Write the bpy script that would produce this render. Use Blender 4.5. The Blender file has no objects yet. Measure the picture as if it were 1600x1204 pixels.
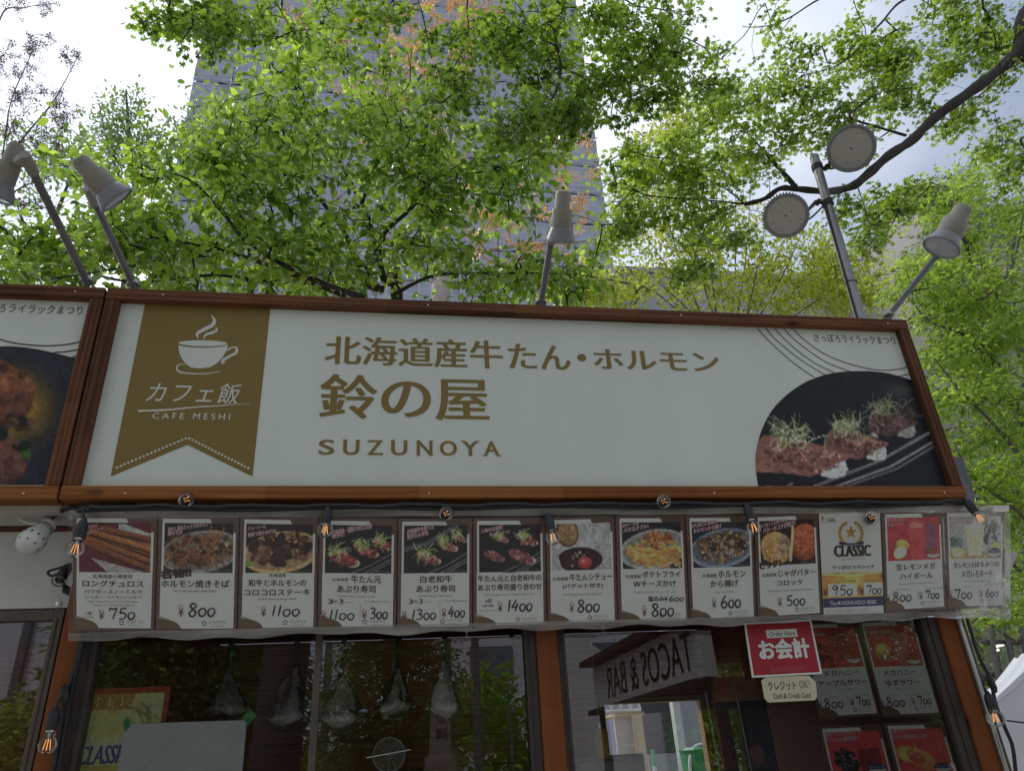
import bpy, bmesh, math, random
import numpy as np
from mathutils import Vector, Matrix
from mathutils.geometry import tessellate_polygon

SC = bpy.context.scene
COL = SC.collection
R = math.radians
random.seed(7)

# ------------------------------------------------------------------ camera
CAM = np.array([-0.5137, -2.1215, 1.6])
YAW, PIT, ROL, FPX = 0.1825, 0.4759, -0.0617, 1170.0
_f = np.array([math.sin(YAW)*math.cos(PIT), math.cos(YAW)*math.cos(PIT), math.sin(PIT)])
_r0 = np.array([math.cos(YAW), -math.sin(YAW), 0.0]); _u0 = np.cross(_r0, _f)
_r = math.cos(ROL)*_r0 + math.sin(ROL)*_u0
_u = -math.sin(ROL)*_r0 + math.cos(ROL)*_u0
cam_d = bpy.data.cameras.new('camera'); cam = bpy.data.objects.new('camera', cam_d); COL.objects.link(cam)
cam.matrix_world = Matrix(((_r[0], _u[0], -_f[0], CAM[0]), (_r[1], _u[1], -_f[1], CAM[1]), (_r[2], _u[2], -_f[2], CAM[2]), (0, 0, 0, 1)))
cam_d.sensor_fit = 'HORIZONTAL'; cam_d.sensor_width = 36.0; cam_d.lens = FPX/1600*36
cam_d.clip_start = 0.05; cam_d.clip_end = 3000
SC.camera = cam

# ------------------------------------------------------------------ sky, sun, exposure
SUN = Vector((-0.50, 0.62, 0.95)).normalized()
w = bpy.data.worlds.new('World'); SC.world = w; w.use_nodes = True
nt = w.node_tree; N = nt.nodes; L = nt.links; N.clear()
out = N.new('ShaderNodeOutputWorld'); bg = N.new('ShaderNodeBackground'); bg.inputs['Strength'].default_value = 0.1
sky = N.new('ShaderNodeTexSky'); sky.sky_type = 'NISHITA'; sky.sun_disc = False
sky.sun_elevation = math.asin(SUN.z); sky.sun_rotation = math.atan2(SUN.x, SUN.y)
tc = N.new('ShaderNodeTexCoord')
no = N.new('ShaderNodeTexNoise'); no.inputs['Scale'].default_value = 2.2; no.inputs['Detail'].default_value = 5; no.inputs['Roughness'].default_value = 0.55
cr = N.new('ShaderNodeValToRGB'); e = cr.color_ramp.elements
e[0].position = 0.36; e[0].color = (3.6, 4.5, 6.1, 1); e[1].position = 0.60; e[1].color = (7.6, 8.0, 8.9, 1)
dt = N.new('ShaderNodeVectorMath'); dt.operation = 'DOT_PRODUCT'; dt.inputs[1].default_value = SUN
mr = N.new('ShaderNodeMapRange'); mr.inputs[1].default_value = 0.40; mr.inputs[2].default_value = 1.0; mr.inputs[3].default_value = 0.72; mr.inputs[4].default_value = 1.7
sc_ = N.new('ShaderNodeVectorMath'); sc_.operation = 'SCALE'
mx = N.new('ShaderNodeMix'); mx.data_type = 'RGBA'; mx.inputs[0].default_value = 0.82
L.new(tc.outputs['Generated'], no.inputs['Vector']); L.new(no.outputs['Fac'], cr.inputs['Fac'])
L.new(tc.outputs['Generated'], dt.inputs[0]); L.new(dt.outputs['Value'], mr.inputs[0])
L.new(cr.outputs['Color'], sc_.inputs[0]); L.new(mr.outputs[0], sc_.inputs['Scale'])
L.new(sky.outputs['Color'], mx.inputs[6]); L.new(sc_.outputs[0], mx.inputs[7])
L.new(mx.outputs[2], bg.inputs['Color']); L.new(bg.outputs[0], out.inputs['Surface'])
sun_d = bpy.data.lights.new('sun', 'SUN'); sun_d.energy = 1.5; sun_d.angle = R(18); sun_d.color = (1.0, 0.95, 0.87)
sun = bpy.data.objects.new('sun', sun_d); COL.objects.link(sun); sun.rotation_euler = (-SUN).to_track_quat('-Z', 'Y').to_euler()
sun.location = (-4, 5, 30)
vs = SC.view_settings; vs.view_transform = 'Standard'; vs.look = 'None'; vs.gamma = 1.0; vs.use_curve_mapping = False
vs.exposure = 0.32
SC.render.engine = 'CYCLES'
cy = SC.cycles; cy.use_denoising = True; cy.max_bounces = 8; cy.diffuse_bounces = 4; cy.glossy_bounces = 4
cy.transmission_bounces = 6; cy.transparent_max_bounces = 32; cy.caustics_reflective = False; cy.caustics_refractive = False
cy.sample_clamp_indirect = 6.0

# ------------------------------------------------------------------ picture-to-place helpers
def ray(px, py): return _f + _r*((px-800)/FPX) - _u*((py-602)/FPX)
def P(px, py, Y):
    d = ray(px, py); return CAM + d*((Y-CAM[1])/d[1])
def PN(px, py, p0, n):
    d = ray(px, py); n = np.asarray(n, float); return CAM + d*(((np.asarray(p0, float)-CAM)@n)/(d@n))
YG = 0.232
def RF(px, py, Ym):                      # where a point seen mirrored in the shop window really stands
    d = ray(px, py); h = CAM + d*((YG-CAM[1])/d[1]); d = d*np.array([1, -1, 1]); return h + d*((Ym-YG)/d[1])

# ------------------------------------------------------------------ materials
def lin(c):
    c = np.asarray(c, float)/255.0
    return np.where(c <= 0.04045, c/12.92, ((c+0.055)/1.055)**2.4)
MATS = {}
def pm(name, col, rough=0.6, var=0.12, scale=14.0, bump=0.0, bscale=60.0, metal=0.0, spec=0.5, stretch=(1, 1, 1), coat=0.0):
    if name in MATS: return MATS[name]
    m = bpy.data.materials.new(name); m.use_nodes = True; MATS[name] = m
    n = m.node_tree.nodes; l = m.node_tree.links; b = n['Principled BSDF']
    b.inputs['Roughness'].default_value = rough; b.inputs['Metallic'].default_value = metal
    b.inputs['Specular IOR Level'].default_value = spec; b.inputs['Coat Weight'].default_value = coat
    t = n.new('ShaderNodeTexCoord'); mp = n.new('ShaderNodeMapping'); mp.inputs['Scale'].default_value = stretch
    l.new(t.outputs['Object'], mp.inputs['Vector'])
    z = n.new('ShaderNodeTexNoise'); z.inputs['Scale'].default_value = scale; z.inputs['Detail'].default_value = 6; z.inputs['Roughness'].default_value = 0.6
    l.new(mp.outputs[0], z.inputs['Vector'])
    r = n.new('ShaderNodeValToRGB'); c = np.array(col[:3])
    r.color_ramp.elements[0].position = 0.3; r.color_ramp.elements[0].color = (*np.clip(c*(1-var), 0, 1), 1)
    r.color_ramp.elements[1].position = 0.7; r.color_ramp.elements[1].color = (*np.clip(c*(1+var), 0, 1), 1)
    l.new(z.outputs['Fac'], r.inputs['Fac']); l.new(r.outputs['Color'], b.inputs['Base Color'])
    if bump > 0:
        z2 = n.new('ShaderNodeTexNoise'); z2.inputs['Scale'].default_value = bscale; z2.inputs['Detail'].default_value = 4
        l.new(mp.outputs[0], z2.inputs['Vector'])
        bp = n.new('ShaderNodeBump'); bp.inputs['Strength'].default_value = bump; bp.inputs['Distance'].default_value = 0.01
        l.new(z2.outputs['Fac'], bp.inputs['Height']); l.new(bp.outputs[0], b.inputs['Normal'])
    return m
def wood(name, dark, light, rough=0.55, sx=1.6, sy=26.0, knots=True):
    if name in MATS: return MATS[name]
    m = bpy.data.materials.new(name); m.use_nodes = True; MATS[name] = m
    n = m.node_tree.nodes; l = m.node_tree.links; b = n['Principled BSDF']; b.inputs['Roughness'].default_value = rough; b.inputs['Specular IOR Level'].default_value = 0.2
    t = n.new('ShaderNodeTexCoord'); oi = n.new('ShaderNodeObjectInfo')
    cb = n.new('ShaderNodeCombineXYZ'); ml = n.new('ShaderNodeMath'); ml.operation = 'MULTIPLY'; ml.inputs[1].default_value = 23.0
    l.new(oi.outputs['Random'], ml.inputs[0]); l.new(ml.outputs[0], cb.inputs[0]); l.new(ml.outputs[0], cb.inputs[1])
    ad = n.new('ShaderNodeVectorMath'); l.new(t.outputs['Object'], ad.inputs[0]); l.new(cb.outputs[0], ad.inputs[1])
    mp = n.new('ShaderNodeMapping'); mp.inputs['Scale'].default_value = (sx, sy, sy); l.new(ad.outputs[0], mp.inputs['Vector'])
    z0 = n.new('ShaderNodeTexNoise'); z0.inputs['Scale'].default_value = 0.9; z0.inputs['Detail'].default_value = 3
    l.new(mp.outputs[0], z0.inputs['Vector'])
    wv = n.new('ShaderNodeTexWave'); wv.wave_type = 'BANDS'; wv.bands_direction = 'Z'; wv.inputs['Scale'].default_value = 0.55
    wv.inputs['Distortion'].default_value = 14.0; wv.inputs['Detail'].default_value = 4; wv.inputs['Detail Scale'].default_value = 0.35; wv.inputs['Phase Offset'].default_value = 3
    l.new(mp.outputs[0], wv.inputs['Vector'])
    z = n.new('ShaderNodeTexNoise'); z.inputs['Scale'].default_value = 3.0; z.inputs['Detail'].default_value = 8; z.inputs['Roughness'].default_value = 0.7
    l.new(mp.outputs[0], z.inputs['Vector'])
    a1 = n.new('ShaderNodeMix'); a1.data_type = 'FLOAT'; a1.inputs[0].default_value = 0.74
    l.new(wv.outputs['Fac'], a1.inputs[2]); l.new(z.outputs['Fac'], a1.inputs[3])
    a2 = n.new('ShaderNodeMix'); a2.data_type = 'FLOAT'; a2.inputs[0].default_value = 0.4
    l.new(a1.outputs[0], a2.inputs[2]); l.new(z0.outputs['Fac'], a2.inputs[3])
    r = n.new('ShaderNodeValToRGB'); r.color_ramp.elements[0].position = 0.36; r.color_ramp.elements[0].color = (*dark, 1)
    r.color_ramp.elements[1].position = 0.64; r.color_ramp.elements[1].color = (*light, 1)
    sx_ = n.new('ShaderNodeSeparateXYZ'); l.new(ad.outputs[0], sx_.inputs[0]); m3 = n.new('ShaderNodeMath'); m3.operation = 'MULTIPLY'; m3.inputs[1].default_value = 2.3; l.new(sx_.outputs[0], m3.inputs[0])
    fl_ = n.new('ShaderNodeMath'); fl_.operation = 'FLOOR'; l.new(m3.outputs[0], fl_.inputs[0]); wn = n.new('ShaderNodeTexWhiteNoise'); wn.noise_dimensions = '1D'; l.new(fl_.outputs[0], wn.inputs['W'])
    m4 = n.new('ShaderNodeMath'); m4.operation = 'MULTIPLY_ADD'; m4.inputs[1].default_value = 0.16; m4.inputs[2].default_value = -0.08; l.new(wn.outputs['Value'], m4.inputs[0])
    m5 = n.new('ShaderNodeMath'); m5.operation = 'ADD'; l.new(a2.outputs[0], m5.inputs[0]); l.new(m4.outputs[0], m5.inputs[1])
    l.new(m5.outputs[0], r.inputs['Fac']); src = r.outputs['Color']
    if knots:
        vo = n.new('ShaderNodeTexVoronoi'); vo.inputs['Scale'].default_value = 1.0
        mk = n.new('ShaderNodeMapping'); mk.inputs['Scale'].default_value = (3.2, 9, 9); l.new(ad.outputs[0], mk.inputs['Vector']); l.new(mk.outputs[0], vo.inputs['Vector'])
        rk = n.new('ShaderNodeValToRGB'); rk.color_ramp.elements[0].position = 0.03; rk.color_ramp.elements[0].color = (0.22, 0.18, 0.16, 1)
        rk.color_ramp.elements[1].position = 0.13; rk.color_ramp.elements[1].color = (1, 1, 1, 1); l.new(vo.outputs['Distance'], rk.inputs['Fac'])
        mm = n.new('ShaderNodeMix'); mm.data_type = 'RGBA'; mm.blend_type = 'MULTIPLY'; mm.inputs[0].default_value = 1
        l.new(src, mm.inputs[6]); l.new(rk.outputs['Color'], mm.inputs[7]); src = mm.outputs[2]
    l.new(src, b.inputs['Base Color'])
    bp = n.new('ShaderNodeBump'); bp.inputs['Strength'].default_value = 0.12; bp.inputs['Distance'].default_value = 0.003
    l.new(a1.outputs[0], bp.inputs['Height']); l.new(bp.outputs[0], b.inputs['Normal'])
    return m
def printed(name='print_ink', rough=0.45, grain=0.05):
    if name in MATS: return MATS[name]
    m = bpy.data.materials.new(name); m.use_nodes = True; MATS[name] = m
    n = m.node_tree.nodes; l = m.node_tree.links; b = n['Principled BSDF']; b.inputs['Roughness'].default_value = rough; b.inputs['Specular IOR Level'].default_value = 0.25
    a = n.new('ShaderNodeVertexColor'); a.layer_name = 'tint'
    l.new(a.outputs['Color'], b.inputs['Base Color'])
    return m
def leafmat(name, dcol, tcol, rough=0.5, gloss=0.05, tw=0.55, spread=0.45):
    m = bpy.data.materials.new(name); m.use_nodes = True; MATS[name] = m
    n = m.node_tree.nodes; l = m.node_tree.links; n.clear()
    o = n.new('ShaderNodeOutputMaterial'); a = n.new('ShaderNodeVertexColor'); a.layer_name = 'tint'
    df = n.new('ShaderNodeBsdfDiffuse'); tr = n.new('ShaderNodeBsdfTranslucent'); gl = n.new('ShaderNodeBsdfGlossy'); gl.inputs['Roughness'].default_value = 0.30
    gl.inputs['Color'].default_value = (0.9, 0.95, 0.9, 1)
    for sh, c in ((df, dcol), (tr, tcol)):
        mu = n.new('ShaderNodeMix'); mu.data_type = 'RGBA'; mu.blend_type = 'MULTIPLY'; mu.inputs[0].default_value = 1
        mu.inputs[6].default_value = (*c, 1); l.new(a.outputs['Color'], mu.inputs[7]); l.new(mu.outputs[2], sh.inputs['Color'])
    m1 = n.new('ShaderNodeMixShader'); m1.inputs[0].default_value = tw; l.new(df.outputs[0], m1.inputs[1]); l.new(tr.outputs[0], m1.inputs[2])
    fr = n.new('ShaderNodeFresnel'); fr.inputs['IOR'].default_value = 1.45
    ms = n.new('ShaderNodeMath'); ms.operation = 'MULTIPLY'; ms.inputs[1].default_value = gloss*14; l.new(fr.outputs[0], ms.inputs[0])
    m2 = n.new('ShaderNodeMixShader'); l.new(ms.outputs[0], m2.inputs[0]); l.new(m1.outputs[0], m2.inputs[1]); l.new(gl.outputs[0], m2.inputs[2])
    l.new(m2.outputs[0], o.inputs['Surface'])
    return m
def clear(name, tint=(1, 1, 1), ior=1.5, gain=1.0, haze=0.0, hazecol=(0.8, 0.8, 0.8), rough=0.0, bump=0.0, bscale=12.0, stretch=(1, 1, 1), base=0.0):
    """a clear sheet: see-through, with a fresnel sheen, and milky where 'haze' says so"""
    if name in MATS: return MATS[name]
    m = bpy.data.materials.new(name); m.use_nodes = True; MATS[name] = m
    n = m.node_tree.nodes; l = m.node_tree.links; n.clear()
    o = n.new('ShaderNodeOutputMaterial'); tr = n.new('ShaderNodeBsdfTransparent'); tr.inputs['Color'].default_value = (*tint, 1)
    gl = n.new('ShaderNodeBsdfGlossy'); gl.inputs['Roughness'].default_value = rough
    fr = n.new('ShaderNodeFresnel'); fr.inputs['IOR'].default_value = ior
    mg = n.new('ShaderNodeMath'); mg.operation = 'MULTIPLY_ADD'; mg.inputs[1].default_value = gain; mg.inputs[2].default_value = base; mg.use_clamp = True
    l.new(fr.outputs[0], mg.inputs[0])
    mix = n.new('ShaderNodeMixShader'); l.new(mg.outputs[0], mix.inputs[0])
    body = tr.outputs[0]
    t = n.new('ShaderNodeTexCoord'); mp = n.new('ShaderNodeMapping'); mp.inputs['Scale'].default_value = stretch; l.new(t.outputs['Object'], mp.inputs['Vector'])
    if haze > 0:
        df = n.new('ShaderNodeBsdfDiffuse'); df.inputs['Color'].default_value = (*hazecol, 1)
        mh = n.new('ShaderNodeMixShader'); z = n.new('ShaderNodeTexNoise'); z.inputs['Scale'].default_value = bscale*0.6; z.inputs['Detail'].default_value = 4
        l.new(mp.outputs[0], z.inputs['Vector'])
        rg = n.new('ShaderNodeMapRange'); rg.inputs[1].default_value = 0.35; rg.inputs[2].default_value = 0.7; rg.inputs[3].default_value = haze*0.6; rg.inputs[4].default_value = haze*1.5
        l.new(z.outputs['Fac'], rg.inputs[0]); l.new(rg.outputs[0], mh.inputs[0]); l.new(body, mh.inputs[1]); l.new(df.outputs[0], mh.inputs[2]); body = mh.outputs[0]
    if bump > 0:
        z2 = n.new('ShaderNodeTexNoise'); z2.inputs['Scale'].default_value = bscale; z2.inputs['Detail'].default_value = 3; l.new(mp.outputs[0], z2.inputs['Vector'])
        bp = n.new('ShaderNodeBump'); bp.inputs['Strength'].default_value = bump; bp.inputs['Distance'].default_value = 0.02
        l.new(z2.outputs['Fac'], bp.inputs['Height']); l.new(bp.outputs[0], gl.inputs['Normal']); l.new(bp.outputs[0], fr.inputs['Normal'])
    l.new(body, mix.inputs[1]); l.new(gl.outputs[0], mix.inputs[2]); l.new(mix.outputs[0], o.inputs['Surface'])
    return m
def glow(name, col, s):
    if name in MATS: return MATS[name]
    m = bpy.data.materials.new(name); m.use_nodes = True; MATS[name] = m
    b = m.node_tree.nodes['Principled BSDF']; b.inputs['Base Color'].default_value = (*col, 1)
    b.inputs['Emission Color'].default_value = (*col, 1); b.inputs['Emission Strength'].default_value = s
    return m

# ------------------------------------------------------------------ mesh helpers
def thing(name, label, cat, loc=(0, 0, 0), group=None, rot=None):
    o = bpy.data.objects.new(name, None); o.empty_display_size = 0.1; COL.objects.link(o)
    o.location = Vector([float(c) for c in loc])
    if rot is not None: o.rotation_euler = rot
    o['label'] = label; o['category'] = cat
    if group: o['group'] = group
    return o
def tag(o, label, cat, group=None):
    o['label'] = label; o['category'] = cat
    if group: o['group'] = group
    return o
def copy_tree(o, parent=None):
    c = o.copy(); COL.objects.link(c)
    if parent is not None: c.parent = parent
    for ch in list(o.children): copy_tree(ch, c)
    return c
class MB:
    def __init__(s): s.v = []; s.f = []; s.mi = []; s.col = []; s.n = 0
    def add(s, verts, faces, mi=0, col=None):
        b = s.n; s.v.extend([tuple(map(float, q)) for q in verts]); s.n += len(verts)
        for f in faces:
            s.f.append(tuple(b+i for i in f)); s.mi.append(mi)
        if col is not None:
            c = np.asarray(col, float)
            if c.ndim == 1: s.col.extend([tuple(c[:3])]*len(verts))
            else: s.col.extend([tuple(q[:3]) for q in c])
        else: s.col.extend([(1, 1, 1)]*len(verts))
        return s
    def box(s, x0, x1, y0, y1, z0, z1, mi=0, M=None):
        vs_ = [(x, y, z) for x in (x0, x1) for y in (y0, y1) for z in (z0, z1)]
        if M is not None: vs_ = [tuple(M @ Vector(q)) for q in vs_]
        return s.add(vs_, [(0, 1, 3, 2), (4, 6, 7, 5), (0, 4, 5, 1), (2, 3, 7, 6), (0, 2, 6, 4), (1, 5, 7, 3)], mi)
    def cbox(s, x0, x1, y0, y1, z0, z1, c=0.004, mi=0):      # box with chamfered edges
        bm = bmesh.new(); bmesh.ops.create_cube(bm, size=1)
        for q in bm.verts: q.co = Vector((x0+(q.co.x+.5)*(x1-x0), y0+(q.co.y+.5)*(y1-y0), z0+(q.co.z+.5)*(z1-z0)))
        bmesh.ops.bevel(bm, geom=list(bm.edges), offset=c, segments=2, affect='EDGES', profile=0.5)
        bm.verts.index_update(); s.add([q.co for q in bm.verts], [[q.index for q in f.verts] for f in bm.faces], mi); bm.free(); return s
    def tube(s, pts, rad, sides=8, cap=True, mi=0, squash=None):
        pts = [Vector([float(a) for a in q]) for q in pts]; k = len(pts)
        if not hasattr(rad, '__len__'): rad = [rad]*k
        up = None; vs_ = []
        for i in range(k):
            d = (pts[min(i+1, k-1)]-pts[max(i-1, 0)])
            if d.length < 1e-9: d = Vector((0, 0, 1))
            d.normalize()
            if up is None: up = d.orthogonal().normalized()
            else:
                up = up - d*up.dot(d); up = up.normalized() if up.length > 1e-6 else d.orthogonal().normalized()
            sd = d.cross(up)
            for j in range(sides):
                a = 2*math.pi*j/sides; vs_.append(pts[i]+(up*math.cos(a)+sd*math.sin(a))*rad[i])
        fs = [(i*sides+j, i*sides+(j+1) % sides, (i+1)*sides+(j+1) % sides, (i+1)*sides+j) for i in range(k-1) for j in range(sides)]
        if cap: fs += [tuple(range(sides-1, -1, -1)), tuple((k-1)*sides+j for j in range(sides))]
        return s.add(vs_, fs, mi)
    def lathe(s, prof, o=(0, 0, 0), axis=(0, 0, 1), sides=20, mi=0, cap=True):
        ax = Vector(axis).normalized(); up = ax.orthogonal().normalized(); sd = ax.cross(up); o = Vector([float(a) for a in o])
        vs_ = [o+ax*h+(up*math.cos(2*math.pi*j/sides)+sd*math.sin(2*math.pi*j/sides))*r for (r, h) in prof for j in range(sides)]
        k = len(prof)
        fs = [(i*sides+j, i*sides+(j+1) % sides, (i+1)*sides+(j+1) % sides, (i+1)*sides+j) for i in range(k-1) for j in range(sides)]
        if cap: fs += [tuple(range(sides-1, -1, -1)), tuple((k-1)*sides+j for j in range(sides))]
        return s.add(vs_, fs, mi)
    def poly(s, pts, mi=0, col=None):                        # flat outline -> triangles
        vv = [Vector([float(a) for a in q]) for q in pts]
        return s.add(vv, [tuple(t) for t in tessellate_polygon([vv])], mi, col)
    def prism(s, pts, dvec, mi=0):
        vv = [Vector([float(a) for a in q]) for q in pts]; d = Vector([float(a) for a in dvec]); k = len(vv)
        tr = [tuple(t) for t in tessellate_polygon([vv])]
        fs = tr+[tuple(k+i for i in t[::-1]) for t in tr]+[(i, (i+1) % k, k+(i+1) % k, k+i) for i in range(k)]
        return s.add(vv+[q+d for q in vv], fs, mi)
    def ribbon(s, pts, wid, nrm=(0, -1, 0), mi=0, col=None):   # flat stroke lying in a plane
        pts = [Vector([float(a) for a in q]) for q in pts]; k = len(pts); n_ = Vector(nrm)
        if not hasattr(wid, '__len__'): wid = [wid]*k
        vs_ = []
        for i in range(k):
            d = (pts[min(i+1, k-1)]-pts[max(i-1, 0)]).normalized(); sd = d.cross(n_).normalized()
            vs_ += [pts[i]+sd*wid[i]/2, pts[i]-sd*wid[i]/2]
        return s.add(vs_, [(2*i, 2*i+1, 2*i+3, 2*i+2) for i in range(k-1)], mi, col)
    def build(s, name, mats, parent=None, smooth=False, local=False, colors=False):
        me = bpy.data.meshes.new(name)
        off = Vector((0, 0, 0))
        if parent is not None and not local:
            off = Vector(parent.location); q = parent.parent
            while q is not None: off += Vector(q.location); q = q.parent
        me.from_pydata([(a[0]-off.x, a[1]-off.y, a[2]-off.z) for a in s.v], [], s.f)
        for m in (mats if isinstance(mats, (list, tuple)) else [mats]): me.materials.append(m)
        if any(s.mi): me.polygons.foreach_set('material_index', s.mi)
        if smooth: me.polygons.foreach_set('use_smooth', [True]*len(me.polygons))
        if colors:
            ca = me.color_attributes.new('tint', 'FLOAT_COLOR', 'POINT')
            ca.data.foreach_set('color', [q for c in s.col for q in (*c, 1.0)])
        me.validate(); me.update()
        o = bpy.data.objects.new(name, me); COL.objects.link(o)
        if parent is not None: o.parent = parent
        return o
def autosmooth(o, ang=35):
    me = o.data; me.polygons.foreach_set('use_smooth', [True]*len(me.polygons))
    bm = bmesh.new(); bm.from_mesh(me)
    for ed in bm.edges:
        ed.smooth = len(ed.link_faces) == 2 and ed.calc_face_angle(0) < R(ang)
    bm.to_mesh(me); bm.free(); return o
def board(name, mat, parent, p0, p1, w_, t_, up=(0, 0, 1), c=0.004):
    """a straight board from p0 to p1 (its local X runs along the grain); w_ across, t_ thick"""
    p0, p1 = Vector([float(a) for a in p0]), Vector([float(a) for a in p1]); d = p1-p0; ln = d.length; x = d.normalized()
    z = Vector(up); z = (z-x*z.dot(x)).normalized(); y = z.cross(x)
    b = MB().cbox(-ln/2, ln/2, -t_/2, t_/2, -w_/2, w_/2, c)
    o = b.build(name, mat, parent, local=True)
    off = Vector((0, 0, 0)); q = parent
    while q is not None: off += Vector(q.location); q = q.parent
    mid = (p0+p1)/2-off
    o.matrix_local = Matrix(((x.x, y.x, z.x, mid.x), (x.y, y.y, z.y, mid.y), (x.z, y.z, z.z, mid.z), (0, 0, 0, 1)))
    return o
def smooth_path(pts, n=8):
    p = [np.asarray(q, float) for q in pts]; o = []
    for i in range(len(p)-1):
        a, b, c, d = p[max(i-1, 0)], p[i], p[i+1], p[min(i+2, len(p)-1)]
        for k in range(n):
            t = k/n; o.append(0.5*((2*b)+(c-a)*t+(2*a-5*b+4*c-d)*t*t+(3*b-a-3*c+d)*t**3))
    o.append(p[-1]); return o

# ------------------------------------------------------------------ lettering
_TC = {}
def glyphs(s, offset=0.0, shear=0.0, space=1.0, res=3):
    k = (s, offset, shear, space, res)
    if k not in _TC:
        c = bpy.data.curves.new('lettering', 'FONT'); c.body = s; c.resolution_u = res; c.offset = offset; c.shear = shear; c.space_character = space
        o = bpy.data.objects.new('lettering', c); COL.objects.link(o)
        dg = bpy.context.evaluated_depsgraph_get(); me = bpy.data.meshes.new_from_object(o.evaluated_get(dg))
        vv = np.array([q.co[:2] for q in me.vertices]); ff = [tuple(p.vertices) for p in me.polygons]
        bpy.data.objects.remove(o); bpy.data.curves.remove(c); bpy.data.meshes.remove(me)
        lo, hi = vv.min(0), vv.max(0); _TC[k] = ((vv-lo)/(hi-lo), ff, (hi-lo)[0]/(hi-lo)[1])
    return _TC[k]
def put_text(mb, s, fr, u0, u1, v0, v1, off=0.001, mi=0, offset=0.0, shear=0.0, space=1.0, smear=0.0, rot=0.0, thin=0.55, res=3):
    """lays s into the box u0..u1, v0..v1 of the frame fr(u, v, off) -> point"""
    vv, ff, asp = glyphs(s, 0.0, shear, space, res)
    hh = abs(v1-v0); ex = offset*abs(u1-u0)/max(asp, .01)+smear; ey = offset*hh*thin
    if offset < .006 and smear == 0: ring = [(0, 0)]
    elif offset < .02 and smear == 0: ring = [(-ex*.6, 0), (ex*.6, 0)]
    else: ring = [(0, 0)]+[(ex*math.cos(t), ey*math.sin(t)) for t in [k*math.pi/4 for k in range(8)]]
    for k, (dx, dy) in enumerate(ring):
        us = u0+vv[:, 0]*(u1-u0)+dx; ws = v0+vv[:, 1]*(v1-v0)+dy
        if rot:
            cu, cv = (u0+u1)/2, (v0+v1)/2; ca, sa = math.cos(rot), math.sin(rot)
            us, ws = cu+(us-cu)*ca-(ws-cv)*sa, cv+(us-cu)*sa+(ws-cv)*ca
        mb.add([fr(a, b, off+k*0.00003) for a, b in zip(us, ws)], ff, mi)
DIG = {'0': [[(.5, 1), (.15, .8), (.05, .4), (.3, .02), (.7, .05), (.95, .5), (.8, .9), (.5, 1)]], '1': [[(.7, 1), (.52, .5), (.35, 0)]],
 '2': [[(.1, .8), (.4, 1), (.8, .8), (.5, .35), (.05, 0), (.95, .05)]], '3': [[(.12, .88), (.5, 1), (.82, .83), (.7, .63), (.38, .54), (.8, .45), (.9, .2), (.55, 0), (.08, .06)]],
 '4': [[(.58, 1), (.35, .65), (.05, .35), (.95, .42)], [(.8, .72), (.66, .35), (.55, 0)]], '5': [[(.95, .98), (.35, .95), (.22, .55), (.6, .6), (.9, .35), (.7, .06), (.1, .02)]],
 '6': [[(.72, 1), (.32, .65), (.1, .25), (.4, 0), (.85, .15), (.85, .4), (.5, .5), (.18, .3)]], '7': [[(.08, .7), (.12, .97), (.5, .9), (.92, .97), (.7, .5), (.5, 0)]],
 '8': [[(.8, .88), (.45, 1), (.18, .8), (.5, .55), (.85, .3), (.7, .04), (.35, 0), (.1, .2), (.45, .5), (.85, .75), (.8, .88)]], '9': [[(.85, .88), (.4, 1), (.1, .75), (.35, .55), (.82, .82), (.72, .35), (.55, 0)]]}
def put_price(mb, s, fr, u0, u1, v0, v1, off=0.001, mi=0, wgt=0.11, nrm=(0, -1, 0)):
    """brush-written figures; the closing zeros are smaller, as the writer made them"""
    n0 = len(s.rstrip('0')); ws = [0.45 if c == '1' else (0.95 if i < n0 else 0.82) for i, c in enumerate(s)]
    tot = sum(ws)+0.16*(len(s)-1); x = 0
    for i, c in enumerate(s):
        h = 1.0 if i < n0 else 0.62; wdt = ws[i]
        for st in DIG[c]:
            q = smooth_path([(a, b, 0) for a, b in st], 5)
            pts = []
            for a in q:
                xx = (x+(a[0]*wdt)+a[1]*0.07*h)/tot; pts.append(fr(u0+xx*(u1-u0), v0+a[1]*h*(v1-v0), off+0.00008*i))
            k = len(pts); H = wgt*np.linalg.norm(np.array(fr(0, v1, 0))-np.array(fr(0, v0, 0)))
            wd = [H*(0.65+0.55*math.sin(0.6+2.4*j/k)) for j in range(k)]
            mb.ribbon(pts, wd, nrm, mi)
        x += wdt+0.16

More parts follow.
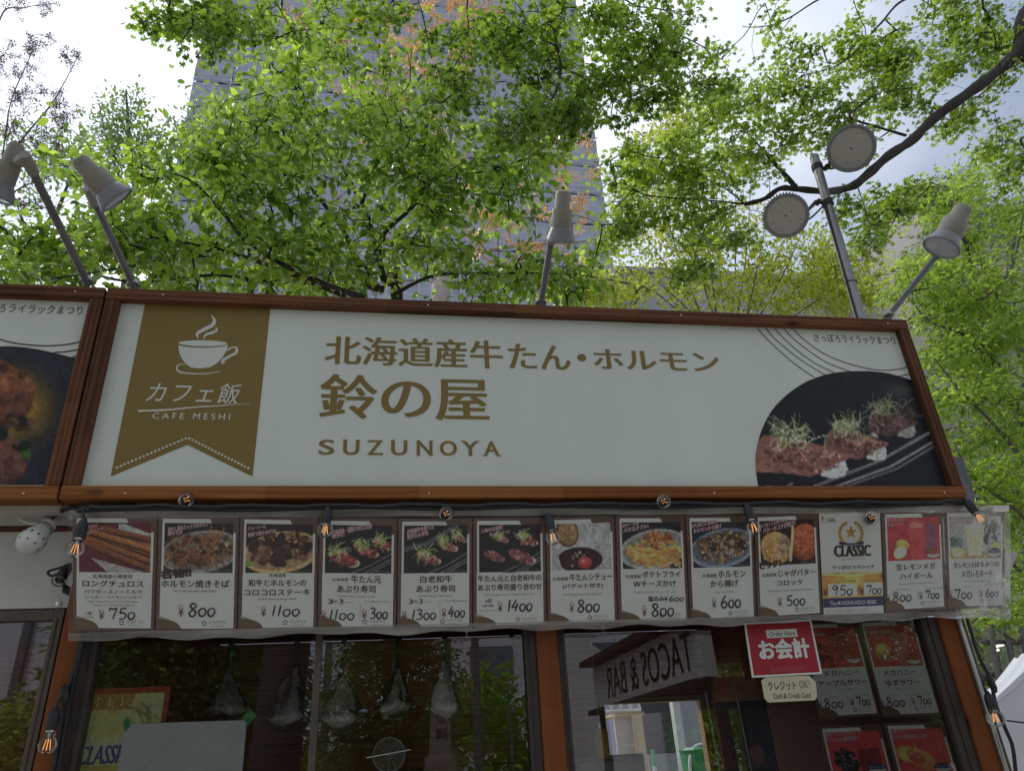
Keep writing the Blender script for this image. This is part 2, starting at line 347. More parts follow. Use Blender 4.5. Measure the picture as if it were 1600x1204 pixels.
# ------------------------------------------------------------------ printed pictures (painted as numbers, carried by a fine grid)
class Pic:
    def __init__(s, w_, h_, c, seed=0):
        s.w, s.h = w_, h_; s.a = np.ones((h_, w_, 3))*np.array(c, float); s.yy, s.xx = np.mgrid[0:h_, 0:w_].astype(float); s.g = np.random.default_rng(seed)
    def _mix(s, m, c): s.a = s.a*(1-m[..., None])+np.asarray(c, float)*m[..., None] if np.ndim(c) == 1 else s.a*(1-m[..., None])+c*m[..., None]
    def ell(s, cx, cy, rx, ry, c, rot=0, soft=0.12, shade=0.0, op=1.0):
        ca, sa = math.cos(rot), math.sin(rot); x = (s.xx-cx)*ca+(s.yy-cy)*sa; y = -(s.xx-cx)*sa+(s.yy-cy)*ca
        d = np.sqrt((x/rx)**2+(y/ry)**2); m = np.clip((1-d)/soft, 0, 1)*op
        c = np.asarray(c, float)
        s._mix(m, c if not shade else c[None, None, :]*(1-shade*np.clip(d*0.5+y/ry*0.5, -0.6, 1))[..., None])
    def stroke(s, pts, wd, c, op=1.0, wd2=None):
        pts = np.asarray(pts, float); D = np.full((s.h, s.w), 1e9); T = np.zeros((s.h, s.w)); k = len(pts)-1
        for i in range(k):
            a, b = pts[i], pts[i+1]; d = b-a; l2 = max(d@d, 1e-9)
            t = np.clip(((s.xx-a[0])*d[0]+(s.yy-a[1])*d[1])/l2, 0, 1); q = np.hypot(s.xx-a[0]-t*d[0], s.yy-a[1]-t*d[1])
            u = q < D; D = np.where(u, q, D); T = np.where(u, (i+t)/k, T)
        wv = wd if wd2 is None else wd+(wd2-wd)*T
        s._mix(np.clip(wv/2-D+0.5, 0, 1)*op, c)
    def poly(s, pts, c, op=1.0):
        pts = np.asarray(pts, float); ins = np.zeros((s.h, s.w), bool); j = len(pts)-1
        for i in range(len(pts)):
            xi, yi = pts[i]; xj, yj = pts[j]
            with np.errstate(divide='ignore', invalid='ignore'):
                ins ^= ((yi > s.yy) != (yj > s.yy)) & (s.xx < (xj-xi)*(s.yy-yi)/(yj-yi+1e-9)+xi)
            j = i
        s._mix(ins.astype(float)*op, c)
    def noise(s, amt, cell=3, box=None):
        g = s.g.normal(0, 1, (s.h//cell+3, s.w//cell+3)); y = s.yy/cell; x = s.xx/cell; i = y.astype(int); j = x.astype(int); fy = (y-i); fx = (x-j)
        v = g[i, j]*(1-fy)*(1-fx)+g[i+1, j]*fy*(1-fx)+g[i, j+1]*(1-fy)*fx+g[i+1, j+1]*fy*fx
        s.a = s.a*(1+amt*v)[..., None]
    def blobs(s, n, cx, cy, rx, ry, r0, r1, cols, shade=0.5, rot=0.0, asp=0.7):
        for _ in range(n):
            t = s.g.uniform(0, 6.283); q = math.sqrt(s.g.uniform()); x, y = q*math.cos(t)*rx, q*math.sin(t)*ry
            ca, sa = math.cos(rot), math.sin(rot); r_ = s.g.uniform(r0, r1)
            s.ell(cx+x*ca-y*sa, cy+x*sa+y*ca, r_, r_*s.g.uniform(asp, 1), np.array(cols[s.g.integers(len(cols))])*s.g.uniform(.8, 1.15), s.g.uniform(0, 3.1), 0.3, shade)
    def strands(s, n, cx, cy, rx, ry, ln, wd, cols, ang=None, curl=0.6):
        for _ in range(n):
            t = s.g.uniform(0, 6.283); q = math.sqrt(s.g.uniform()); x, y = cx+q*math.cos(t)*rx, cy+q*math.sin(t)*ry
            a = s.g.uniform(0, 6.283) if ang is None else s.g.normal(ang, 0.35); pts = []; l_ = ln*s.g.uniform(.6, 1.2); k = s.g.normal(0, curl)
            for i in range(5):
                pts.append((x, y)); x += math.cos(a)*l_/4; y += math.sin(a)*l_/4; a += k
            s.stroke(pts, wd*s.g.uniform(.7, 1.2), np.array(cols[s.g.integers(len(cols))])*s.g.uniform(.8, 1.1), op=0.9)
    def at(s, x, y):
        x = np.clip(x, 0, s.w-1.001); y = np.clip(y, 0, s.h-1.001); i = y.astype(int); j = x.astype(int); fy = (y-i)[..., None]; fx = (x-j)[..., None]
        a = np.clip(s.a, 0, 255)
        return a[i, j]*(1-fy)*(1-fx)+a[i+1, j]*fy*(1-fx)+a[i, j+1]*(1-fy)*fx+a[i+1, j+1]*fy*fx
def picture(name, pic, pt, parent, gain=4.0, local=False, nx=None, ny=None, xy=None, mat=None):
    """pt(u, v) -> point for u, v in 0..1 (v down); xy(u, v) -> canvas position"""
    nx = nx or pic.w; ny = ny or pic.h
    vs_ = []; ux = []; vy = []
    for j in range(ny+1):
        for i in range(nx+1):
            u, v = i/nx, j/ny; vs_.append(pt(u, v)); a = xy(u, v) if xy else (u*pic.w, v*pic.h); ux.append(a[0]); vy.append(a[1])
    c = lin(pic.at(np.array(ux), np.array(vy))); c = c*.84+c.mean(1, keepdims=True)*.16; c = np.clip(c*gain*.97, 0.003, 0.78)
    b = MB(); b.add(vs_, [(j*(nx+1)+i, j*(nx+1)+i+1, (j+1)*(nx+1)+i+1, (j+1)*(nx+1)+i) for j in range(ny) for i in range(nx)], 0, c)
    return b.build(name, mat or printed(), parent, local=local, colors=True)
# ================================================================== THE SETTING
def grid_mesh(name, x0, x1, y0, y1, z, mat, n=1):
    b = MB(); b.add([(x0, y0, z), (x1, y0, z), (x1, y1, z), (x0, y1, z)], [(0, 1, 2, 3)]); return b.build(name, mat)
gm = pm('bounce_ground', (0.31, 0.28, 0.23), 0.9, 0.3, 3.0, 0.4, 30)  # unseen ground, kept pale to bounce light up onto stall and leaves
g = grid_mesh('ground', -1500, 1500, -1500, 1500, 0.0, gm); g['kind'] = 'structure'
pave = pm('paving_stone', (0.42, 0.40, 0.37), 0.85, 0.2, 9.0, 0.3, 50)  # unseen paving, albedo raised for more bounce light on the front
pv = MB()
for i in range(-9, 10):
    for j in range(0, 16):
        o_ = 0.0 if j % 2 else 0.3
        pv.box(i*0.6+o_, i*0.6+o_+0.592, 0.1-0.4*j-0.392, 0.1-0.4*j, 0.004, 0.045)
p_ = pv.build('pavement', pave); p_['kind'] = 'structure'

# ------------------------------------------------------------------ the food stall
YF = 0.20
X = lambda px, py=1000, Y=YF: float(P(px, py, Y)[0])
Z = lambda px, py, Y=YF: float(P(px, py, Y)[2])
orange = wood('orange_stained_wood', (0.175, 0.052, 0.014), (0.25, 0.075, 0.021), 0.55, 1.0, 16.0)
redwood = wood('red_brown_planks', (0.10, 0.030, 0.016), (0.19, 0.062, 0.030), 0.6, 0.9, 18.0)
innerwood = wood('lifted_inner_planks', (0.30, 0.090, 0.040), (0.48, 0.16, 0.07), 0.6, 0.9, 18.0)  # redwood with its colour lifted, standing in for light inside the stall
darkframe = pm('dark_brown_sash', (0.045, 0.032, 0.024), 0.45, 0.2, 20)
brownsash = pm('bronze_sash', (0.11, 0.08, 0.058), 0.42, 0.15, 20)
blackrub = pm('black_gasket', (0.012, 0.012, 0.012), 0.5, 0.2)
roofm = pm('grey_roof_sheet', (0.12, 0.115, 0.11), 0.6, 0.2)
alum = pm('aluminium_strip', (0.62, 0.62, 0.60), 0.28, 0.1, 30, metal=0.9)
glass = clear('window_glass', (0.98, 0.99, 0.98), 1.52, 1.6, haze=0.004, hazecol=(0.7, 0.72, 0.7), bscale=3.0, base=0.075)
stall = thing('food_stall', 'orange wood food stall with wide windows under the cafe sign', 'food stall', (0, 1.3, 0))
xl0, xl1 = X(127, 998), X(152, 998); xc0, xc1, xc2, xc3 = X(820), X(838), X(872), X(884)
xr0, xr1 = X(1440, 959), X(1464, 959); xp1 = X(1489, 957)
zt = 2.345
def post(x0, x1, y0=YF, y1=YF+0.10, par=stall, mat=orange):
    return board('post', mat, par, ((x0+x1)/2, (y0+y1)/2, 0.05), ((x0+x1)/2, (y0+y1)/2, zt), y1-y0, x1-x0, up=(0, 1, 0), c=0.006)
post(X(95, 975)+0.005, xl0); post(xc1, xc2); post(xr1, xp1)
board('header_beam', redwood, stall, (X(95, 975)+0.005, YF+0.06, 2.25), (xp1, YF+0.06, 2.25), 0.19, 0.08)
def window(x0, x1, f0, f1, z0, z1, mull=(), par=stall, fm=darkframe, yo=0.0):
    fr = MB(); y0, y1 = YF+0.012+yo, YF+0.062+yo
    fr.cbox(x0, x0+f0, y0, y1, z0, z1, 0.003); fr.cbox(x1-f1, x1, y0, y1, z0, z1, 0.003)
    fr.cbox(x0+f0, x1-f1, y0+0.002, y1, z1-0.03, z1, 0.003); fr.cbox(x0+f0, x1-f1, y0+0.002, y1, z0, z0+0.05, 0.003)
    # the inner sash line beside each jamb
    fr.box(x0+f0*0.52, x0+f0*0.60, y0-0.004, y0+0.01, z0+.05, z1-.03); fr.box(x1-f1*0.60, x1-f1*0.52, y0-0.004, y0+0.01, z0+.05, z1-.03)
    o = fr.build('window', fm, par)
    for a, b in mull: MB().cbox(a, b, y0+0.008, y1-0.004, z0+0.05, z1-0.03, 0.002).build('mullion', brownsash, o)
    b = MB(); b.add([(x0+f0, YG+yo, z0+.05), (x1-f1, YG+yo, z0+.05), (x1-f1, YG+yo, z1-.03), (x0+f0, YG+yo, z1-.03)], [(0, 1, 2, 3)]); b.build('pane', glass, o)
    return o
wl = window(xl0, xc1, xl1-xl0, xc1-xc0, 0.95, 2.155, [(X(492), X(503))])
wr = window(xc2, xr1, xc3-xc2, xr1-xr0, 0.95, 2.155, [])
MB().cbox(xl0+0.002, xr1-0.002, YF+0.02, YF+0.09, 0.05, 0.948, 0.004).build('front_panel', redwood, stall)
# right-hand edge: aluminium channel, brown strip, clear wind strip
MB().cbox(X(1489, 957), X(1494.5, 957), YF-0.012, YF+0.02, 0.05, 2.33, 0.002).build('metal_channel', alum, stall)
MB().cbox(X(1495, 957), X(1503, 957), YF+0.0, YF+0.06, 0.05, 2.33, 0.003).build('edge_strip', pm('brown_edge', (0.10, 0.055, 0.035), 0.5), stall)
cs = MB(); nn = 40
for i in range(nn+1):
    z_ = 0.05+2.27*i/nn
    for k, a in enumerate((1503.5, 1509, 1517)):
        cs.v.append((X(a, 957)+0.004*math.sin(z_*9+k), YF+0.02+0.02*k+0.006*math.sin(z_*5.3+k*2), z_)); cs.col.append((1, 1, 1))
cs.f = [(i*3+k, i*3+k+1, i*3+k+4, i*3+k+3) for i in range(nn) for k in range(2)]; cs.mi = [0]*len(cs.f); cs.n = len(cs.v)
cs.build('clear_wind_strip', clear('vinyl_strip', (0.9, 0.93, 0.9), 1.5, 1.6, haze=0.10, hazecol=(0.62, 0.66, 0.60), rough=0.12, bump=0.3, bscale=8, base=0.03), stall, smooth=True)
MB().box(-1.46, 1.46, YF+0.10, 2.62, 2.36, 2.42).build('roof', roofm, stall)
MB().box(-1.44, 1.44, YF+0.104, 2.5, 2.33, 2.356).build('ceiling', redwood, stall)
MB().box(-1.44, 1.44, YF+0.104, 2.5, 0.05, 0.10).build('floor', pm('stall_floor', (0.3, 0.26, 0.22), 0.7), stall)
MB().box(-1.46, -1.425, YF+0.104, 2.6, 0.10, 2.33).build('side_wall', innerwood, stall)
MB().box(1.425, 1.46, YF+0.104, 2.6, 0.10, 2.33).build('side_wall', innerwood, stall)
MB().cbox(-1.42, 1.42, YF+0.16, 0.78, 0.90, 0.94, 0.006).build('counter', pm('steel_counter', (0.5, 0.5, 0.5), 0.3, 0.1, metal=0.9), stall)
MB().box(-1.424, 1.424, YB+0.026, YB+0.05, hz1+.04, 2.33).build('backing_board', redwood, stall) if False else None
# back wall of horizontal planks, with the serving hatch to the rear
YB = 2.5
hx0, hx1, hz1 = float(P(948, 1150, YB)[0]), float(P(1100, 1150, YB)[0]), float(P(1030, 1096, YB)[2])
ph = 0.155
for k in range(15):
    z0, z1 = 0.1+ph*k, 0.1+ph*(k+1)-0.006
    z1 = min(z1, 2.328)
    if z0 >= 2.32: break
    if z0 > hz1-0.01 or z1 < 1.0: board('plank', innerwood, stall, (-1.42, YB+0.012, (z0+z1)/2), (1.42, YB+0.012, (z0+z1)/2), z1-z0, 0.022)
    else:
        zz = z1
        board('plank', innerwood, stall, (-1.42, YB+0.012, (z0+zz)/2), (hx0-0.03, YB+0.012, (z0+zz)/2), zz-z0, 0.022)
        board('plank', innerwood, stall, (hx1+0.03, YB+0.012, (z0+zz)/2), (1.42, YB+0.012, (z0+zz)/2), zz-z0, 0.022)
bk = MB(); bk.box(-1.424, hx0-.03, YB+.026, YB+.05, .1, 2.33); bk.box(hx1+.03, 1.424, YB+.026, YB+.05, .1, 2.33); bk.box(hx0-.03, hx1+.03, YB+.026, YB+.05, hz1+.03, 2.33); bk.build('backing_board', redwood, stall)  # added behind the planks to block daylight leaking through their gaps
hf = MB(); hz0 = 1.0
hf.cbox(hx0-0.03, hx0, YB-0.02, YB+0.05, hz0, hz1+.03, .003); hf.cbox(hx1, hx1+0.03, YB-0.02, YB+0.05, hz0, hz1+.03, .003); hf.cbox(hx0, hx1, YB-0.02, YB+0.05, hz1, hz1+.03, .003)
hf.build('hatch_frame', wood('pale_hatch_wood', (0.35, 0.24, 0.12), (0.5, 0.36, 0.2), 0.6), stall)

# ------------------------------------------------------------------ the neighbouring stall, on the left
ns = thing('food_stall', 'neighbouring stall with white panel and brown window left of the orange post', 'food stall', (-2.9, 1.3, 0))
xn0, xn1 = X(85, 960)+0.0, X(95, 975)
whitep = pm('white_panel', (0.62, 0.61, 0.56), 0.45, 0.05, 4, 0.05, 30)
MB().cbox(-4.3, X(109, 940), YF+0.004, YF+0.03, Z(50, 949), Z(30, 829), 0.003).build('white_panel', whitep, ns)
board('header_beam', wood('dark_red_beam', (0.07, 0.022, 0.016), (0.12, 0.04, 0.026), 0.5), ns, (-4.3, YF+0.03, (Z(30, 829)+2.36)/2), (X(108, 829), YF+0.03, (Z(30, 829)+2.36)/2), 2.36-Z(30, 829)-0.002, 0.08)
window(-3.2, X(95, 974), 0.06, X(95, 974)-X(79, 974), 0.9, Z(50, 949)-0.002, par=ns, fm=brownsash, yo=-0.004)
MB().cbox(-4.3, X(95, 974)-0.004, YF+0.03, YF+0.09, 0.05, 0.898, 0.004).build('front_panel', redwood, ns)
MB().box(-4.3, -1.47, YF+0.1, 2.62, 2.362, 2.42).build('roof', roofm, ns)
MB().box(-4.3, -1.47, 2.5, 2.55, 0.05, 2.36).build('back_wall', redwood, ns)
MB().box(-4.3, -1.47, YF+0.1, 2.5, 0.05, 0.1).build('floor', pm('stall_floor', (0.1, 0.1, 0.1)), ns)
sc2 = MB().lathe([(0.008, 0), (0.008, 0.004), (0.0, 0.006)], (X(91, 943), YF+0.004, Z(91, 943)), (0, -1, 0), 10, cap=False); sc2.build('screw', alum, ns)

# ================================================================== THE SIGN
SZ0, SZ1, SW, SB = 2.3303, 3.0295, 1.4, 0.040
signwood = wood('brown_stained_frame', (0.065, 0.026, 0.012), (0.20, 0.078, 0.034), 0.72, 1.5, 30.0)
railwood = wood('tan_stained_rail', (0.19, 0.062, 0.013), (0.33, 0.128, 0.038), 0.7, 1.5, 30.0)
def signpanel_mat():
    m = pm('sign_panel_white', (0.69, 0.72, 0.645), 0.42, 0.05, 3.2, 0.05, 160, spec=0.3, stretch=(1, 1, .35)); return m
inkgold = pm('olive_gold_print', (0.235, 0.155, 0.036), 0.4, 0.05, 4.0, spec=0.4)
inkwhite = pm('white_print', (0.68, 0.69, 0.62), 0.42, 0.03, 4.0)
inkdark = pm('dark_brown_print', (0.055, 0.04, 0.028), 0.45, 0.1)
FY = 0.030                                                  # the panel sits this far behind the frame's face
def Sg(px, py, off=0.0): q = P(px, py, FY); return (q[0], FY-off, q[2])
def sign_body(par, x0, x1):
    board('bottom_rail', railwood, par, (x0, 0.03, SZ0+SB/2), (x1, 0.03, SZ0+SB/2), SB, 0.06)
    board('top_rail', signwood, par, (x0, 0.03, SZ1-SB/2), (x1, 0.03, SZ1-SB/2), SB, 0.06)
    board('stile', signwood, par, (x0+SB/2, 0.0315, SZ0+SB), (x0+SB/2, 0.0315, SZ1-SB), SB, 0.057, up=(1, 0, 0))
    board('stile', signwood, par, (x1-SB/2, 0.0315, SZ0+SB), (x1-SB/2, 0.0315, SZ1-SB), SB, 0.057, up=(1, 0, 0))
    MB().box(x0+SB, x1-SB, FY, FY+0.012, SZ0+SB, SZ1-SB).build('panel', signpanel_mat(), par)
    MB().box(x0+0.02, x1-0.02, 0.061, 0.09, SZ0+0.004, SZ1-0.02).build('backing', roofm, par)
    MB().box(x0+0.01, x1-0.01, 0.062, YF, SZ0-0.016, SZ0+0.002).build('soffit_board', pm('soffit_white', (0.5, 0.48, 0.43), 0.6), par)
    for fx in (0.06, 0.36, 0.68, 0.97):
        b = MB()
        for zz in (SZ0+SB*0.4, SZ1-SB*0.5): b.lathe([(0.003, 0), (0.003, 0.001), (0, 0.0015)], (x0+(x1-x0)*fx, 0.0, zz), (0, -1, 0), 8, cap=False)
        b.build('screw', alum, par)
sign = thing('shop_sign', 'wide cream sign in a brown wood frame with gold lettering and cafe ribbon', 'shop sign', (0, 0.05, SZ0))
sign_body(sign, -SW, SW)
PXU = lambda px, py: float(Sg(px, py)[0]); PXZ = lambda px, py: float(Sg(px, py)[2])
flat = lambda u, v, o: (u, FY-o, v)
def box_of(l, r, tl, bl, tr, br):           # picture box -> (u0, u1, v0, v1) on the panel
    return PXU(l, (tl+bl)/2), PXU(r, (tr+br)/2), (PXZ(l, bl)+PXZ(r, br))/2, (PXZ(l, tl)+PXZ(r, tr))/2
# ribbon
b = MB(); b.poly([Sg(*q, 0.001) for q in [(227.5, 470), (423, 477), (394.5, 744), (293, 694.5), (173, 744)]]); b.build('ribbon_banner', inkgold, sign)
em = MB(); o1 = 0.0016
zz = lambda x, y: Sg(x/3.2, 430+y/3.2, o1)
rim = [zz(1016+122*math.cos(t), 341+15*math.sin(t)+2*math.cos(t)) for t in np.linspace(0, 2*math.pi, 37)[:-1]]; em.poly(rim)
bowl = [zz(*q) for q in smooth_path([(893, 352), (898, 390), (915, 425), (940, 450), (955, 462)], 5)]+[zz(1000, 467)]+[zz(*q) for q in smooth_path([(1050, 460), (1085, 440), (1115, 408), (1130, 380), (1139, 357)], 5)]
bowl += [zz(1016+123*math.cos(t), 347+16*math.sin(t)) for t in np.linspace(0.06, math.pi-0.06, 20)]; em.poly(bowl)
def swoosh(pts, wd): 
    q = smooth_path([(*a, 0) for a in pts], 6); k = len(q)
    W_ = np.interp(np.linspace(0, len(wd)-1, k), range(len(wd)), wd)/3.2*0.00176
    em.ribbon([zz(a[0], a[1]) for a in q], list(W_))
swoosh([(1133, 378), (1160, 362), (1184, 366), (1180, 388), (1150, 405), (1118, 425), (1112, 436), (1124, 440)], [10, 9, 12, 16, 16, 18, 14, 8])
swoosh([(935, 442), (895, 448), (884, 466), (905, 485), (980, 493), (1050, 490), (1105, 480)], [3, 6, 8, 9, 7, 6, 3])
swoosh([(1056, 200), (1072, 225), (1062, 250), (1020, 272), (988, 292), (990, 316)], [3, 18, 24, 24, 18, 4])
swoosh([(1078, 260), (1084, 276), (1060, 288), (1030, 298), (1018, 318)], [3, 14, 18, 14, 4])
em.build('cup_emblem', inkwhite, sign)
lt = MB()
put_text(lt, 'カフェ飯', flat, *box_of(229, 377, 602, 632, 594, 628), off=0.0016, shear=0.18, offset=0.002, space=1.12)
q = smooth_path([(690, 679, 0), (830, 674, 0), (950, 662, 0), (1100, 652, 0), (1250, 641, 0)], 10); k = len(q)
lt.ribbon([zz(a[0], a[1]+random.uniform(-1.2, 1.2)) for a in q], [0.0062*(1-0.8*(i/k)**1.5)*random.uniform(0.8, 1.1) for i in range(k)])
put_text(lt, 'CAFE MESHI', flat, *box_of(238, 360, 648, 658, 643, 652), off=0.0016, offset=0.012, space=1.5)
for (a, c) in (((180, 731.5), (293.5, 683.5)), ((293.5, 683.5), (390.5, 732.5))):
    n_ = 19
    for i in range(n_):
        t = i/n_ if a[0] > 200 else i/n_
        x, y = a[0]+(c[0]-a[0])*(i+0.5)/n_, a[1]+(c[1]-a[1])*(i+0.5)/n_; r_ = 0.0036; p0 = Sg(x, y, 0.0016)
        lt.poly([(p0[0]+r_*math.cos(s_), p0[1], p0[2]+r_*math.sin(s_)) for s_ in np.linspace(0, 2*math.pi, 9)[:-1]])
lt.build('ribbon_lettering', inkwhite, sign)
# main lettering
lt = MB()
def heavy(s, bx, sm, of, **kw): put_text(lt, s, flat, *bx, off=0.001, offset=of, smear=sm, res=9, thin=.4, **kw)
b1 = box_of(507, 1121, 524, 572, 547, 580)
vv = [(0.00, '北海道産牛たん'), (0.0, '')]
heavy('北海道産牛', (PXU(509, 550), PXU(784, 555), (PXZ(507, 570)+PXZ(786, 575))/2, (PXZ(507, 524)+PXZ(786, 533))/2), 0.0016, 0.012)
heavy('たん', (PXU(795, 555), PXU(890, 560), (PXZ(795, 576)+PXZ(890, 577))/2, (PXZ(795, 536)+PXZ(890, 541))/2), 0.0016, 0.012)
heavy('・', (PXU(902, 560), PXU(916, 560), PXZ(908, 564.5), PXZ(908, 553)), 0, 0.0)
heavy('ホルモン', (PXU(928, 560), PXU(1122, 565), (PXZ(928, 577)+PXZ(1122, 579))/2, (PXZ(928, 543)+PXZ(1122, 553))/2), 0.0018, 0.012)
lt.build('heading_lettering', inkgold, sign); lt = MB()
heavy('鈴の屋', box_of(501.5, 761.5, 584, 655.5, 590, 654.5), 0.0024, 0.012)
lt.build('name_lettering', inkgold, sign); lt = MB()
SZL = [('S', 499, 521.5, ()), ('U', 537, 560.5, ((0, 1), (1, 1))), ('Z', 575, 597.5, ((0, 1), (1, 0))), ('U', 612, 635.5, ((0, 1), (1, 1))), ('N', 652, 675, ((0, 1), (0, 0), (1, 1), (1, 0))), ('O', 688, 713, ()), ('Y', 723, 746.5, ((0, 1), (1, 1), (.5, 0))), ('A', 756.5, 779.5, ((0, 0), (1, 0)))]
for ch, l_, r_2, sf in SZL:                              # wide roman capitals with short wedge serifs
    bx = (PXU(l_, 700), PXU(r_2, 700), PXZ(640, 710.8), PXZ(640, 688.2)); heavy(ch, bx, 0.0012, 0.010)
    for (fx, fz) in sf:
        ins = .0028 if ch in 'UN' else 0.0; xs = bx[0]+(bx[1]-bx[0])*fx+(ins if fx == 0 else (-ins if fx == 1 else 0)); zc = bx[2]+(bx[3]-bx[2])*fz
        if ch == 'Z': lt.box(xs-.0012, xs+.0012, FY-.0014, FY-.0009, min(zc, zc+(.007 if fz == 0 else -.007)), max(zc, zc+(.007 if fz == 0 else -.007)))
        else: lt.box(xs-.0058, xs+.0058, FY-.0014, FY-.0009, zc-.0012, zc+.0012)
lt.build('roman_lettering', inkgold, sign)
lt = MB(); put_text(lt, 'さっぽろライラックまつり', flat, *box_of(1271.5, 1398, 521, 534, 526, 538), off=0.001, offset=0.006)
zs = lambda x, y: (1150+x/3.7625, 470+y/3.7625)
ARC = [[(105, 130), (150, 190), (230, 270), (320, 350), (400, 410), (462, 450)], [(157, 133), (215, 210), (300, 285), (400, 360), (522, 434)], [(207, 135), (270, 210), (370, 300), (470, 370), (580, 422)],
       [(258, 137), (330, 215), (430, 295), (540, 365), (668, 414)], [(312, 138), (390, 220), (500, 300), (620, 355), (760, 395), (850, 407), (950, 402), (1032, 383)], [(952, 443), (1000, 434), (1047, 420)], [(1032, 471), (1056, 463)]]
for a in ARC: lt.ribbon([Sg(*zs(q_[0], q_[1]), 0.001) for q_ in smooth_path([(*q_, 0) for q_ in a], 8)], 0.0035)
lt.build('festival_lettering', inkdark, sign)
# round photograph of seared beef sushi
pc = Pic(300, 178, (20, 21, 24), 3)
kx = lambda x, y: ((x-100)/1200*300, (y-400)/700*178)
for (a, b_, wd, c) in (((460, 1090), (1160, 760), 4.0, (120, 118, 116)), ((590, 1090), (1170, 820), 3.2, (130, 128, 125)), ((650, 1090), (1180, 845), 2.4, (105, 104, 102)), ((470, 1085), (1150, 775), 1.4, (60, 60, 62)), ((180, 1090), (330, 1072), 2.6, (135, 133, 130))):
    pc.stroke([kx(*a), kx((a[0]+b_[0])/2+30, (a[1]+b_[1])/2+18), kx(*b_)], wd, c, 0.85)
def sushi(cx, cy, s_, dim, seed, lx=1.0):
    K = lambda x, y: kx(cx+(x if x > 0 else x*lx)*s_, cy+y*s_)
    D_ = lambda c: np.array(c)*dim
    pc.poly([K(120, 60), K(240, 20), K(262, 75), K(255, 140), K(180, 160), K(100, 140)], D_((176, 172, 160)))
    pc.blobs(50, *K(200, 105), 16*s_, 13*s_, 1.5, 3*s_+.5, [D_((190, 186, 174)), D_((150, 146, 135))], 0.2)
    pc.poly([K(-330, -60), K(-260, -110), K(-60, -90), K(120, -40), K(200, -5), K(290, 18), K(262, 45), K(190, 70), K(110, 120), K(30, 150), K(-100, 125), K(-320, 120), K(-400, 60)], D_((104, 66, 55)))
    pc.blobs(90, *K(-40*lx, 25), 62*s_*(.45+.5*lx), 20*s_, 2, 6*s_, [D_((116, 76, 64)), D_((94, 58, 48)), D_((74, 46, 38)), D_((132, 98, 84)), D_((106, 68, 54))], 0.4, 0.28)
    pc.strands(14, *K(-40*lx, 75), 62*s_*lx, 11*s_, 14*s_, 1.3, [D_((52, 27, 25)), D_((64, 32, 30)), D_((150, 100, 90))], 0.3)
    pc.strands(8, *K(70, 0), 30*s_, 8*s_, 16*s_, 1.6, [D_((165, 110, 98)), D_((150, 88, 78))], 0.35)
    pc.blobs(12, *K(180, 30), 14*s_, 6*s_, 1, 2.4*s_, [D_((165, 140, 130)), D_((60, 30, 28))], 0.1)
    pc.strands(80, *K(-90, -120), 27*s_, 12*s_, 24*s_, 1.2, [D_((140, 148, 88)), D_((104, 116, 58)), D_((172, 172, 140)), D_((84, 96, 46)), D_((160, 162, 118))], None, 0.6)
    pc.strands(9, *K(30, -90), 44*s_, 14*s_, 36*s_, 1.3, [D_((160, 156, 140)), D_((128, 134, 96))], None, 0.5)
pc.ell(*kx(1010, 640), 26, 20, (38, 26, 25), 0, 0.6); pc.ell(*kx(960, 530), 30, 14, (62, 62, 54), 0, 0.9, op=0.7)
sushi(880, 700, 0.66, 0.70, 1, .42); sushi(690, 822, 0.74, 0.92, 2, .62); sushi(400, 893, .95, 1.02, 3, .95)
pc.ell(*kx(815, 790), 8, 4, (165, 150, 142), 0.5, 0.8)
pc.noise(0.08, 2); pc.noise(0.06, 7)
LB = [(412, 680), (414, 640), (420, 582), (440, 510), (460, 482), (480, 452), (550, 350), (645, 262), (760, 198), (880, 160), (980, 140), (1088, 130)]
bnd = [(300, 550), (210, 645), (150, 760), (118, 880), (115, 980), (130, 1088)]
sq = smooth_path([(*q_, 0) for q_ in [(680, 413), (600, 420), (520, 435), (450, 460), (400, 482), (300, 550), (210, 645), (150, 760), (118, 880), (115, 980), (130, 1088)]], 14)
topq = smooth_path([(*q_, 0) for q_ in [(680, 413), (740, 411), (800, 415), (870, 422), (930, 435), (1030, 465), (1070, 486)]], 10)
rgt = [(1070, 486), (1275, 1088)]
def pol(u, v):                # u across from the left arc to the right edge, v downward along them
    i = v*(len(sq)-1); a = sq[int(i)]; b2 = sq[min(int(i)+1, len(sq)-1)]; Lp = a+(b2-a)*(i-int(i))
    j = np.interp(Lp[1], [486, 1088], [0, 1]); Rp = np.array([1070+205*j, max(Lp[1], 486), 0])
    if Lp[1] < 486:
        tp = np.array(topq); jj = int(np.argmin(abs(tp[:, 1]-Lp[1])+(tp[:, 0] < 700)*1e3*(Lp[1] > 414))); 
        xx = np.interp(Lp[1], tp[6:, 1], tp[6:, 0]); Rp = np.array([xx if Lp[1] > 413 else 700, Lp[1], 0])
    q_ = Lp+(Rp-Lp)*u; return q_[0], q_[1]
def pp(u, v): x, y = pol(u, v); return Sg(*zs(x, y), 0.0013)
picture('food_photo', pc, pp, sign, 2.6, nx=250, ny=150, xy=lambda u, v: kx(*pol(u, v)))

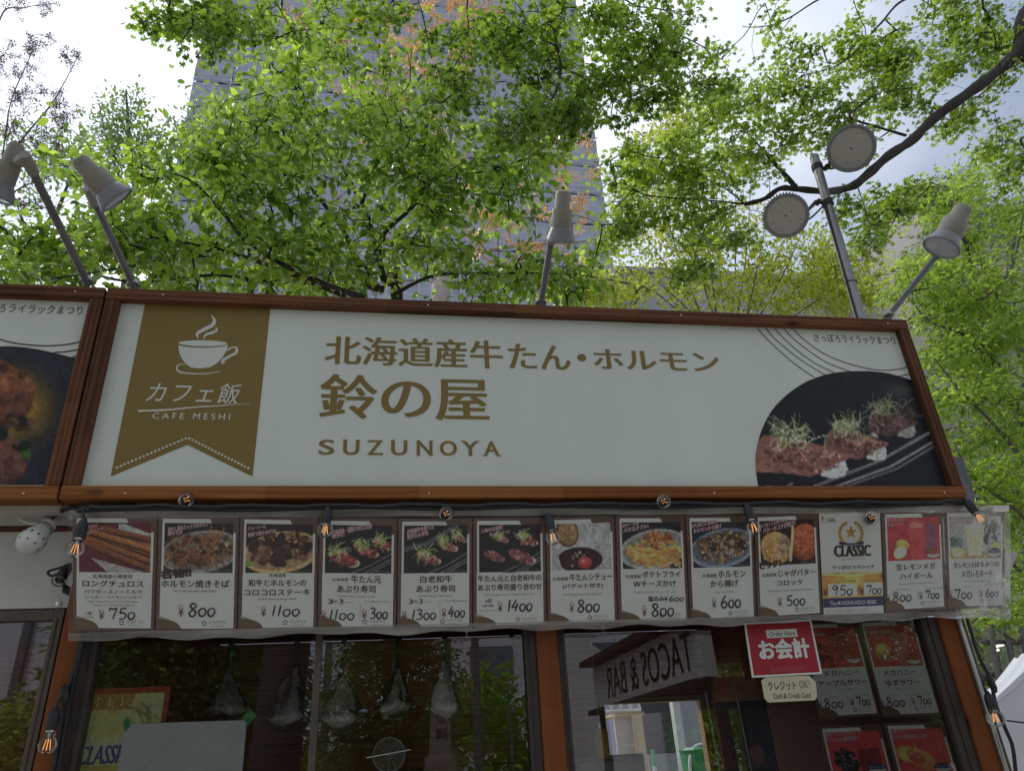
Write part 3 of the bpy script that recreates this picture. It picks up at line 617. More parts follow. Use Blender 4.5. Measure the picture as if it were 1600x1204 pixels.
# dark floodlight housing hung behind the sign's right end
fl = thing('floodlight', 'small dark grey box floodlight tucked behind the right end of the sign', 'floodlight', (1.43, 0.12, SZ0+0.05))
b = MB(); b.prism([(1.402, 0.02, SZ0-0.01), (1.436, 0.03, SZ0-0.025), (1.472, 0.05, SZ0+0.02), (1.474, 0.05, SZ0+0.16), (1.402, 0.03, SZ0+0.165)], (0.0, 0.14, 0.0)); o = b.build('housing', pm('charcoal_metal', (0.055, 0.058, 0.062), 0.45, 0.15), fl)
MB().box(1.40, 1.466, 0.162, 0.19, SZ0+0.03, SZ0+0.13).build('bracket', pm('charcoal_metal', (0, 0, 0)), fl)

# ------------------------------------------------------------------ the neighbour's sign
ns2 = thing('shop_sign', 'neighbouring cream sign with burger photo, cut off at the left edge', 'shop sign', (-2.81, 0.05, SZ0))
sign_body(ns2, -4.214, -1.406)
lt = MB(); u0, u1, v0, v1 = box_of(-2, 129, 474, 488, 479, 492)
put_text(lt, 'ろライラックまつり', flat, u0, u1, v0, v1, 0.001, 0, 0.006)
wtx = (u1-u0)/9; put_text(lt, 'さっぽ', flat, u0-3*wtx, u0-0.15*wtx, v0, v1, 0.001, 0, 0.006)
zn = lambda x, y: (x/3.2, 430+y/3.2)
for a in ([(-180, 230), (-60, 290), (0, 320), (80, 340), (200, 352), (320, 348), (412, 330)], [(270, 386), (330, 382), (400, 370)], [(360, 410), (388, 404)]):
    lt.ribbon([Sg(*zn(q_[0], q_[1]), 0.001) for q_ in smooth_path([(*q_, 0) for q_ in a], 8)], 0.0045)
lt.build('festival_lettering', inkdark, ns2)
pc = Pic(150, 150, (27, 29, 36), 5)                            # canvas: x -350..400, y 340..1060 of the enlarged corner
kn = lambda x, y: ((x+350)/750*150, (y-340)/720*150)
for i in range(14): pc.ell(*kn(60, 660), 62-3*i, 60-3.2*i, (34+7.0*i, 30+5.0*i, 28-1.3*i), 0, 0.5, op=0.5)
pc.ell(*kn(-60, 600), 48, 40, (92, 50, 26), 0.2, 0.1, 0.6); pc.blobs(40, *kn(-40, 590), 40, 30, 4, 10, [(86, 46, 26), (72, 40, 26), (98, 56, 32), (60, 34, 24)], 0.4)
pc.ell(*kn(-60, 520), 40, 12, (126, 72, 36), 0.15, 0.6, op=0.6)
pc.blobs(40, *kn(-60, 740), 44, 9, 3, 8, [(44, 34, 24), (70, 52, 30), (30, 26, 20)], 0.4)
pc.ell(*kn(-60, 930), 42, 34, (90, 52, 40), 0, 0.1, 0.5); pc.blobs(30, *kn(-60, 860), 46, 18, 3, 9, [(26, 36, 16), (40, 58, 22), (20, 26, 14), (62, 84, 34)], 0.4)
pc.blobs(20, *kn(-60, 960), 36, 18, 5, 10, [(88, 54, 42), (78, 46, 36)], 0.4); pc.noise(0.09, 2); pc.noise(0.08, 9)
crv = smooth_path([(*q_, 0) for q_ in [(-350, 430), (-150, 375), (0, 356), (120, 361), (250, 385), (380, 416)]], 8)
def pn(u, v):
    t = u; x = -350+730*u; top = np.interp(x, [q_[0] for q_ in crv], [q_[1] for q_ in crv]); y = top+(1047-top)*v
    sh = (y-416)/(1047-416)*142 if True else 0
    return x-max(sh, -10)*u, y
picture('food_photo', pc, lambda u, v: Sg(*zn(*pn(u, v)), 0.0013), ns2, 2.7, nx=130, ny=120, xy=lambda u, v: kn(*pn(u, v)))
# ================================================================== THE ROW OF MENU CARDS
TAU = R(23); PLN = np.array([0, math.cos(TAU), math.sin(TAU)]); PL0 = np.array([0, 0.004, 2.33]); NOUT = -PLN
def CP(px, py, off=0.0): return PN(px, py, PL0, PLN)+NOUT*off
paper = pm('white_card_paper', (0.78, 0.79, 0.73), 0.45, 0.04, 3.0, 0.05, 30, spec=.3)
cardbrown = pm('brown_card_print', (0.125, 0.062, 0.038), 0.4, 0.12, 6)
cardgold = pm('bronze_card_print', (0.15, 0.088, 0.036), 0.4, 0.1, 6)
cardgrey = pm('grey_card_print', (0.34, 0.33, 0.31), 0.4, 0.05, 6)
inkblack = pm('black_ink', (0.012, 0.012, 0.013), 0.5, 0.1)
inktext = pm('dark_text_ink', (0.035, 0.022, 0.020), 0.5, 0.1)
inkfaint = pm('faint_text_ink', (0.20, 0.185, 0.18), 0.5, 0.1)
inkred = pm('dark_red_ink', (0.22, 0.018, 0.022), 0.5, 0.1)
inkpink = pm('pale_pink_print', (0.62, 0.40, 0.42), 0.5, 0.15, 30)
redprint = pm('signal_red_print', (0.40, 0.018, 0.032), 0.42, 0.06, 8)
inkblue = pm('blue_print', (0.04, 0.09, 0.36), 0.45, 0.1)
inknavy = pm('navy_print', (0.022, 0.03, 0.13), 0.45, 0.1)
goldprint = pm('golden_print', (0.62, 0.36, 0.05), 0.45, 0.25, 5)
CM = [paper, cardbrown, cardgold, cardgrey, inktext, inkblack, inkfaint, inkred, inkpink, redprint, inknavy, goldprint, inkblue]
def quad_frame(tl, tr, bl, br, nout, bulge=0.004, seed=0):
    tl, tr, bl, br = map(np.asarray, (tl, tr, bl, br)); nout = np.asarray(nout); g_ = random.Random(seed); ph = g_.uniform(0, 6)
    def fr(u, v, o):                                     # v is measured downward
        p = (tl*(1-u)+tr*u)*(1-v)+(bl*(1-u)+br*u)*v
        return p+nout*(o+bulge*math.sin(math.pi*min(max(u, 0), 1))*(0.6+0.4*math.sin(3.0*v+ph)))
    return fr
def strips(pts_fn, n, mb, mi=0, col=None):               # a surface between two curves: pts_fn(t) -> (a, b)
    vs_ = []
    for i in range(n+1): vs_ += list(pts_fn(i/n))
    mb.add(vs_, [(2*i, 2*i+1, 2*i+3, 2*i+2) for i in range(n)], mi, col)
def sheet(mb, fr, u0, u1, v0, v1, off, mi, nu=8, nv=6):
    mb.add([fr(u0+(u1-u0)*i/nu, v0+(v1-v0)*j/nv, off) for j in range(nv+1) for i in range(nu+1)], [(j*(nu+1)+i, j*(nu+1)+i+1, (j+1)*(nu+1)+i+1, (j+1)*(nu+1)+i) for j in range(nv) for i in range(nu)], mi)
def T(mb, s, fr, u0, u1, v0, v1, mi=4, off=0.0016, **kw):
    put_text(mb, s, lambda a, b, o: fr(a, b, o), u0, u1, v1, v0, off, mi, **kw)
def food_canvas(kind, seed):
    W_, H_ = 86, 62; p = Pic(W_, H_, (16, 15, 16), seed)
    E_ = lambda *a, **k: p.ell(*a, **k)
    if kind == 'churros':
        p = Pic(W_, H_, (64, 14, 22), seed); p.poly([(14, 44), (80, 62), (40, 66)], (112, 108, 104)); p.poly([(48, 2), (54, 1), (90, 16), (90, 36), (46, 12)], (118, 115, 112))
        for i, (x0, y0, y1, c_) in enumerate(((20, 9, 30, 0), (17, 14, 40, 1), (24, 6, 22, 2), (12, 20, 50, 0), (8, 25, 60, 2), (15, 11, 35, 1))):
            cc_ = np.array(((116, 62, 22), (132, 74, 26), (98, 50, 18))[c_]); p.stroke([(x0, y0+1.6), (92, y1+2.2)], 7.5, (40, 18, 10)); p.stroke([(x0, y0), (92, y1)], 6.2, cc_)
            for d_ in (-1.6, .2, 1.9): p.stroke([(x0, y0+d_), (92, y1+d_*1.2)], .8, cc_*.62, .8)
            p.stroke([(x0, y0-1), (92, y1-1.2)], 1.0, cc_*1.3, .7)
    elif kind in ('noodles', 'steak', 'fries', 'karaage'):
        bg_ = {'noodles': (18, 17, 20), 'steak': (24, 18, 18), 'fries': (22, 21, 26), 'karaage': (26, 28, 36)}[kind]; p = Pic(W_, H_, bg_, seed)
        bowl_ = {'noodles': (104, 100, 94), 'steak': (150, 118, 74), 'fries': (122, 122, 112), 'karaage': (92, 98, 110)}[kind]
        p.ell(46, 36, 52, 27, bowl_, -0.16, 0.05); p.ell(46, 35, 49, 24, np.array(bowl_)*0.72, -0.16, 0.1)
        if kind == 'noodles':
            p.blobs(60, 46, 34, 42, 19, 3, 7, [(70, 40, 18), (46, 24, 12), (92, 58, 26)], 0.5, -0.16); p.strands(150, 40, 36, 42, 17, 20, 1.1, [(112, 70, 32), (86, 48, 20), (58, 28, 12), (128, 86, 44)])
            p.blobs(26, 60, 26, 24, 12, 2, 5, [(38, 24, 20), (92, 76, 40), (112, 104, 56), (60, 38, 24)], 0.5); p.strands(26, 62, 18, 12, 5, 12, 1.2, [(128, 80, 34), (106, 60, 22)])
        elif kind == 'steak':
            p.blobs(70, 44, 32, 40, 20, 4, 8, [(62, 36, 26), (44, 26, 20), (86, 52, 34), (34, 20, 17)], 0.6, -0.1); p.ell(43, 42, 10, 14, (46, 28, 24), 0.2, 0.2, 0.4); p.stroke([(12, 50), (24, 30)], 6, (98, 66, 44)); p.ell(5, 51, 8, 4, (86, 106, 30)); p.blobs(10, 60, 16, 18, 6, 2, 4, [(130, 92, 44), (112, 80, 40)])
            p.blobs(50, 46, 30, 36, 16, 1, 2, [(118, 82, 60), (30, 18, 16)], 0.2)
        elif kind == 'fries':
            p.strands(120, 42, 40, 40, 15, 18, 3.2, [(158, 110, 40), (172, 132, 58), (132, 84, 28)], 0.4, 0.1); p.blobs(60, 52, 24, 22, 11, 2, 4, [(128, 62, 20), (150, 92, 40), (98, 46, 18), (144, 106, 70)], 0.4); p.strands(30, 52, 20, 18, 8, 7, 1.6, [(150, 86, 28), (124, 54, 18)])
        else:
            p.blobs(95, 44, 34, 40, 19, 3, 6.5, [(112, 84, 58), (134, 106, 78), (84, 58, 40), (62, 42, 32)], 0.6, -0.16); p.blobs(80, 44, 33, 38, 17, 1, 2, [(150, 124, 96), (60, 42, 32)], 0.3)
    elif kind in ('sushi', 'wagyu', 'mixed'):
        for a in (0, 7, 11): p.stroke([(24, 66+a), (58, 52+a*0.9), (92, 33+a)], 1.5, (92, 92, 94), 0.8)
        spots = {'sushi': [(74, 24, .8), (52, 33, .95), (22, 43, 1.25)], 'wagyu': [(74, 16, .7), (58, 27, .85), (32, 42, 1.0)], 'mixed': [(30, 18, .6), (66, 20, .9), (20, 41, .85), (58, 42, 1.15)]}[kind]
        if kind == 'wagyu': p.stroke([(0, 32), (30, 24), (70, 2)], 6, (70, 76, 84), 0.7)
        for x, y, s_ in spots:
            c_ = [(118, 40, 28), (96, 34, 26), (140, 62, 44)] if kind == 'sushi' else [(92, 44, 46), (120, 66, 62), (66, 30, 32), (142, 92, 86)]
            p.ell(x+11*s_, y+5*s_, 8*s_, 4.5*s_, (150, 142, 122)); p.ell(x, y, 18*s_, 7.5*s_, c_[1], 0.35, 0.2, 0.4); p.blobs(28, x, y, 16*s_, 6*s_, 1.2, 3*s_, c_, 0.4, 0.35); p.strands(12, x, y+2, 14*s_, 4*s_, 8, 0.9, [(52, 20, 18), (150, 104, 92)], 0.4)
            if kind != 'mixed' or y < 30: p.strands(34, x-5*s_, y-8*s_, 9*s_, 5*s_, 11*s_, 1.0, [(104, 128, 56), (142, 156, 92), (76, 98, 40), (160, 162, 120)])
    elif kind == 'stew':
        p = Pic(W_, H_, (120, 121, 118), seed); p.ell(40, 48, 34, 17, (30, 12, 12), 0, 0.06); p.blobs(30, 34, 48, 24, 10, 1.5, 4, [(72, 30, 24), (48, 18, 16), (128, 112, 104), (36, 14, 14)]); p.ell(47, 53, 11, 9, (150, 36, 30), 0, 0.1, 0.5); p.ell(44, 50, 3, 2, (176, 96, 84))
        p.ell(22, 12, 17, 20, (70, 44, 24), -0.3, 0.06); p.ell(23, 12, 14, 17, (112, 84, 50), -0.3, 0.1); p.blobs(60, 23, 12, 12, 15, 0.7, 1.5, [(88, 62, 34), (134, 106, 66)], 0.1); p.poly([(0, 16), (8, 40), (14, 62), (0, 62)], (118, 119, 116))
    elif kind == 'croquette':
        p = Pic(W_, H_, (26, 12, 10), seed); p.ell(24, 38, 25, 23, (168, 112, 50), 0.5, 0.06, 0.3); p.blobs(110, 20, 40, 20, 18, 1, 2.4, [(184, 132, 64), (140, 80, 30), (198, 156, 92)], 0.2, 0.5); p.ell(36, 36, 12, 18, (132, 104, 72), 0.1, 0.2); p.blobs(40, 36, 38, 9, 14, 1, 3, [(112, 88, 66), (150, 124, 84), (92, 68, 52)], 0.2)
        p.ell(70, 32, 24, 27, (142, 56, 16), 0.1, 0.06, 0.5); p.blobs(130, 72, 32, 20, 24, 1, 2.2, [(160, 70, 22), (112, 40, 12), (176, 92, 36)], 0.2); p.stroke([(52, 10), (50, 30), (46, 56)], 4, (196, 160, 92))
    elif kind in ('highball', 'lemonade', 'apple', 'yuzu', 'berry', 'orange'):
        red = (128, 16, 24); p = Pic(W_, H_, {'lemonade': (112, 116, 110), 'berry': (150, 22, 26), 'orange': (150, 22, 26)}.get(kind, red), seed)
        if kind == 'highball':
            p.poly([(34, 8), (60, 4), (57, 62), (37, 62)], (150, 28, 34)); p.ell(47, 12, 12, 4, (164, 78, 60)); p.ell(24, 40, 12, 9, (150, 122, 30), 0.2, 0.1, 0.4); p.ell(20, 50, 12, 9, (176, 168, 92), -0.5, 0.1); p.ell(20, 50, 9, 6.5, (196, 190, 130), -0.5, 0.2); p.poly([(64, 6), (80, 10), (78, 60), (62, 60)], (92, 40, 60))
        elif kind == 'lemonade':
            p.blobs(40, 70, 26, 16, 18, 2, 5, [(28, 48, 34), (40, 66, 48), (22, 34, 28)], 0.4); p.poly([(0, 54), (86, 50), (86, 62), (0, 62)], (118, 96, 60)); p.poly([(24, 10), (58, 8), (52, 58), (30, 58)], (150, 146, 100)); p.ell(42, 18, 11, 10, (168, 164, 112), 0, 0.2); p.ell(42, 18, 8, 7, (182, 178, 136), 0, 0.3); p.blobs(20, 10, 40, 9, 12, 2, 5, [(52, 84, 62), (74, 104, 84)]); p.ell(12, 53, 11, 8, (184, 164, 66), 0.2, 0.1); p.ell(12, 53, 8, 5.5, (196, 184, 110), 0.2, 0.3); p.ell(76, 44, 9, 5, (190, 132, 38))
        elif kind == 'apple':
            p.poly([(40, 4), (74, 4), (68, 50), (46, 50)], (100, 20, 28)); p.blobs(20, 20, 40, 16, 14, 3, 7, [(112, 18, 22), (86, 12, 16)], 0.5)
        elif kind == 'yuzu':
            p.poly([(40, 14), (72, 10), (64, 60), (46, 60)], (120, 62, 58)); p.ell(22, 40, 17, 14, (150, 104, 26), -0.4, 0.1, 0.5); p.ell(20, 34, 12, 7, (172, 130, 44), -0.4, 0.4)
        elif kind == 'berry':
            p.poly([(44, 26), (80, 24), (78, 70), (46, 70)], (86, 14, 24)); p.blobs(46, 24, 42, 17, 17, 4, 6.5, [(20, 14, 20), (14, 10, 14), (28, 18, 26)], 0.5); p.blobs(40, 23, 38, 15, 15, 0.6, 1.1, [(120, 116, 120)], 0)
        else:
            p.ell(20, 34, 21, 12, (176, 92, 20), 0.2, 0.08); p.ell(20, 34, 17, 9, (196, 120, 34), 0.2, 0.2); p.ell(40, 44, 20, 16, (184, 96, 16), 0.3, 0.08, 0.4); p.ell(30, 38, 16, 9, (128, 44, 18), 0.4, 0.2); p.strands(20, 22, 34, 15, 7, 9, .8, [(214, 150, 60)], None, 0.1)
    p.noise(0.10, 2); p.noise(0.06, 6); return p
def badge(mb, fr, u0, u1, v0, v1, juice):
    el = lambda s0, s1, sc, o, mi: mb.poly([fr((u0+u1)/2+(u1-u0)/2*sc*math.cos(t), (v0+v1)/2-(v1-v0)/2*sc*math.sin(t), o) for t in np.linspace(s0, s1, 16)], mi)
    el(0, 2*math.pi*15/16, 1, .0013, 10 if juice else 9); el(-math.pi*0.93, -math.pi*0.07, .96, .0015, 0)
    T(mb, 'ジュース' if juice else 'アルコール', fr, u0+.03, u1-.03, v0+.018, v0+(v1-v0)*.5, 0 if juice else 11, .0016); T(mb, 'Alcohol Free' if juice else 'Alcohol', fr, u0+.05, u1-.05, v0+(v1-v0)*.62, v0+(v1-v0)*.78, 4, .0017)
def menu_card(tl, tr, bl, br, nout, seed, label, photo, lines, english, prices, shout=(), stamp=None, note=None, group='menu cards in the hanging row', badge_=None, cut=1.0, full_photo=None):
    tl, tr, bl, br = map(np.asarray, (tl, tr, bl, br)); c_ = (bl+br)/2
    t = thing('menu_card', label, 'menu card', c_, group)
    fr = quad_frame(tl, tr, bl, br, nout, 0.004, seed)
    vmax = min(cut, 1.0)
    b = MB(); sheet(b, fr, 0, 1, 0, vmax, 0.0, 0); sheet(b, fr, 0.0, 1, 0, vmax, -0.0006, 0); b.build('backing_sheet', cardbrown, t)
    b = MB(); o = 0.0005
    sheet(b, fr, .052, .64, .026, .064, o, 0, 6, 1); b.poly([fr(.64, .026, o), fr(.665, .064, o), fr(.64, .064, o)], 0)
    sheet(b, fr, .05, .935, .064, min(.5, vmax), o, 0, 8, 4); sheet(b, fr, .935, .965, .146, min(.5, vmax), o, 0, 1, 4)
    if vmax > .6:
        sheet(b, fr, .045, .962, .5, .87, o, 0, 8, 4)
        strips(lambda s: (fr(.962-s*.91, .87, o), fr(.960-s*.91, .972-(0 if s < .70 else (s-.70)/.30*.075*(1.0-0.35*(1-(s-.70)/.30))), o)), 26, b, 0)
        b.poly([fr(.03, .972, o+.0003), fr(.31, .972, o+.0003)]+[fr(.03+.28*math.cos(a), .972-.085*math.sin(a), o+.0003) for a in np.linspace(0.1, math.pi/2, 10)], 2)
        b.poly([fr(.03, .885, o+.0002), fr(.03, .862, o+.0002), fr(.08, .874, o+.0002), fr(.17, .892, o+.0002)], 3)
    b.build('paper', CM, t)
    pcv = food_canvas(photo, seed*7+3)
    picture('food_photo', pcv, lambda u, v: fr(.078+.857*u, (.063+.43*v) if full_photo is None else (.063+full_photo*v), .0009), t, 3.3)
    b = MB()
    for a in lines: T(b, a[0], fr, a[1], a[2], a[3], a[4], offset=.02 if (a[4]-a[3]) > .045 else .012, mi=4)
    for a in english: T(b, a[0], fr, a[1], a[2], a[3], a[4], mi=6 if len(a) < 6 else a[5])
    # caption on the photograph, white with a pinkish edge
    for i, s_ in enumerate(shout):
        u0, u1, v0, v1, rt = s_[1:]
        put_text(b, s_[0], lambda a, c, o_: fr(a, c, o_), u0, u1, v1, v0, .0012, 8, offset=.07, rot=-rt, thin=1); put_text(b, s_[0], lambda a, c, o_: fr(a, c, o_), u0, u1, v1, v0, .0014, 9, offset=0.0, rot=-rt)
    if stamp:
        put_text(b, stamp[0], lambda a, c, o_: fr(a, c, o_), *stamp[1:3], stamp[4], stamp[3], .0018, 5, offset=.08, rot=-.06, thin=1); put_text(b, stamp[0], lambda a, c, o_: fr(a, c, o_), *stamp[1:3], stamp[4], stamp[3], .0020, 9, offset=.005, rot=-.06)
    if vmax > .6:
        T(b, '※写真はイメージです', fr, .70, .91, .468, .484, mi=3, off=.0014)
        T(b, 'りらテラス', fr, .665, .87, .905, .935, mi=6); T(b, 'Lilac Terrace', fr, .69, .84, .945, .955, mi=6)
        for k in range(5):
            a = math.pi/2+k*2*math.pi/5; cu, cv = .60+.024*math.cos(a), .925-.017*math.sin(a); b.poly([fr(cu+.010*math.cos(q), cv-.007*math.sin(q), .0015) for q in np.linspace(0, 6.28, 8)[:-1]], 4 if k % 2 else 10)
    b.build('lettering', CM, t)
    b = MB()
    for (s_, u0, u1, v0, v1, yu) in prices:
        T(b, '¥', fr, yu, yu+.062, v0+(v1-v0)*.32, v1+.002, mi=7 if seed % 3 else 4, offset=.018); T(b, '税込', fr, yu+.005, yu+.06, v0+.012, v0+.012+.016, mi=7)
        put_price(b, s_, lambda a, c, o_: fr(a, c, o_), u0, u1, v1, v0, .0018, 5, 0.12, tuple(nout))
    if len(prices) > 1:
        x = prices[1][5]-.022; b.ribbon([fr(x, .765, .0016), fr(x, .905, .0016)], .0008, tuple(nout), 6)
    if note:
        T(b, note[0], fr, *note[1:5], mi=5, offset=.03)
        put_price(b, note[5], lambda a, c, o_: fr(a, c, o_), note[6], note[7], note[4], note[3], .0018, 5, .16, tuple(nout))
    if b.n: b.build('price', CM, t)
    if badge_ is not None:
        b = MB(); badge(b, fr, *badge_); b.build('badge', CM, t)
    return t
DV = [(112, 804, 113, 985), (247, 805, 241.5, 986), (374.6, 806, 370.5, 986), (498.4, 808, 495.2, 984), (621.3, 810, 619.4, 984), (738.5, 809, 738.5, 982), (852, 808, 855, 978), (960.8, 805, 966, 975),
      (1070, 804.5, 1078, 972.5), (1177, 804, 1183, 967), (1278, 800, 1286, 961), (1376, 799, 1382, 957), (1473, 797, 1480, 951), (1571, 796, 1570, 949)]
def card_corners(i):
    a, b = DV[i], DV[i+1]; e_ = 1.2
    return CP(a[0]+e_, a[1]), CP(b[0]-e_, b[1]), CP(a[2]+e_, a[3]), CP(b[2]-e_, b[3])
HK = '北海道産'
def two(p, q): return [(p, .12, .42, .80, .895, .02), (q, .66, .88, .80, .885, .55)]
CARDS = [
 ('menu card with long churros photo, priced 750, leftmost of the row', 'churros', [('北海道産小麦使用', .24, .72, .51, .545), ('ロングチュロス', .12, .86, .562, .618), ('パウダースノーミルク', .14, .84, .64, .678), ('(シュガー／シナモンシュガー)', .15, .84, .692, .722)],
  [('Sugar Long Churros with Milk Sugar', .18, .81, .735, .755), ('(Sugar or Cinnamon Sugar)', .25, .75, .765, .785), ('1本', .16, .235, .83, .865, 4), ('(1piece)', .13, .26, .872, .89)], [('750', .44, .76, .80, .895, .32)], [('みんな大好き', .1, .3, .085, .115, .12), ('チュロスです！', .13, .38, .125, .155, .2)], None, None),
 ('menu card with fried noodles photo and red stamp, priced 800', 'noodles', [('ホルモン焼きそば', .06, .90, .555, .62)], [('Stir-Fried Noodles with Offals', .21, .74, .637, .658)], [('800', .40, .73, .755, .865, .28)], [('和だし香るミックスホルモン', .12, .62, .075, .115, .12), ('焼きそば', .12, .30, .135, .165, .12)], ('名物!!', .05, .42, .46, .535), None),
 ('menu card with cubed wagyu and offal steak photo, priced 1100', 'steak', [(HK, .38, .60, .495, .53), ('和牛とホルモンの', .12, .86, .55, .61), ('コロコロステーキ', .07, .91, .635, .69)], [('Grilled Offals & Wagyu Beef', .24, .74, .712, .732)], [('1100', .42, .78, .775, .87, .29)], [('ジューシーに', .1, .33, .08, .11, .1), ('鉄板で焼きあげる!', .1, .46, .125, .16, .12)], None, None),
 ('menu card for beef tongue sushi, two prices 1100 and 300', 'sushi', [(HK, .17, .38, .535, .565), ('牛たん元', .42, .80, .51, .58), ('あぶり寿司', .24, .73, .60, .665)], [('Grilled Beef Tongue Sushi', .25, .73, .69, .708), ('貫(', .205, .25, .735, .76, 4), ('pieces)', .34, .44, .745, .757), ('プラス1貫(additional 1piece)', .58, .93, .735, .755)], [('1100', .14, .46, .815, .905, .04), ('300', .66, .89, .80, .895, .56)], [('北海道産・霜降りのたん元を', .16, .68, .075, .125, .14), ('贅沢に', .16, .33, .14, .175, .14)], None, ('3', .125, .19, .725, .765, '3', .255, .32)),
 ('menu card for wagyu sushi, two prices 1300 and 400', 'wagyu', [('白老和牛', .30, .73, .515, .58), ('あぶり寿司', .25, .77, .60, .665)], [('Grilled Wagyu Beef Sushi', .27, .74, .69, .708), ('貫(', .225, .27, .735, .76, 4), ('pieces)', .36, .46, .745, .757), ('プラス1貫(additional)', .61, .93, .735, .755)], [('1300', .19, .51, .815, .905, .06), ('400', .68, .90, .795, .89, .59)], [('白老和牛を使った', .12, .48, .075, .12, .14), ('贅沢なお寿司', .12, .40, .13, .17, .14)], None, ('3', .15, .205, .725, .765, '3', .28, .335)),
 ('menu card for mixed sushi platter on dark plate, priced 1400', 'mixed', [(HK, .38, .59, .475, .505), ('牛たん元と白老和牛の', .06, .94, .52, .58), ('あぶり寿司盛り合わせ', .06, .94, .60, .66)], [('Beef Tongue Sushi & Wagyu Beef Sushi', .15, .84, .688, .708), ('4貫', .16, .25, .735, .77, 4), ('(各2貫)', .12, .28, .782, .81, 4), ('(Each 2pieces)', .08, .32, .83, .845)], [('1400', .46, .80, .745, .85, .33)], [('人気のお寿司', .1, .4, .085, .12, .12), ('食べくらべ！', .22, .5, .125, .155, .1)], None, None),
 ('menu card with beef stew bowl and bread slice photo, priced 800', 'stew', [(HK, .07, .30, .55, .585), ('牛たんシチュー', .32, .94, .525, .59), ('(バゲット付き)', .22, .80, .615, .665)], [('Beef Tongue Stew with Baguette', .23, .78, .705, .725)], [('800', .42, .74, .765, .875, .31)], [], None, None),
 ('menu card with cheese french fries photo, prices 600 and 800', 'fries', [(HK, .11, .33, .545, .58), ('ポテトフライ', .35, .90, .515, .575), ('Ｗチーズかけ', .22, .83, .60, .66)], [('French Fries with 2Types of Cheese', .23, .82, .70, .72)], [('800', .46, .78, .815, .93, .33)], [('濃厚チーズの', .06, .32, .07, .10, .1), ('とろけるダブル！', .06, .46, .10, .14, .12)], None, ('塩のみ¥', .42, .70, .745, .795, '600', .72, .93)),
 ('menu card with fried offal bites photo, priced 600', 'karaage', [(HK, .20, .42, .55, .585), ('ホルモン', .44, .86, .525, .59), ('から揚げ', .32, .74, .615, .68)], [('Deep-Fried Offals', .38, .68, .72, .738)], [('600', .46, .76, .76, .875, .33)], [('かむほどに旨味の', .08, .45, .06, .10, .12), ('ホルモンから揚げ', .1, .52, .105, .145, .12)], None, None),
 ('menu card with split croquette photo, priced 500', 'croquette', [(HK, .08, .31, .565, .60), ('じゃがバター', .34, .92, .54, .605), ('コロッケ', .31, .72, .64, .69)], [('Big Hokkaido Potato & Butter Croquette', .16, .86, .73, .75)], [('500', .44, .73, .79, .885, .31)], [('ほくほくじゃがいもと', .08, .5, .065, .105, .13), ('バターのコクが魅力！', .12, .64, .10, .15, .14)], ('ビッグ！', .06, .38, .45, .515), None),
 None,
 ('menu card with red highball and lemon photo, prices 800 and 700', 'highball', [('生レモンメガ', .20, .84, .525, .585), ('ハイボール', .26, .79, .62, .68)], [('Whisky and Soda with Fresh Lemon', .22, .83, .715, .735), ('メガ Large', .18, .37, .77, .79), ('スモール Small', .67, .95, .77, .79)], two('800', '700'), [('生レモンの', .08, .33, .065, .10, .03), ('メガハイ！', .08, .33, .11, .145, .03)], None, None),
 ('menu card with pale lemonade glass photo, rightmost of the row', 'lemonade', [('生レモンと', .13, .47, .53, .585), ('はちみつの', .48, .9, .525, .58), ('メガレモネード', .25, .78, .61, .68)], [('Fresh Lemonade with Honey', .31, .74, .715, .735), ('メガ Large', .24, .42, .77, .79), ('スモール Small', .69, .95, .74, .76)], two('700', '600'), [('フレッシュなレモンと', .09, .46, .065, .10, .02), ('はちみつの贅沢', .09, .44, .11, .145, .02)], None, None),
]
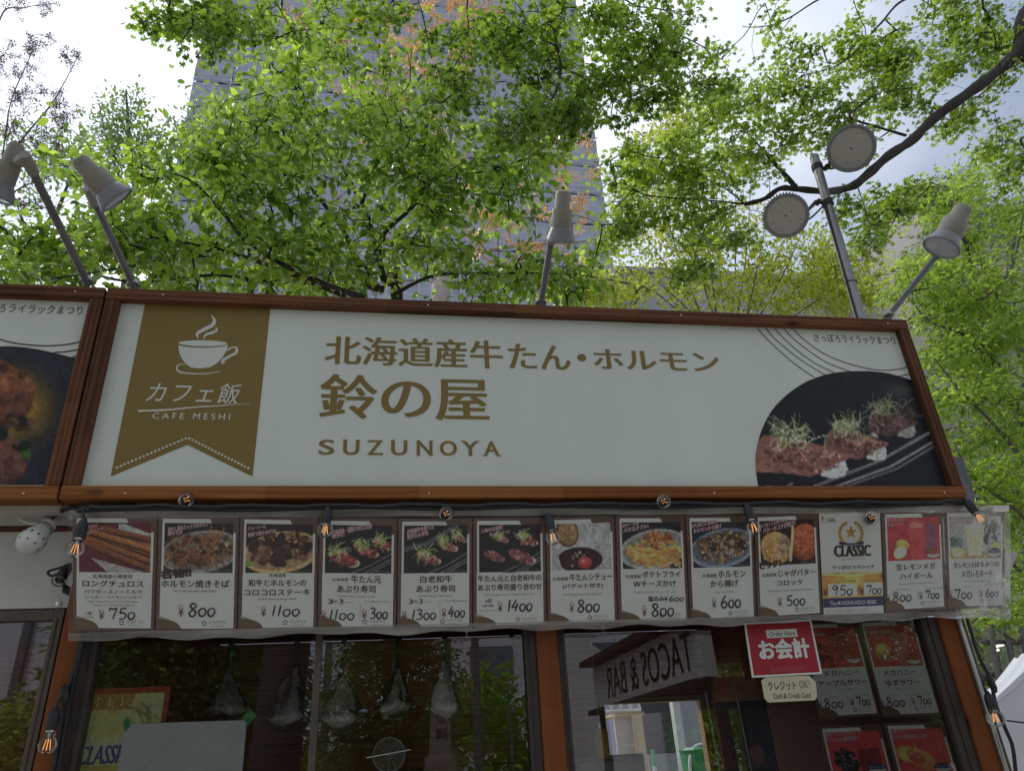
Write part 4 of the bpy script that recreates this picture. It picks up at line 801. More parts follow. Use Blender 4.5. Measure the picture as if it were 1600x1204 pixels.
for i, c in enumerate(CARDS):
    tl, tr, bl, br = card_corners(i)
    if c:
        menu_card(tl, tr, bl, br, NOUT, i+1, c[0], c[1], c[2], c[3], c[4], c[5], c[6], c[7], badge_=(.70, .93, .385, .475, i == 12) if i > 10 else None)
    else:                                                # the beer poster between the cards
        t = thing('menu_card', 'beer poster card with gold wreath and blue band, prices 950 and 700', 'menu card', (bl+br)/2, 'menu cards in the hanging row')
        fr = quad_frame(tl, tr, bl, br, NOUT, .003, 3); b = MB(); sheet(b, fr, 0, 1, 0, 1, 0, 0); sheet(b, fr, 0, 1, 0, 1, -.0006, 0); b.build('backing_sheet', paper, t)
        pg = Pic(60, 30, (118, 74, 24), 2); pg.ell(30, 10, 30, 12, (150, 112, 36), 0, .8); pg.stroke([(0, 1), (30, 4), (60, 0)], 3, (150, 132, 66)); pg.noise(.12, 5); pg.poly([(0, 26), (60, 27), (60, 30), (0, 30)], (128, 98, 30))
        picture('gold_band', pg, lambda u, v: fr(u, .59+.245*v, .0006), t, 4.2)
        b = MB(); sheet(b, fr, 0, 1, .835, .925, .0007, 10, 6, 2)
        sheet(b, fr, .09, .565, .70, .82, .0009, 0, 2, 2); sheet(b, fr, .68, 1, .70, .82, .0009, 0, 2, 2)
        put_price(b, '950', lambda a, c2, o_: fr(a, c2, o_), .15, .48, .81, .715, .0014, 5, .11, tuple(NOUT)); put_price(b, '700', lambda a, c2, o_: fr(a, c2, o_), .72, .97, .81, .72, .0014, 5, .11, tuple(NOUT))
        T(b, '¥', fr, .01, .07, .74, .82, 7, .0012, offset=.02); T(b, '¥', fr, .61, .67, .74, .82, 7, .0012, offset=.02)
        T(b, '大ジョッキ(約700ml)', fr, .1, .55, .665, .685, 7, .0012); T(b, 'レギュラー', fr, .70, .95, .665, .685, 7, .0012)
        T(b, 'The★HOKKAIDO BEER', fr, .10, .88, .86, .905, 0, .0012, offset=.02)
        for k in range(3): T(b, '●サッポロビールは北海道生まれ。北海道限定の生ビールです。お酒は20歳から', fr, .05, .74, .945+.014*k, .954+.014*k, 6, .0012)
        T(b, 'CLASSIC', fr, .22, .81, .325, .435, 4, .001, offset=.005, smear=.012); T(b, 'サッポロ クラシック', fr, .34, .71, .45, .47, 4, .001); T(b, 'サッポロ クラシック', fr, .17, .86, .52, .56, 5, .001, offset=.02)
        T(b, '150', fr, .125, .235, .055, .095, 5, .001, offset=.01); T(b, 'th', fr, .235, .27, .07, .095, 11, .001)
        star = lambda cu, cv, r_: [fr(cu+r_*(1 if k % 2 == 0 else .4)*math.cos(math.pi/2+k*math.pi/5), cv-.72*r_*(1 if k % 2 == 0 else .4)*math.sin(math.pi/2+k*math.pi/5), .001) for k in range(10)]
        b.poly(star(.055, .06, .045), 11); T(b, 'SAPPORO', fr, .01, .10, .095, .105, 10, .001)
        for sgn in (-1, 1):
            for k in range(9):
                a = -1.2+2.3*k/8; cu, cv = .50+sgn*.185*math.cos(a), .21-.115*math.sin(a); b.poly([fr(cu+.030*math.cos(q)*(1 if True else 1), cv-.017*math.sin(q), .001) for q in np.linspace(0, 6.28, 9)[:-1]], 11)
        b.poly(star(.50, .20, .10), 11)
        strips(lambda s: (fr(.30+.40*s, .285+.022*math.sin(math.pi*s), .0013), fr(.30+.40*s, .315+.022*math.sin(math.pi*s), .0013)), 10, b, 10); T(b, 'HOKKAIDO', fr, .38, .62, .296+.02, .312+.02, 0, .0016)
        b.build('lettering', CM, t)
# the clear sheet that holds the row
vin = clear('clear_vinyl', (0.99, 0.99, 0.985), 1.45, 0.8, haze=0.02, hazecol=(0.55, 0.54, 0.5), rough=0.14, bump=0.12, bscale=9, base=0.0)
vinm = clear('milky_vinyl', (0.90, 0.89, 0.86), 1.45, 1.0, haze=0.42, hazecol=(0.56, 0.53, 0.47), rough=0.22, bump=0.25, bscale=9, stretch=(.8, 5, 5), base=0.0)
vs_t = thing('plastic_sheet', 'long clear plastic sheet holding the row of menu cards under the sign', 'plastic sheet', (0.05, 0.08, 1.97))
EV = np.array([0, -math.sin(TAU), math.cos(TAU)])
tlv, trv, blv, brv = CP(108, 798), CP(1576, 789), CP(108, 1001), CP(1576, 963)
rn = np.random.default_rng(4)
def vinyl(v0, v1, name, mat, nu, nv, off, amp, ragged=0.0):
    ph = rn.uniform(0, 6, 6); b = MB(); vs_ = []
    for j in range(nv+1):
        for i in range(nu+1):
            u, v = i/nu, v0+(v1-v0)*j/nv
            sag = 0.02*math.sin(math.pi*u)
            if j == nv and ragged: v += ragged*(math.sin(u*37+ph[0])*.5+math.sin(u*91+ph[1])*.5)
            p = (tlv*(1-u)+trv*u)*(1-v)+(blv*(1-u)+brv*u)*v
            vs_.append(p+NOUT*(off+amp*(math.sin(u*61+v*9+ph[2])+math.sin(u*127-v*14+ph[3])*.6+math.sin(u*23+v*31+ph[4]))))
    b.add(vs_, [(j*(nu+1)+i, j*(nu+1)+i+1, (j+1)*(nu+1)+i+1, (j+1)*(nu+1)+i) for j in range(nv) for i in range(nu)])
    return b.build(name, mat, vs_t, smooth=True)
vinyl(0.061, 0.935, 'clear_front', vin, 160, 10, 0.0085, 0.0006)
vinyl(0.0, 0.060, 'top_hem', vinm, 160, 4, 0.004, 0.0012, 0.004)
vinyl(0.936, 1.0, 'bottom_hem', vinm, 160, 4, 0.005, 0.0012, 0.02)
fp = MB(); fp.add([P(1571, 860, 0.10), P(1591, 863, 0.13), P(1574, 903, 0.13), P(1571, 900, 0.10)], [(0, 1, 2), (0, 2, 3)]); fp.build('flap', pm('white_flap', (0.55, 0.53, 0.48), 0.5), vs_t)

# ------------------------------------------------------------------ notices in and on the windows
def notice(name, label, cat, px4, Y, mat, fn=None, edge=None, thick=.0008):
    q = [P(*a, Y) for a in px4]; t = thing(name, label, cat, (q[2]+q[3])/2)
    b = MB(); b.poly(q); b.poly([a+np.array([0, thick, 0]) for a in q]); b.build('sheet', mat, t)
    return t, quad_frame(q[0], q[1], q[3], q[2], (0, -1, 0), 0.0)
t, fr = notice('red_notice', 'red order here notice with big white characters above the cream note', 'notice', [(1162.4, 973), (1267.4, 967.3), (1284.6, 1052), (1175, 1058)], 0.206, paper)
b = MB(); sheet(b, fr, .03, .97, .03, .965, .0006, 9, 1, 1); sheet(b, fr, .30, .75, .155, .305, .0009, 0, 1, 1)
T(b, 'お会計', fr, .16, .88, .34, .69, 0, .001, offset=.05, thin=.8); T(b, 'Order Here', fr, .34, .72, .19, .28, 5, .0012, shear=.2, offset=.0)
b.build('lettering', CM, t)
sh = MB(); sheet(sh, fr, .28, .76, .84, .93, .0009, 0, 1, 1); sh.build('tape', pm('faded_red_tape', (0.40, 0.06, 0.09), 0.3), t)
oc = [(172, 392), (198, 372), (432, 364), (468, 398), (476, 482), (462, 498), (212, 510), (190, 490)]
q8 = [(1140+a/3.478, 950+c/3.478) for a, c in oc]; QQ = [P(*a, 0.208) for a in q8]
t = thing('paper_note', 'cream octagonal paper note about cash and credit card under the red notice', 'note', QQ[5]); b = MB(); b.poly(QQ); b.poly([a+np.array([0, .0007, 0]) for a in QQ]); b.build('sheet', pm('cream_paper', (0.66, 0.58, 0.40), 0.6, 0.06, 8), t)
q4 = [P(1192, 1058, .208), P(1275, 1056, .208), P(1200, 1094, .208), P(1278, 1092, .208)]; fr = quad_frame(*q4, (0, -1, 0), 0.0); b = MB()
T(b, 'クレジット', fr, .06, .60, .18, .56, 5, .001, shear=-.1, offset=.012); T(b, 'OK!', fr, .66, .86, .17, .50, 6, .001); T(b, 'Cash & Credit Card', fr, .12, .86, .70, .92, 4, .001, shear=.15); b.build('lettering', CM, t)
PV = lambda px, py: P(px, py, 0.246)
def pane_card(tlp, trp, bot, *a, **k):
    tl, tr = PV(*tlp), PV(*trp); bl, br = tl.copy(), tr.copy(); h_ = tl[2]-PV(*bot)[2]; bl[2] -= h_; br[2] = bl[2]+(tr[2]-tl[2])
    return menu_card(tl, tr, bl, br, (0, -1, 0), *a, **k)
dr = [('メガ Large', .16, .35, .775, .795), ('スモール Small', .62, .9, .77, .79)]
gk = 'drink menu cards inside the right window'
pane_card((1247, 973), (1337, 969), (1275, 1124), 15, 'drink menu card for honey apple sour, half behind the red notice', 'apple', [('メガハニー', .22, .82, .515, .575), ('アップルサワー', .10, .92, .62, .68)], [('Honey Apple Sour', .36, .70, .71, .73)]+dr, two('800', '700'), [('はちみつと', .08, .32, .07, .10, 0), ('りんごの甘み', .08, .4, .11, .15, 0)], badge_=(.66, .92, .34, .455, False), group=gk)
pane_card((1340, 969), (1428, 967), (1375, 1121), 16, 'drink menu card for honey citrus sour, top right in the window', 'yuzu', [('メガハニー', .20, .76, .525, .585), ('ゆずサワー', .20, .78, .63, .69)], [('Honey Citrus Sour', .34, .70, .71, .73)]+dr, two('800', '700'), [('爽やか', .08, .3, .07, .10, 0), ('ゆずの香りがふわり', .08, .5, .11, .15, 0)], badge_=(.66, .92, .37, .475, False), group=gk)
pane_card((1278, 1134), (1376, 1130), (1318, 1300), 17, 'drink menu card with dark berries on red, lower left in the window', 'berry', [('ベリージュース', .2, .8, .56, .61)], [], [('700', .42, .7, .78, .88, .3)], [('濃厚ミックスベリー', .08, .56, .06, .10, 0), ('ごろっと果実感！', .08, .56, .11, .155, 0)], badge_=(.62, .92, .385, .475, True), group=gk)
pane_card((1380, 1129), (1474, 1127), (1420, 1300), 18, 'drink menu card with cut oranges on red, lower right in the window', 'orange', [('オレンジジュース', .2, .8, .56, .61)], [], [('700', .42, .7, .78, .88, .3)], [('しぼりたて', .08, .34, .06, .10, 0), ('オレンジの果汁感たっぷり', .08, .62, .11, .155, 0)], badge_=(.62, .92, .385, .475, True), group=gk)
# beer poster in the left window
q = [P(139, 1075, .262), P(267, 1072, .262)]; bx0, bx1, bz1 = float(q[0][0])-.035, float(q[1][0]), float((q[0][2]+q[1][2])/2); bz0 = bz1-0.42
t = thing('beer_poster', 'red edged yellow beer poster with gold headline behind the left window', 'poster', ((bx0+bx1)/2, .262, bz0))
fr = quad_frame((bx0, .262, bz1), (bx1, .262, bz1), (bx0, .262, bz0), (bx1, .262, bz0), (0, -1, 0), 0.0)
pg = Pic(64, 92, (160, 152, 96), 9)
for k in range(92): pg.stroke([(0, k), (64, k)], 1.6, np.array((168, 152, 78))*(1-min(max((k-38)/14, 0), 1))+np.array((180, 120, 30))*min(max((k-38)/14, 0), 1), .9)
pg.poly([(34, 6), (60, 6), (60, 24), (44, 20)], (150, 146, 88)); pg.strands(20, 50, 16, 9, 9, 16, 1.4, [(104, 100, 52), (170, 168, 120)], .9, .1); pg.ell(30, 34, 36, 9, (166, 166, 128), 0, .8); pg.noise(.06, 6)
pg.poly([(0, 0), (64, 0), (64, 4), (0, 4)], (118, 34, 20)); pg.poly([(60.5, 0), (64, 0), (64, 92), (60.5, 92)], (118, 34, 20))
picture('picture', pg, lambda u, v: fr(u, v, .0005), t, 2.7)
pxs = lambda px, py: P(px, py, .2615)
b = MB(); f2 = lambda u, v, o: (u, .2615-o, v)
bb = (float(pxs(134, 1095)[0]), float(pxs(209, 1095)[0]), float(pxs(170, 1108)[2]), float(pxs(170, 1083)[2]))
put_text(b, '海道限定', f2, *bb, .0006, 9, offset=.05, thin=1.0); put_text(b, '海道限定', f2, *bb, .0010, 11, offset=.02)
bb = (float(pxs(123, 1180)[0]), float(pxs(202, 1180)[0]), float(pxs(160, 1193)[2]), float(pxs(160, 1164)[2]))
put_text(b, 'CLASSIC', f2, *bb, .0006, 12, offset=.012, shear=.2, smear=.0012)
bb = (float(pxs(132, 1198)[0]), float(pxs(188, 1198)[0]), float(pxs(160, 1201)[2]), float(pxs(160, 1195)[2])); put_text(b, 'サッポロ クラシック', f2, *bb, .0006, 10)
b.build('lettering', CM, t)
t, fr = notice('paper_sheet', 'blank white paper sheet taped inside the left window with green tape', 'paper', [(196, 1130.5), (385.6, 1124), (371, 1290), (168, 1300)], .252, pm('blank_paper', (0.80, 0.80, 0.83), .5, .02))
gt = pm('green_tape', (0.05, 0.33, 0.12), 0.4, .1)
MB().poly([P(192, 1126, .2495), P(199, 1119, .2495), P(204, 1134, .2495), P(195, 1142, .2495)]).build('tape', gt, t); MB().poly([P(378, 1121, .2495), P(390, 1106, .2495), P(401, 1116, .2495), P(388, 1133, .2495)]).build('tape', gt, t)

# ------------------------------------------------------------------ string lights
globe = clear('bulb_glass', (1.0, 0.99, 0.97), 1.3, 0.7, base=0.012); filament = glow('lit_filament', (1.0, 0.45, 0.15), 0.55); rubber = pm('black_rubber', (0.016, 0.017, 0.018), 0.55, .2)
brass = pm('dull_metal', (0.42, 0.40, 0.36), 0.35, .1, metal=1.0)
def bulb(label, s0, g0, Ys, Yg, lit=True, r_=.0225, toward=False):
    a, c = P(*s0, Ys), P(*g0, Yg)
    if toward: d = (CAM-c); d = d/np.linalg.norm(d); d = d+np.array([0.12, 0, 0.1]); d /= np.linalg.norm(d); a = c-d*.075
    ax = c-a; ln = np.linalg.norm(ax); ax = ax/ln
    t = thing('string_light_bulb', label, 'light bulb', a, 'string light bulbs along the stall front')
    MB().lathe([(.004, -.026), (.008, -.018), (.0125, -.010), (.0145, 0), (.014, .022), (.0130, .024), (.0132, .034), (.010, .036)], a, ax, 14).build('socket', rubber, t)
    gc = ln-.0
    pr = [(.0115, .034), (.0125, .041)]+[(r_*math.sin(th), ln-r_*math.cos(th)) for th in np.linspace(.62, math.pi-.02, 14)]
    MB().lathe(pr, a, ax, 20, cap=False).build('globe', globe, t, smooth=True)
    up = Vector(ax).orthogonal().normalized(); sd = Vector(ax).cross(up); b = MB(); m_ = MB(); A = Vector([float(q) for q in a]); D = Vector([float(q) for q in ax])
    for k in range(4):
        th = k*math.pi/2+.4; o_ = (up*math.cos(th)+sd*math.sin(th)); b.tube([A+D*(ln-.013)+o_*.0045, A+D*(ln+.012)+o_*.008], .0010, 6)
    m_.tube([A+D*.034, A+D*(ln-.012)], [.006, .0022], 8); m_.lathe([(.0108, .030), (.0108, .041)], a, ax, 14, cap=False)
    m_.build('stem', brass, t)
    b.build('filament', filament if lit else brass, t); return t
bulb('lit bulb hanging before the churros menu card', (128.5, 822), (117.5, 857), -.02, -.03)
bulb('lit bulb facing forward above the noodle menu card', (0, 0), (291, 780), 0, -.045, toward=True)
bulb('lit bulb hanging at the corner of the tongue sushi card', (511, 803), (508, 827), -.015, -.03)
bulb('lit bulb facing forward above the wagyu sushi card', (0, 0), (697, 802), 0, -.045, toward=True)
bulb('lit bulb hanging over the bread slice of the stew card', (858, 813), (864, 839), -.015, -.03)
bulb('lit bulb facing forward on the sign rail above the fries card', (0, 0), (1037, 783), 0, -.045, toward=True)
bulb('lit bulb hanging between the offal and croquette cards', (1169, 797), (1178, 824), -.015, -.03)
bulb('lit bulb at the top right corner of the beer poster card', (0, 0), (1362, 808), 0, -.045, toward=True)
bulb('lit bulb under the right end of the sign, over the lemonade card', (1514, 787), (1531, 809), -.015, -.03)
bulb('small unlit bulb left of the churros card beside the white panel', (103, 890), (93, 905), .12, .10, lit=False, r_=.020)
bulb('lit bulb hanging low on the orange post at the left edge', (84, 1118), (74, 1163), .15, .14)
bulb('lit bulb hanging low beside the white tent at the right edge', (1546, 1092), (1555, 1121), .14, .13, r_=.026)
b = MB(); rr = random.Random(3); pts = []
for i in range(70):
    px = 140+i*(1505-140)/69; pts.append(P(px, 792-(i/69)*8+rr.uniform(-1, 1)+1.2*math.sin(i*.9), -.004))
b.tube(smooth_path(pts, 3), .006, 8)
pts = [P(px, 796-(px-140)/1365*8+1.5*math.sin(px*.02), .004) for px in range(120, 1500, 30)]; b.tube(smooth_path(pts, 3), .0065, 8)
def cord(px, r_=.0035): b.tube(smooth_path([P(*q[:2], q[2]) for q in px], 6), r_, 8)
cord([(72, 826, .12), (76, 800, .1), (95, 785, .06), (130, 782, .03), (175, 784, .03), (215, 792, .03)], .006); cord([(150, 790, .03), (132, 795, 0), (130, 806, -.01), (129, 817, -.02)])
cord([(128, 800, .03), (112, 792, .05), (84, 806, .11), (80, 815, .13)], .006)
cord([(112, 880, .13), (96, 886, .13), (76, 892, .14), (80, 899, .14), (98, 893, .13)])
cord([(129, 985, .17), (126, 1000, .19), (114, 1050, .18), (104, 1078, .175), (99, 1100, .18), (92, 1150, .18), (78, 1230, .18)], .005); cord([(104, 1080, .17), (92, 1092, .155), (86, 1110, .15)], .004)
cord([(131, 995, .19), (118, 1050, .185), (104, 1120, .185), (88, 1230, .185)], .006)
b.lathe([(.004, -.022), (.011, -.016), (.012, .014), (.005, .03)], P(101, 1083, .17), (.25, 0, -1), 10); b.lathe([(.002, -.02), (.006, 0), (.012, .012), (.002, .03)], P(101, 915, .13), (.5, 0, -.8), 10)
cord([(1508, 955, .17), (1517, 985, .16), (1530, 1025, .15), (1545, 1055, .15), (1551, 1075, .15), (1556, 1100, .15), (1572, 1140, .16), (1583, 1170, .16), (1590, 1240, .17)], .0055); cord([(1550, 1062, .15), (1538, 1062, .145), (1537, 1072, .14), (1545, 1086, .14)], .0035)
b.lathe([(.004, -.022), (.010, -.014), (.011, .014), (.005, .03)], P(1549, 1066, .15), (.15, 0, -1), 10)
b.tube(smooth_path([P(1163, 800, .03), P(1166, 792, .0), P(1168, 792, -.012)], 4), .006, 8)
tag(b.build('light_cable', rubber), 'black string light cable running under the sign and down both posts', 'cable')

# white slotted lamp at the far left
lm = thing('slotted_lamp', 'white bulb-shaped lamp with dark slots and a yellow cable tag hanging at left', 'lamp', P(73, 824, .1))
a = P(77, 818, .10); c = P(45, 849, .06); ax = (c-a)/np.linalg.norm(c-a); wp = pm('white_plastic', (0.70, 0.69, 0.64), .4, .04)
o = MB().lathe([(.0, -.006), (.018, -.004), (.0215, .002), (.0222, .012), (.0222, .028), (.028, .042), (.034, .056), (.0362, .072), (.034, .087), (.026, .099), (.012, .105), (0, .106)], a, ax, 28, cap=False).build('shell', wp, lm); autosmooth(o, 40)
up = Vector(ax).orthogonal().normalized(); sd = Vector(ax).cross(up); b = MB(); A = Vector([float(q) for q in a]); D = Vector([float(q) for q in ax])
for ring, rr_, h_, n_ in ((0, .0220, .019, 18), (1, .0360, .066, 12), (2, .0325, .090, 9)):
    for k in range(n_):
        th = k*2*math.pi/n_+.2*ring; rad = up*math.cos(th)+sd*math.sin(th); tg = D.cross(rad); c0 = A+D*h_+rad*(rr_+.0006); l_, w2 = ((.006, .0018), (.0035, .0022), (.003, .002))[ring]; m_ = rad
        sl = D*(1 if ring == 0 else -.0) + (tg*.0); e1 = D*l_ if ring != 9 else tg
        b.add([c0-e1-tg*w2, c0+e1-tg*w2, c0+e1+tg*w2, c0-e1+tg*w2], [(0, 1, 2, 3)])
for k in range(7):
    th = k*2*math.pi/6; rad = (up*math.cos(th)+sd*math.sin(th))*(.013 if k < 6 else 0); b.lathe([(.0022, -.0052), (0, -.0054)], A+rad-D*.0008, -D, 8, cap=False)
b.build('slots', rubber, lm)['kind'] = 'stuff'
MB().tube(smooth_path([P(10, 786, .15), P(22, 803, .13), P(42, 816, .12), P(70, 818, .105)], 6), .0035, 8).build('cord', wp, lm)
MB().tube([P(73, 812, .1), P(74, 800, .1), P(75, 784, .12)], .002, 6).build('hanging_wire', alum, lm)
b = MB(); b.poly([P(27, 806, .118), P(34, 789, .118), P(47, 793, .118), P(40, 810, .118)]); b.poly([P(28.5, 805, .117), P(29.5, 802, .117), P(41, 806, .117), P(39.5, 809, .117)], 0); b.build('tag', pm('yellow_tag', (0.62, 0.52, 0.03), .5), lm)
MB().cbox(*(lambda q: (q[0]-.03, q[0]+.03, .10, .19, q[2]-.03, q[2]+.02))(P(70, 792, .15)), .003).build('bracket', pm('soffit_white', (0.5, 0.48, 0.43)), lm)

# ------------------------------------------------------------------ things inside the stall, seen through the glass
bagm = clear('bag_plastic', (0.86, 0.88, 0.86), 1.5, 2.2, haze=0.5, hazecol=(0.78, 0.74, 0.70), rough=.2, bump=.4, bscale=22, base=.05)
cupm = pm('pale_plastic_cup', (0.5, 0.5, 0.46), .4, .1)
def bag(label, top, bot, wpx, Y, seed):
    g_ = random.Random(seed); a, c = P(*top, Y), P(*bot, Y); r_ = wpx/1170*np.linalg.norm(a-CAM)/2; H = a[2]-c[2]
    t = thing('utensil_bag', label, 'plastic bag', c, 'plastic bags hanging inside the left window')
    n_, m_ = 18, 14; vs_ = []; phs = [g_.uniform(0, 6) for _ in range(4)]
    for i in range(m_+1):
        h = i/m_; rr_ = r_*(.07+.93*min(1, (h/.78))**.9) if h < .8 else r_*(1-.55*((h-.8)/.2)**2)
        for j in range(n_):
            th = 2*math.pi*j/n_; q = rr_*(1+.13*math.sin(3*th+phs[0]+h*3)+.10*math.sin(5*th+phs[1]-h*5)+.05*g_.uniform(-1, 1))
            vs_.append((a[0]+(c[0]-a[0])*h+q*math.cos(th), Y+q*math.sin(th)*.8, a[2]-H*h*(1+.03*math.sin(2*th+phs[2]))))
    b = MB().add(vs_, [(i*n_+j, i*n_+(j+1) % n_, (i+1)*n_+(j+1) % n_, (i+1)*n_+j) for i in range(m_) for j in range(n_)]); b.build('bag', bagm, t, smooth=True)
    k = (a[0]*.6+c[0]*.4, Y, a[2]-H*.36); o = MB().lathe([(r_*.16, 0), (r_*.30, -H*.06), (r_*.42, -H*.34), (r_*.44, -H*.36), (r_*.36, -H*.36)], k, (0, 0, 1), 18).build('cup', cupm, t)
    MB().tube([(a[0], Y, 2.33), (a[0], Y, a[2]-H*.05), (a[0]*.8+c[0]*.2, Y, a[2]-H*.3)], [.012, .010, .006], 8).build('strap', rubber, t)
bag('clear bag over a ridged cup in front of the brown plank wall', (535, 1050), (531, 1141), 62, .62, 1); bag('clear bag hanging just right of the plank wall bag', (623, 1038), (612, 1122), 50, .64, 2)
bag('clear bag hanging in front of the reflected stone monument', (695, 1028), (693, 1124), 50, .60, 3); bag('clear bag hanging above the right corner of the blank paper', (358, 1046), (352, 1126), 58, .62, 4); bag('clear bag hanging against the brown window mullion', (462, 1038), (446, 1142), 72, .62, 5)
st = thing('wire_strainer', 'round pale wire strainer low in the left window', 'strainer', P(608, 1196, .7)); b = MB(); c = P(608, 1178, .7)
for k in range(7): b.tube([c+np.array([.0075*(k+1)*math.cos(q), 0.003*k, .0075*(k+1)*math.sin(q)]) for q in np.linspace(0, 2*math.pi, 25)], .0012 if k < 6 else .003, 5, cap=False)
for k in range(12): b.tube([c, c+np.array([.053*math.cos(k*math.pi/6), .018, .053*math.sin(k*math.pi/6)])], .0011, 5)
b.build('wire_mesh', pm('pale_wire', (0.5, 0.52, 0.46), .4, .1), st); MB().tube([c+np.array([-.075, 0, -.005]), c+np.array([.07, 0, .012])], .0035, 6).build('handle', alum, st)
cc = MB(); c = P(793, 1048, .5)
for k in range(5): cc.tube(smooth_path([c+np.array([(.06+.008*k)*math.cos(q)*(1-.15*(k % 2)), .01*k, (.065-.004*k)*math.sin(q)-.012*k]) for q in np.linspace(0, 2*math.pi, 12)], 3), .0045, 6, cap=False)
cc.tube([c+np.array([.02, .01, .06]), c+np.array([.03, .02, .33])], .008, 6); tag(cc.build('cable_coil', rubber), 'coil of black cable hanging inside the left window by the centre post', 'cable')
yl = thing('yellow_jar', 'amber yellow ribbed plastic jar hanging inside the right window', 'jar', P(941, 1184, .75)); c = P(941, 1184, .75); hgt = float(P(938, 1137, .75)[2]-c[2]); r_ = .0285
o = MB().lathe([(r_*.8, 0), (r_, .006)]+[(r_*(1+(.03 if k % 2 else -.02)), hgt*(.08+.80*k/12)) for k in range(13)]+[(r_*.85, hgt*.97), (r_*.4, hgt)], c, (0, 0, 1), 24).build('jar_body', pm('amber_plastic', (0.52, 0.34, 0.02), .25, .1), yl)
MB().lathe([(.008, hgt), (.009, hgt+.018), (0, hgt+.02)], c, (0, 0, 1), 12, cap=False).build('cap', alum, yl); MB().tube([c+np.array([0, 0, hgt+.015]), (c[0], .75, 2.33)], .0012, 5).build('hanging_wire', alum, yl)
# dark figure poster and grey sheets hung inside the right window
q = [P(1118, 1096, .9), P(1196, 1094, .9)]; x0, x1, z1 = float(q[0][0]), float(q[1][0]), float(q[0][2])
t = thing('wall_poster', 'dim pink and grey poster with a dark haired figure inside the right window', 'poster', ((x0+x1)/2, .9, z1-.35)); pg = Pic(40, 70, (62, 40, 40), 4); pg.poly([(0, 0), (40, 0), (40, 14), (0, 14)], (48, 48, 54)); pg.ell(28, 34, 16, 20, (42, 50, 62), 0, .1); pg.ell(25, 40, 6, 9, (104, 74, 64), 0, .2); pg.ell(30, 66, 16, 18, (38, 42, 52), 0, .1); pg.stroke([(6, 26), (10, 34), (7, 40)], 1.6, (14, 12, 14)); pg.noise(.08, 3)
picture('picture', pg, lambda u, v: (x0+(x1-x0)*u, .9, z1-.34*v), t, 3.0); MB().box(x0, x1, .902, .91, z1-.34, z1).build('board', darkframe, t)
for px in ((1102, 1080), (1146, 1062)):
    c = P(*px, .86); tag(MB().tube([(c[0], .86, c[2]), (c[0]+.012, .86, 1.3)], .007, 8).build('steel_pole', pm('dull_steel', (0.35, 0.35, 0.35), .35, .1, metal=.8)), 'thin steel pole '+('left' if px[0] == 1102 else 'right')+' of the pair by the pink poster inside', 'pole')
q = P(905, 1190, 1.2); t = thing('steel_fridge', 'low grey steel cabinet in the right window under the yellow jar', 'cabinet', (float(P(930, 1200, 1.2)[0]), 1.5, .94)); xa, xb = float(P(896, 1190, 1.2)[0]), float(P(1008, 1190, 1.2)[0])
MB().cbox(xa, xb, 1.2, 1.8, .94, float(q[2])+.02, .008).build('cabinet_body', pm('grey_cabinet', (0.2, 0.2, 0.2), .4), t); MB().cbox(xa+.01, xb-.01, 1.17, 1.198, .96, float(q[2]), .006).build('door', pm('grey_cabinet_door', (0.26, 0.26, 0.26), .35), t)
# ================================================================== LAMPS ON THE SIGN, FLOODLIGHT POLE
beige = pm('beige_lamp_metal', (0.29, 0.27, 0.22), .5, .12, 30); lampgrey = pm('grey_lamp_rim', (0.23, 0.235, 0.24), .4, .1, 30); steel = pm('galvanised_steel', (0.30, 0.30, 0.29), .42, .2, 22, metal=.6)
lens = pm('lamp_lens', (0.45, 0.46, 0.46), .15, .05); polem = pm('dark_arm_steel', (0.13, 0.125, 0.12), .45, .2, 30)
def spot(label, base, top, tail, mouth, Y0, Yt, Ym, rpx, Ya=None):
    """arm from the sign's top (base) to the knuckle (top); the head points from tail to mouth"""
    p0, p1 = P(*base, Y0), P(*top, Yt if Ya is None else Ya); a, c = P(*tail, Yt), P(*mouth, Ym); ax = c-a; ln = np.linalg.norm(ax); ax /= ln
    t = thing('sign_spotlight', label, 'spotlight', p0, 'spotlights on arms above the sign')
    r_ = rpx/1170*np.linalg.norm(c-CAM)
    MB().tube([p0-np.array([0, 0, .12]), p0, p1], .0115, 12).build('arm', polem, t, smooth=True)
    b = MB(); b.tube([p1-(p1-p0)/np.linalg.norm(p1-p0)*.02, p1+(p1-p0)/np.linalg.norm(p1-p0)*.045], .016, 12); q = a+ax*ln*.30; b.tube([p1+(p1-p0)/np.linalg.norm(p1-p0)*.035, q+(p1-q)*.3, q], .015, 10); b.build('knuckle', beige, t)
    o = MB().lathe([(0, 0), (r_*.40, .002), (r_*.50, .012), (r_*.52, ln*.34), (r_*.53, ln*.36), (r_*.68, ln*.365), (r_*.70, ln*.38), (r_*.70, ln*.69), (r_*.66, ln*.72)], a, ax, 32, cap=False).build('head', beige, t); autosmooth(o, 30)
    o = MB().lathe([(r_*.66, ln*.715), (r_*.72, ln*.735), (r_*.80, ln*.80), (r_*.97, ln*.93), (r_, ln*.955), (r_, ln*.99), (r_*.93, ln), (r_*.90, ln*.97)], a, ax, 32, cap=False).build('rim', lampgrey, t); autosmooth(o, 30)
    o = MB().lathe([(r_*.91, ln*.972), (r_*.6, ln*.985), (0, ln*.99)], a, ax, 32, cap=False).build('lens', lens, t, smooth=True)
    MB().lathe([(.022, -.0), (.022, .006), (.012, .02)], p0, (0, 0, 1), 14).build('base_plate', steel, t)
spot('beige spotlight cut off by the left edge of the photo', (136, 441), (48, 262), (28, 224), (-6, 312), .10, -.36, -.30, 19)
spot('beige spotlight second from left, tilted down to the right', (209, 446), (146, 312), (122, 248), (184, 314), .10, -.34, -.265, 25, -.15)
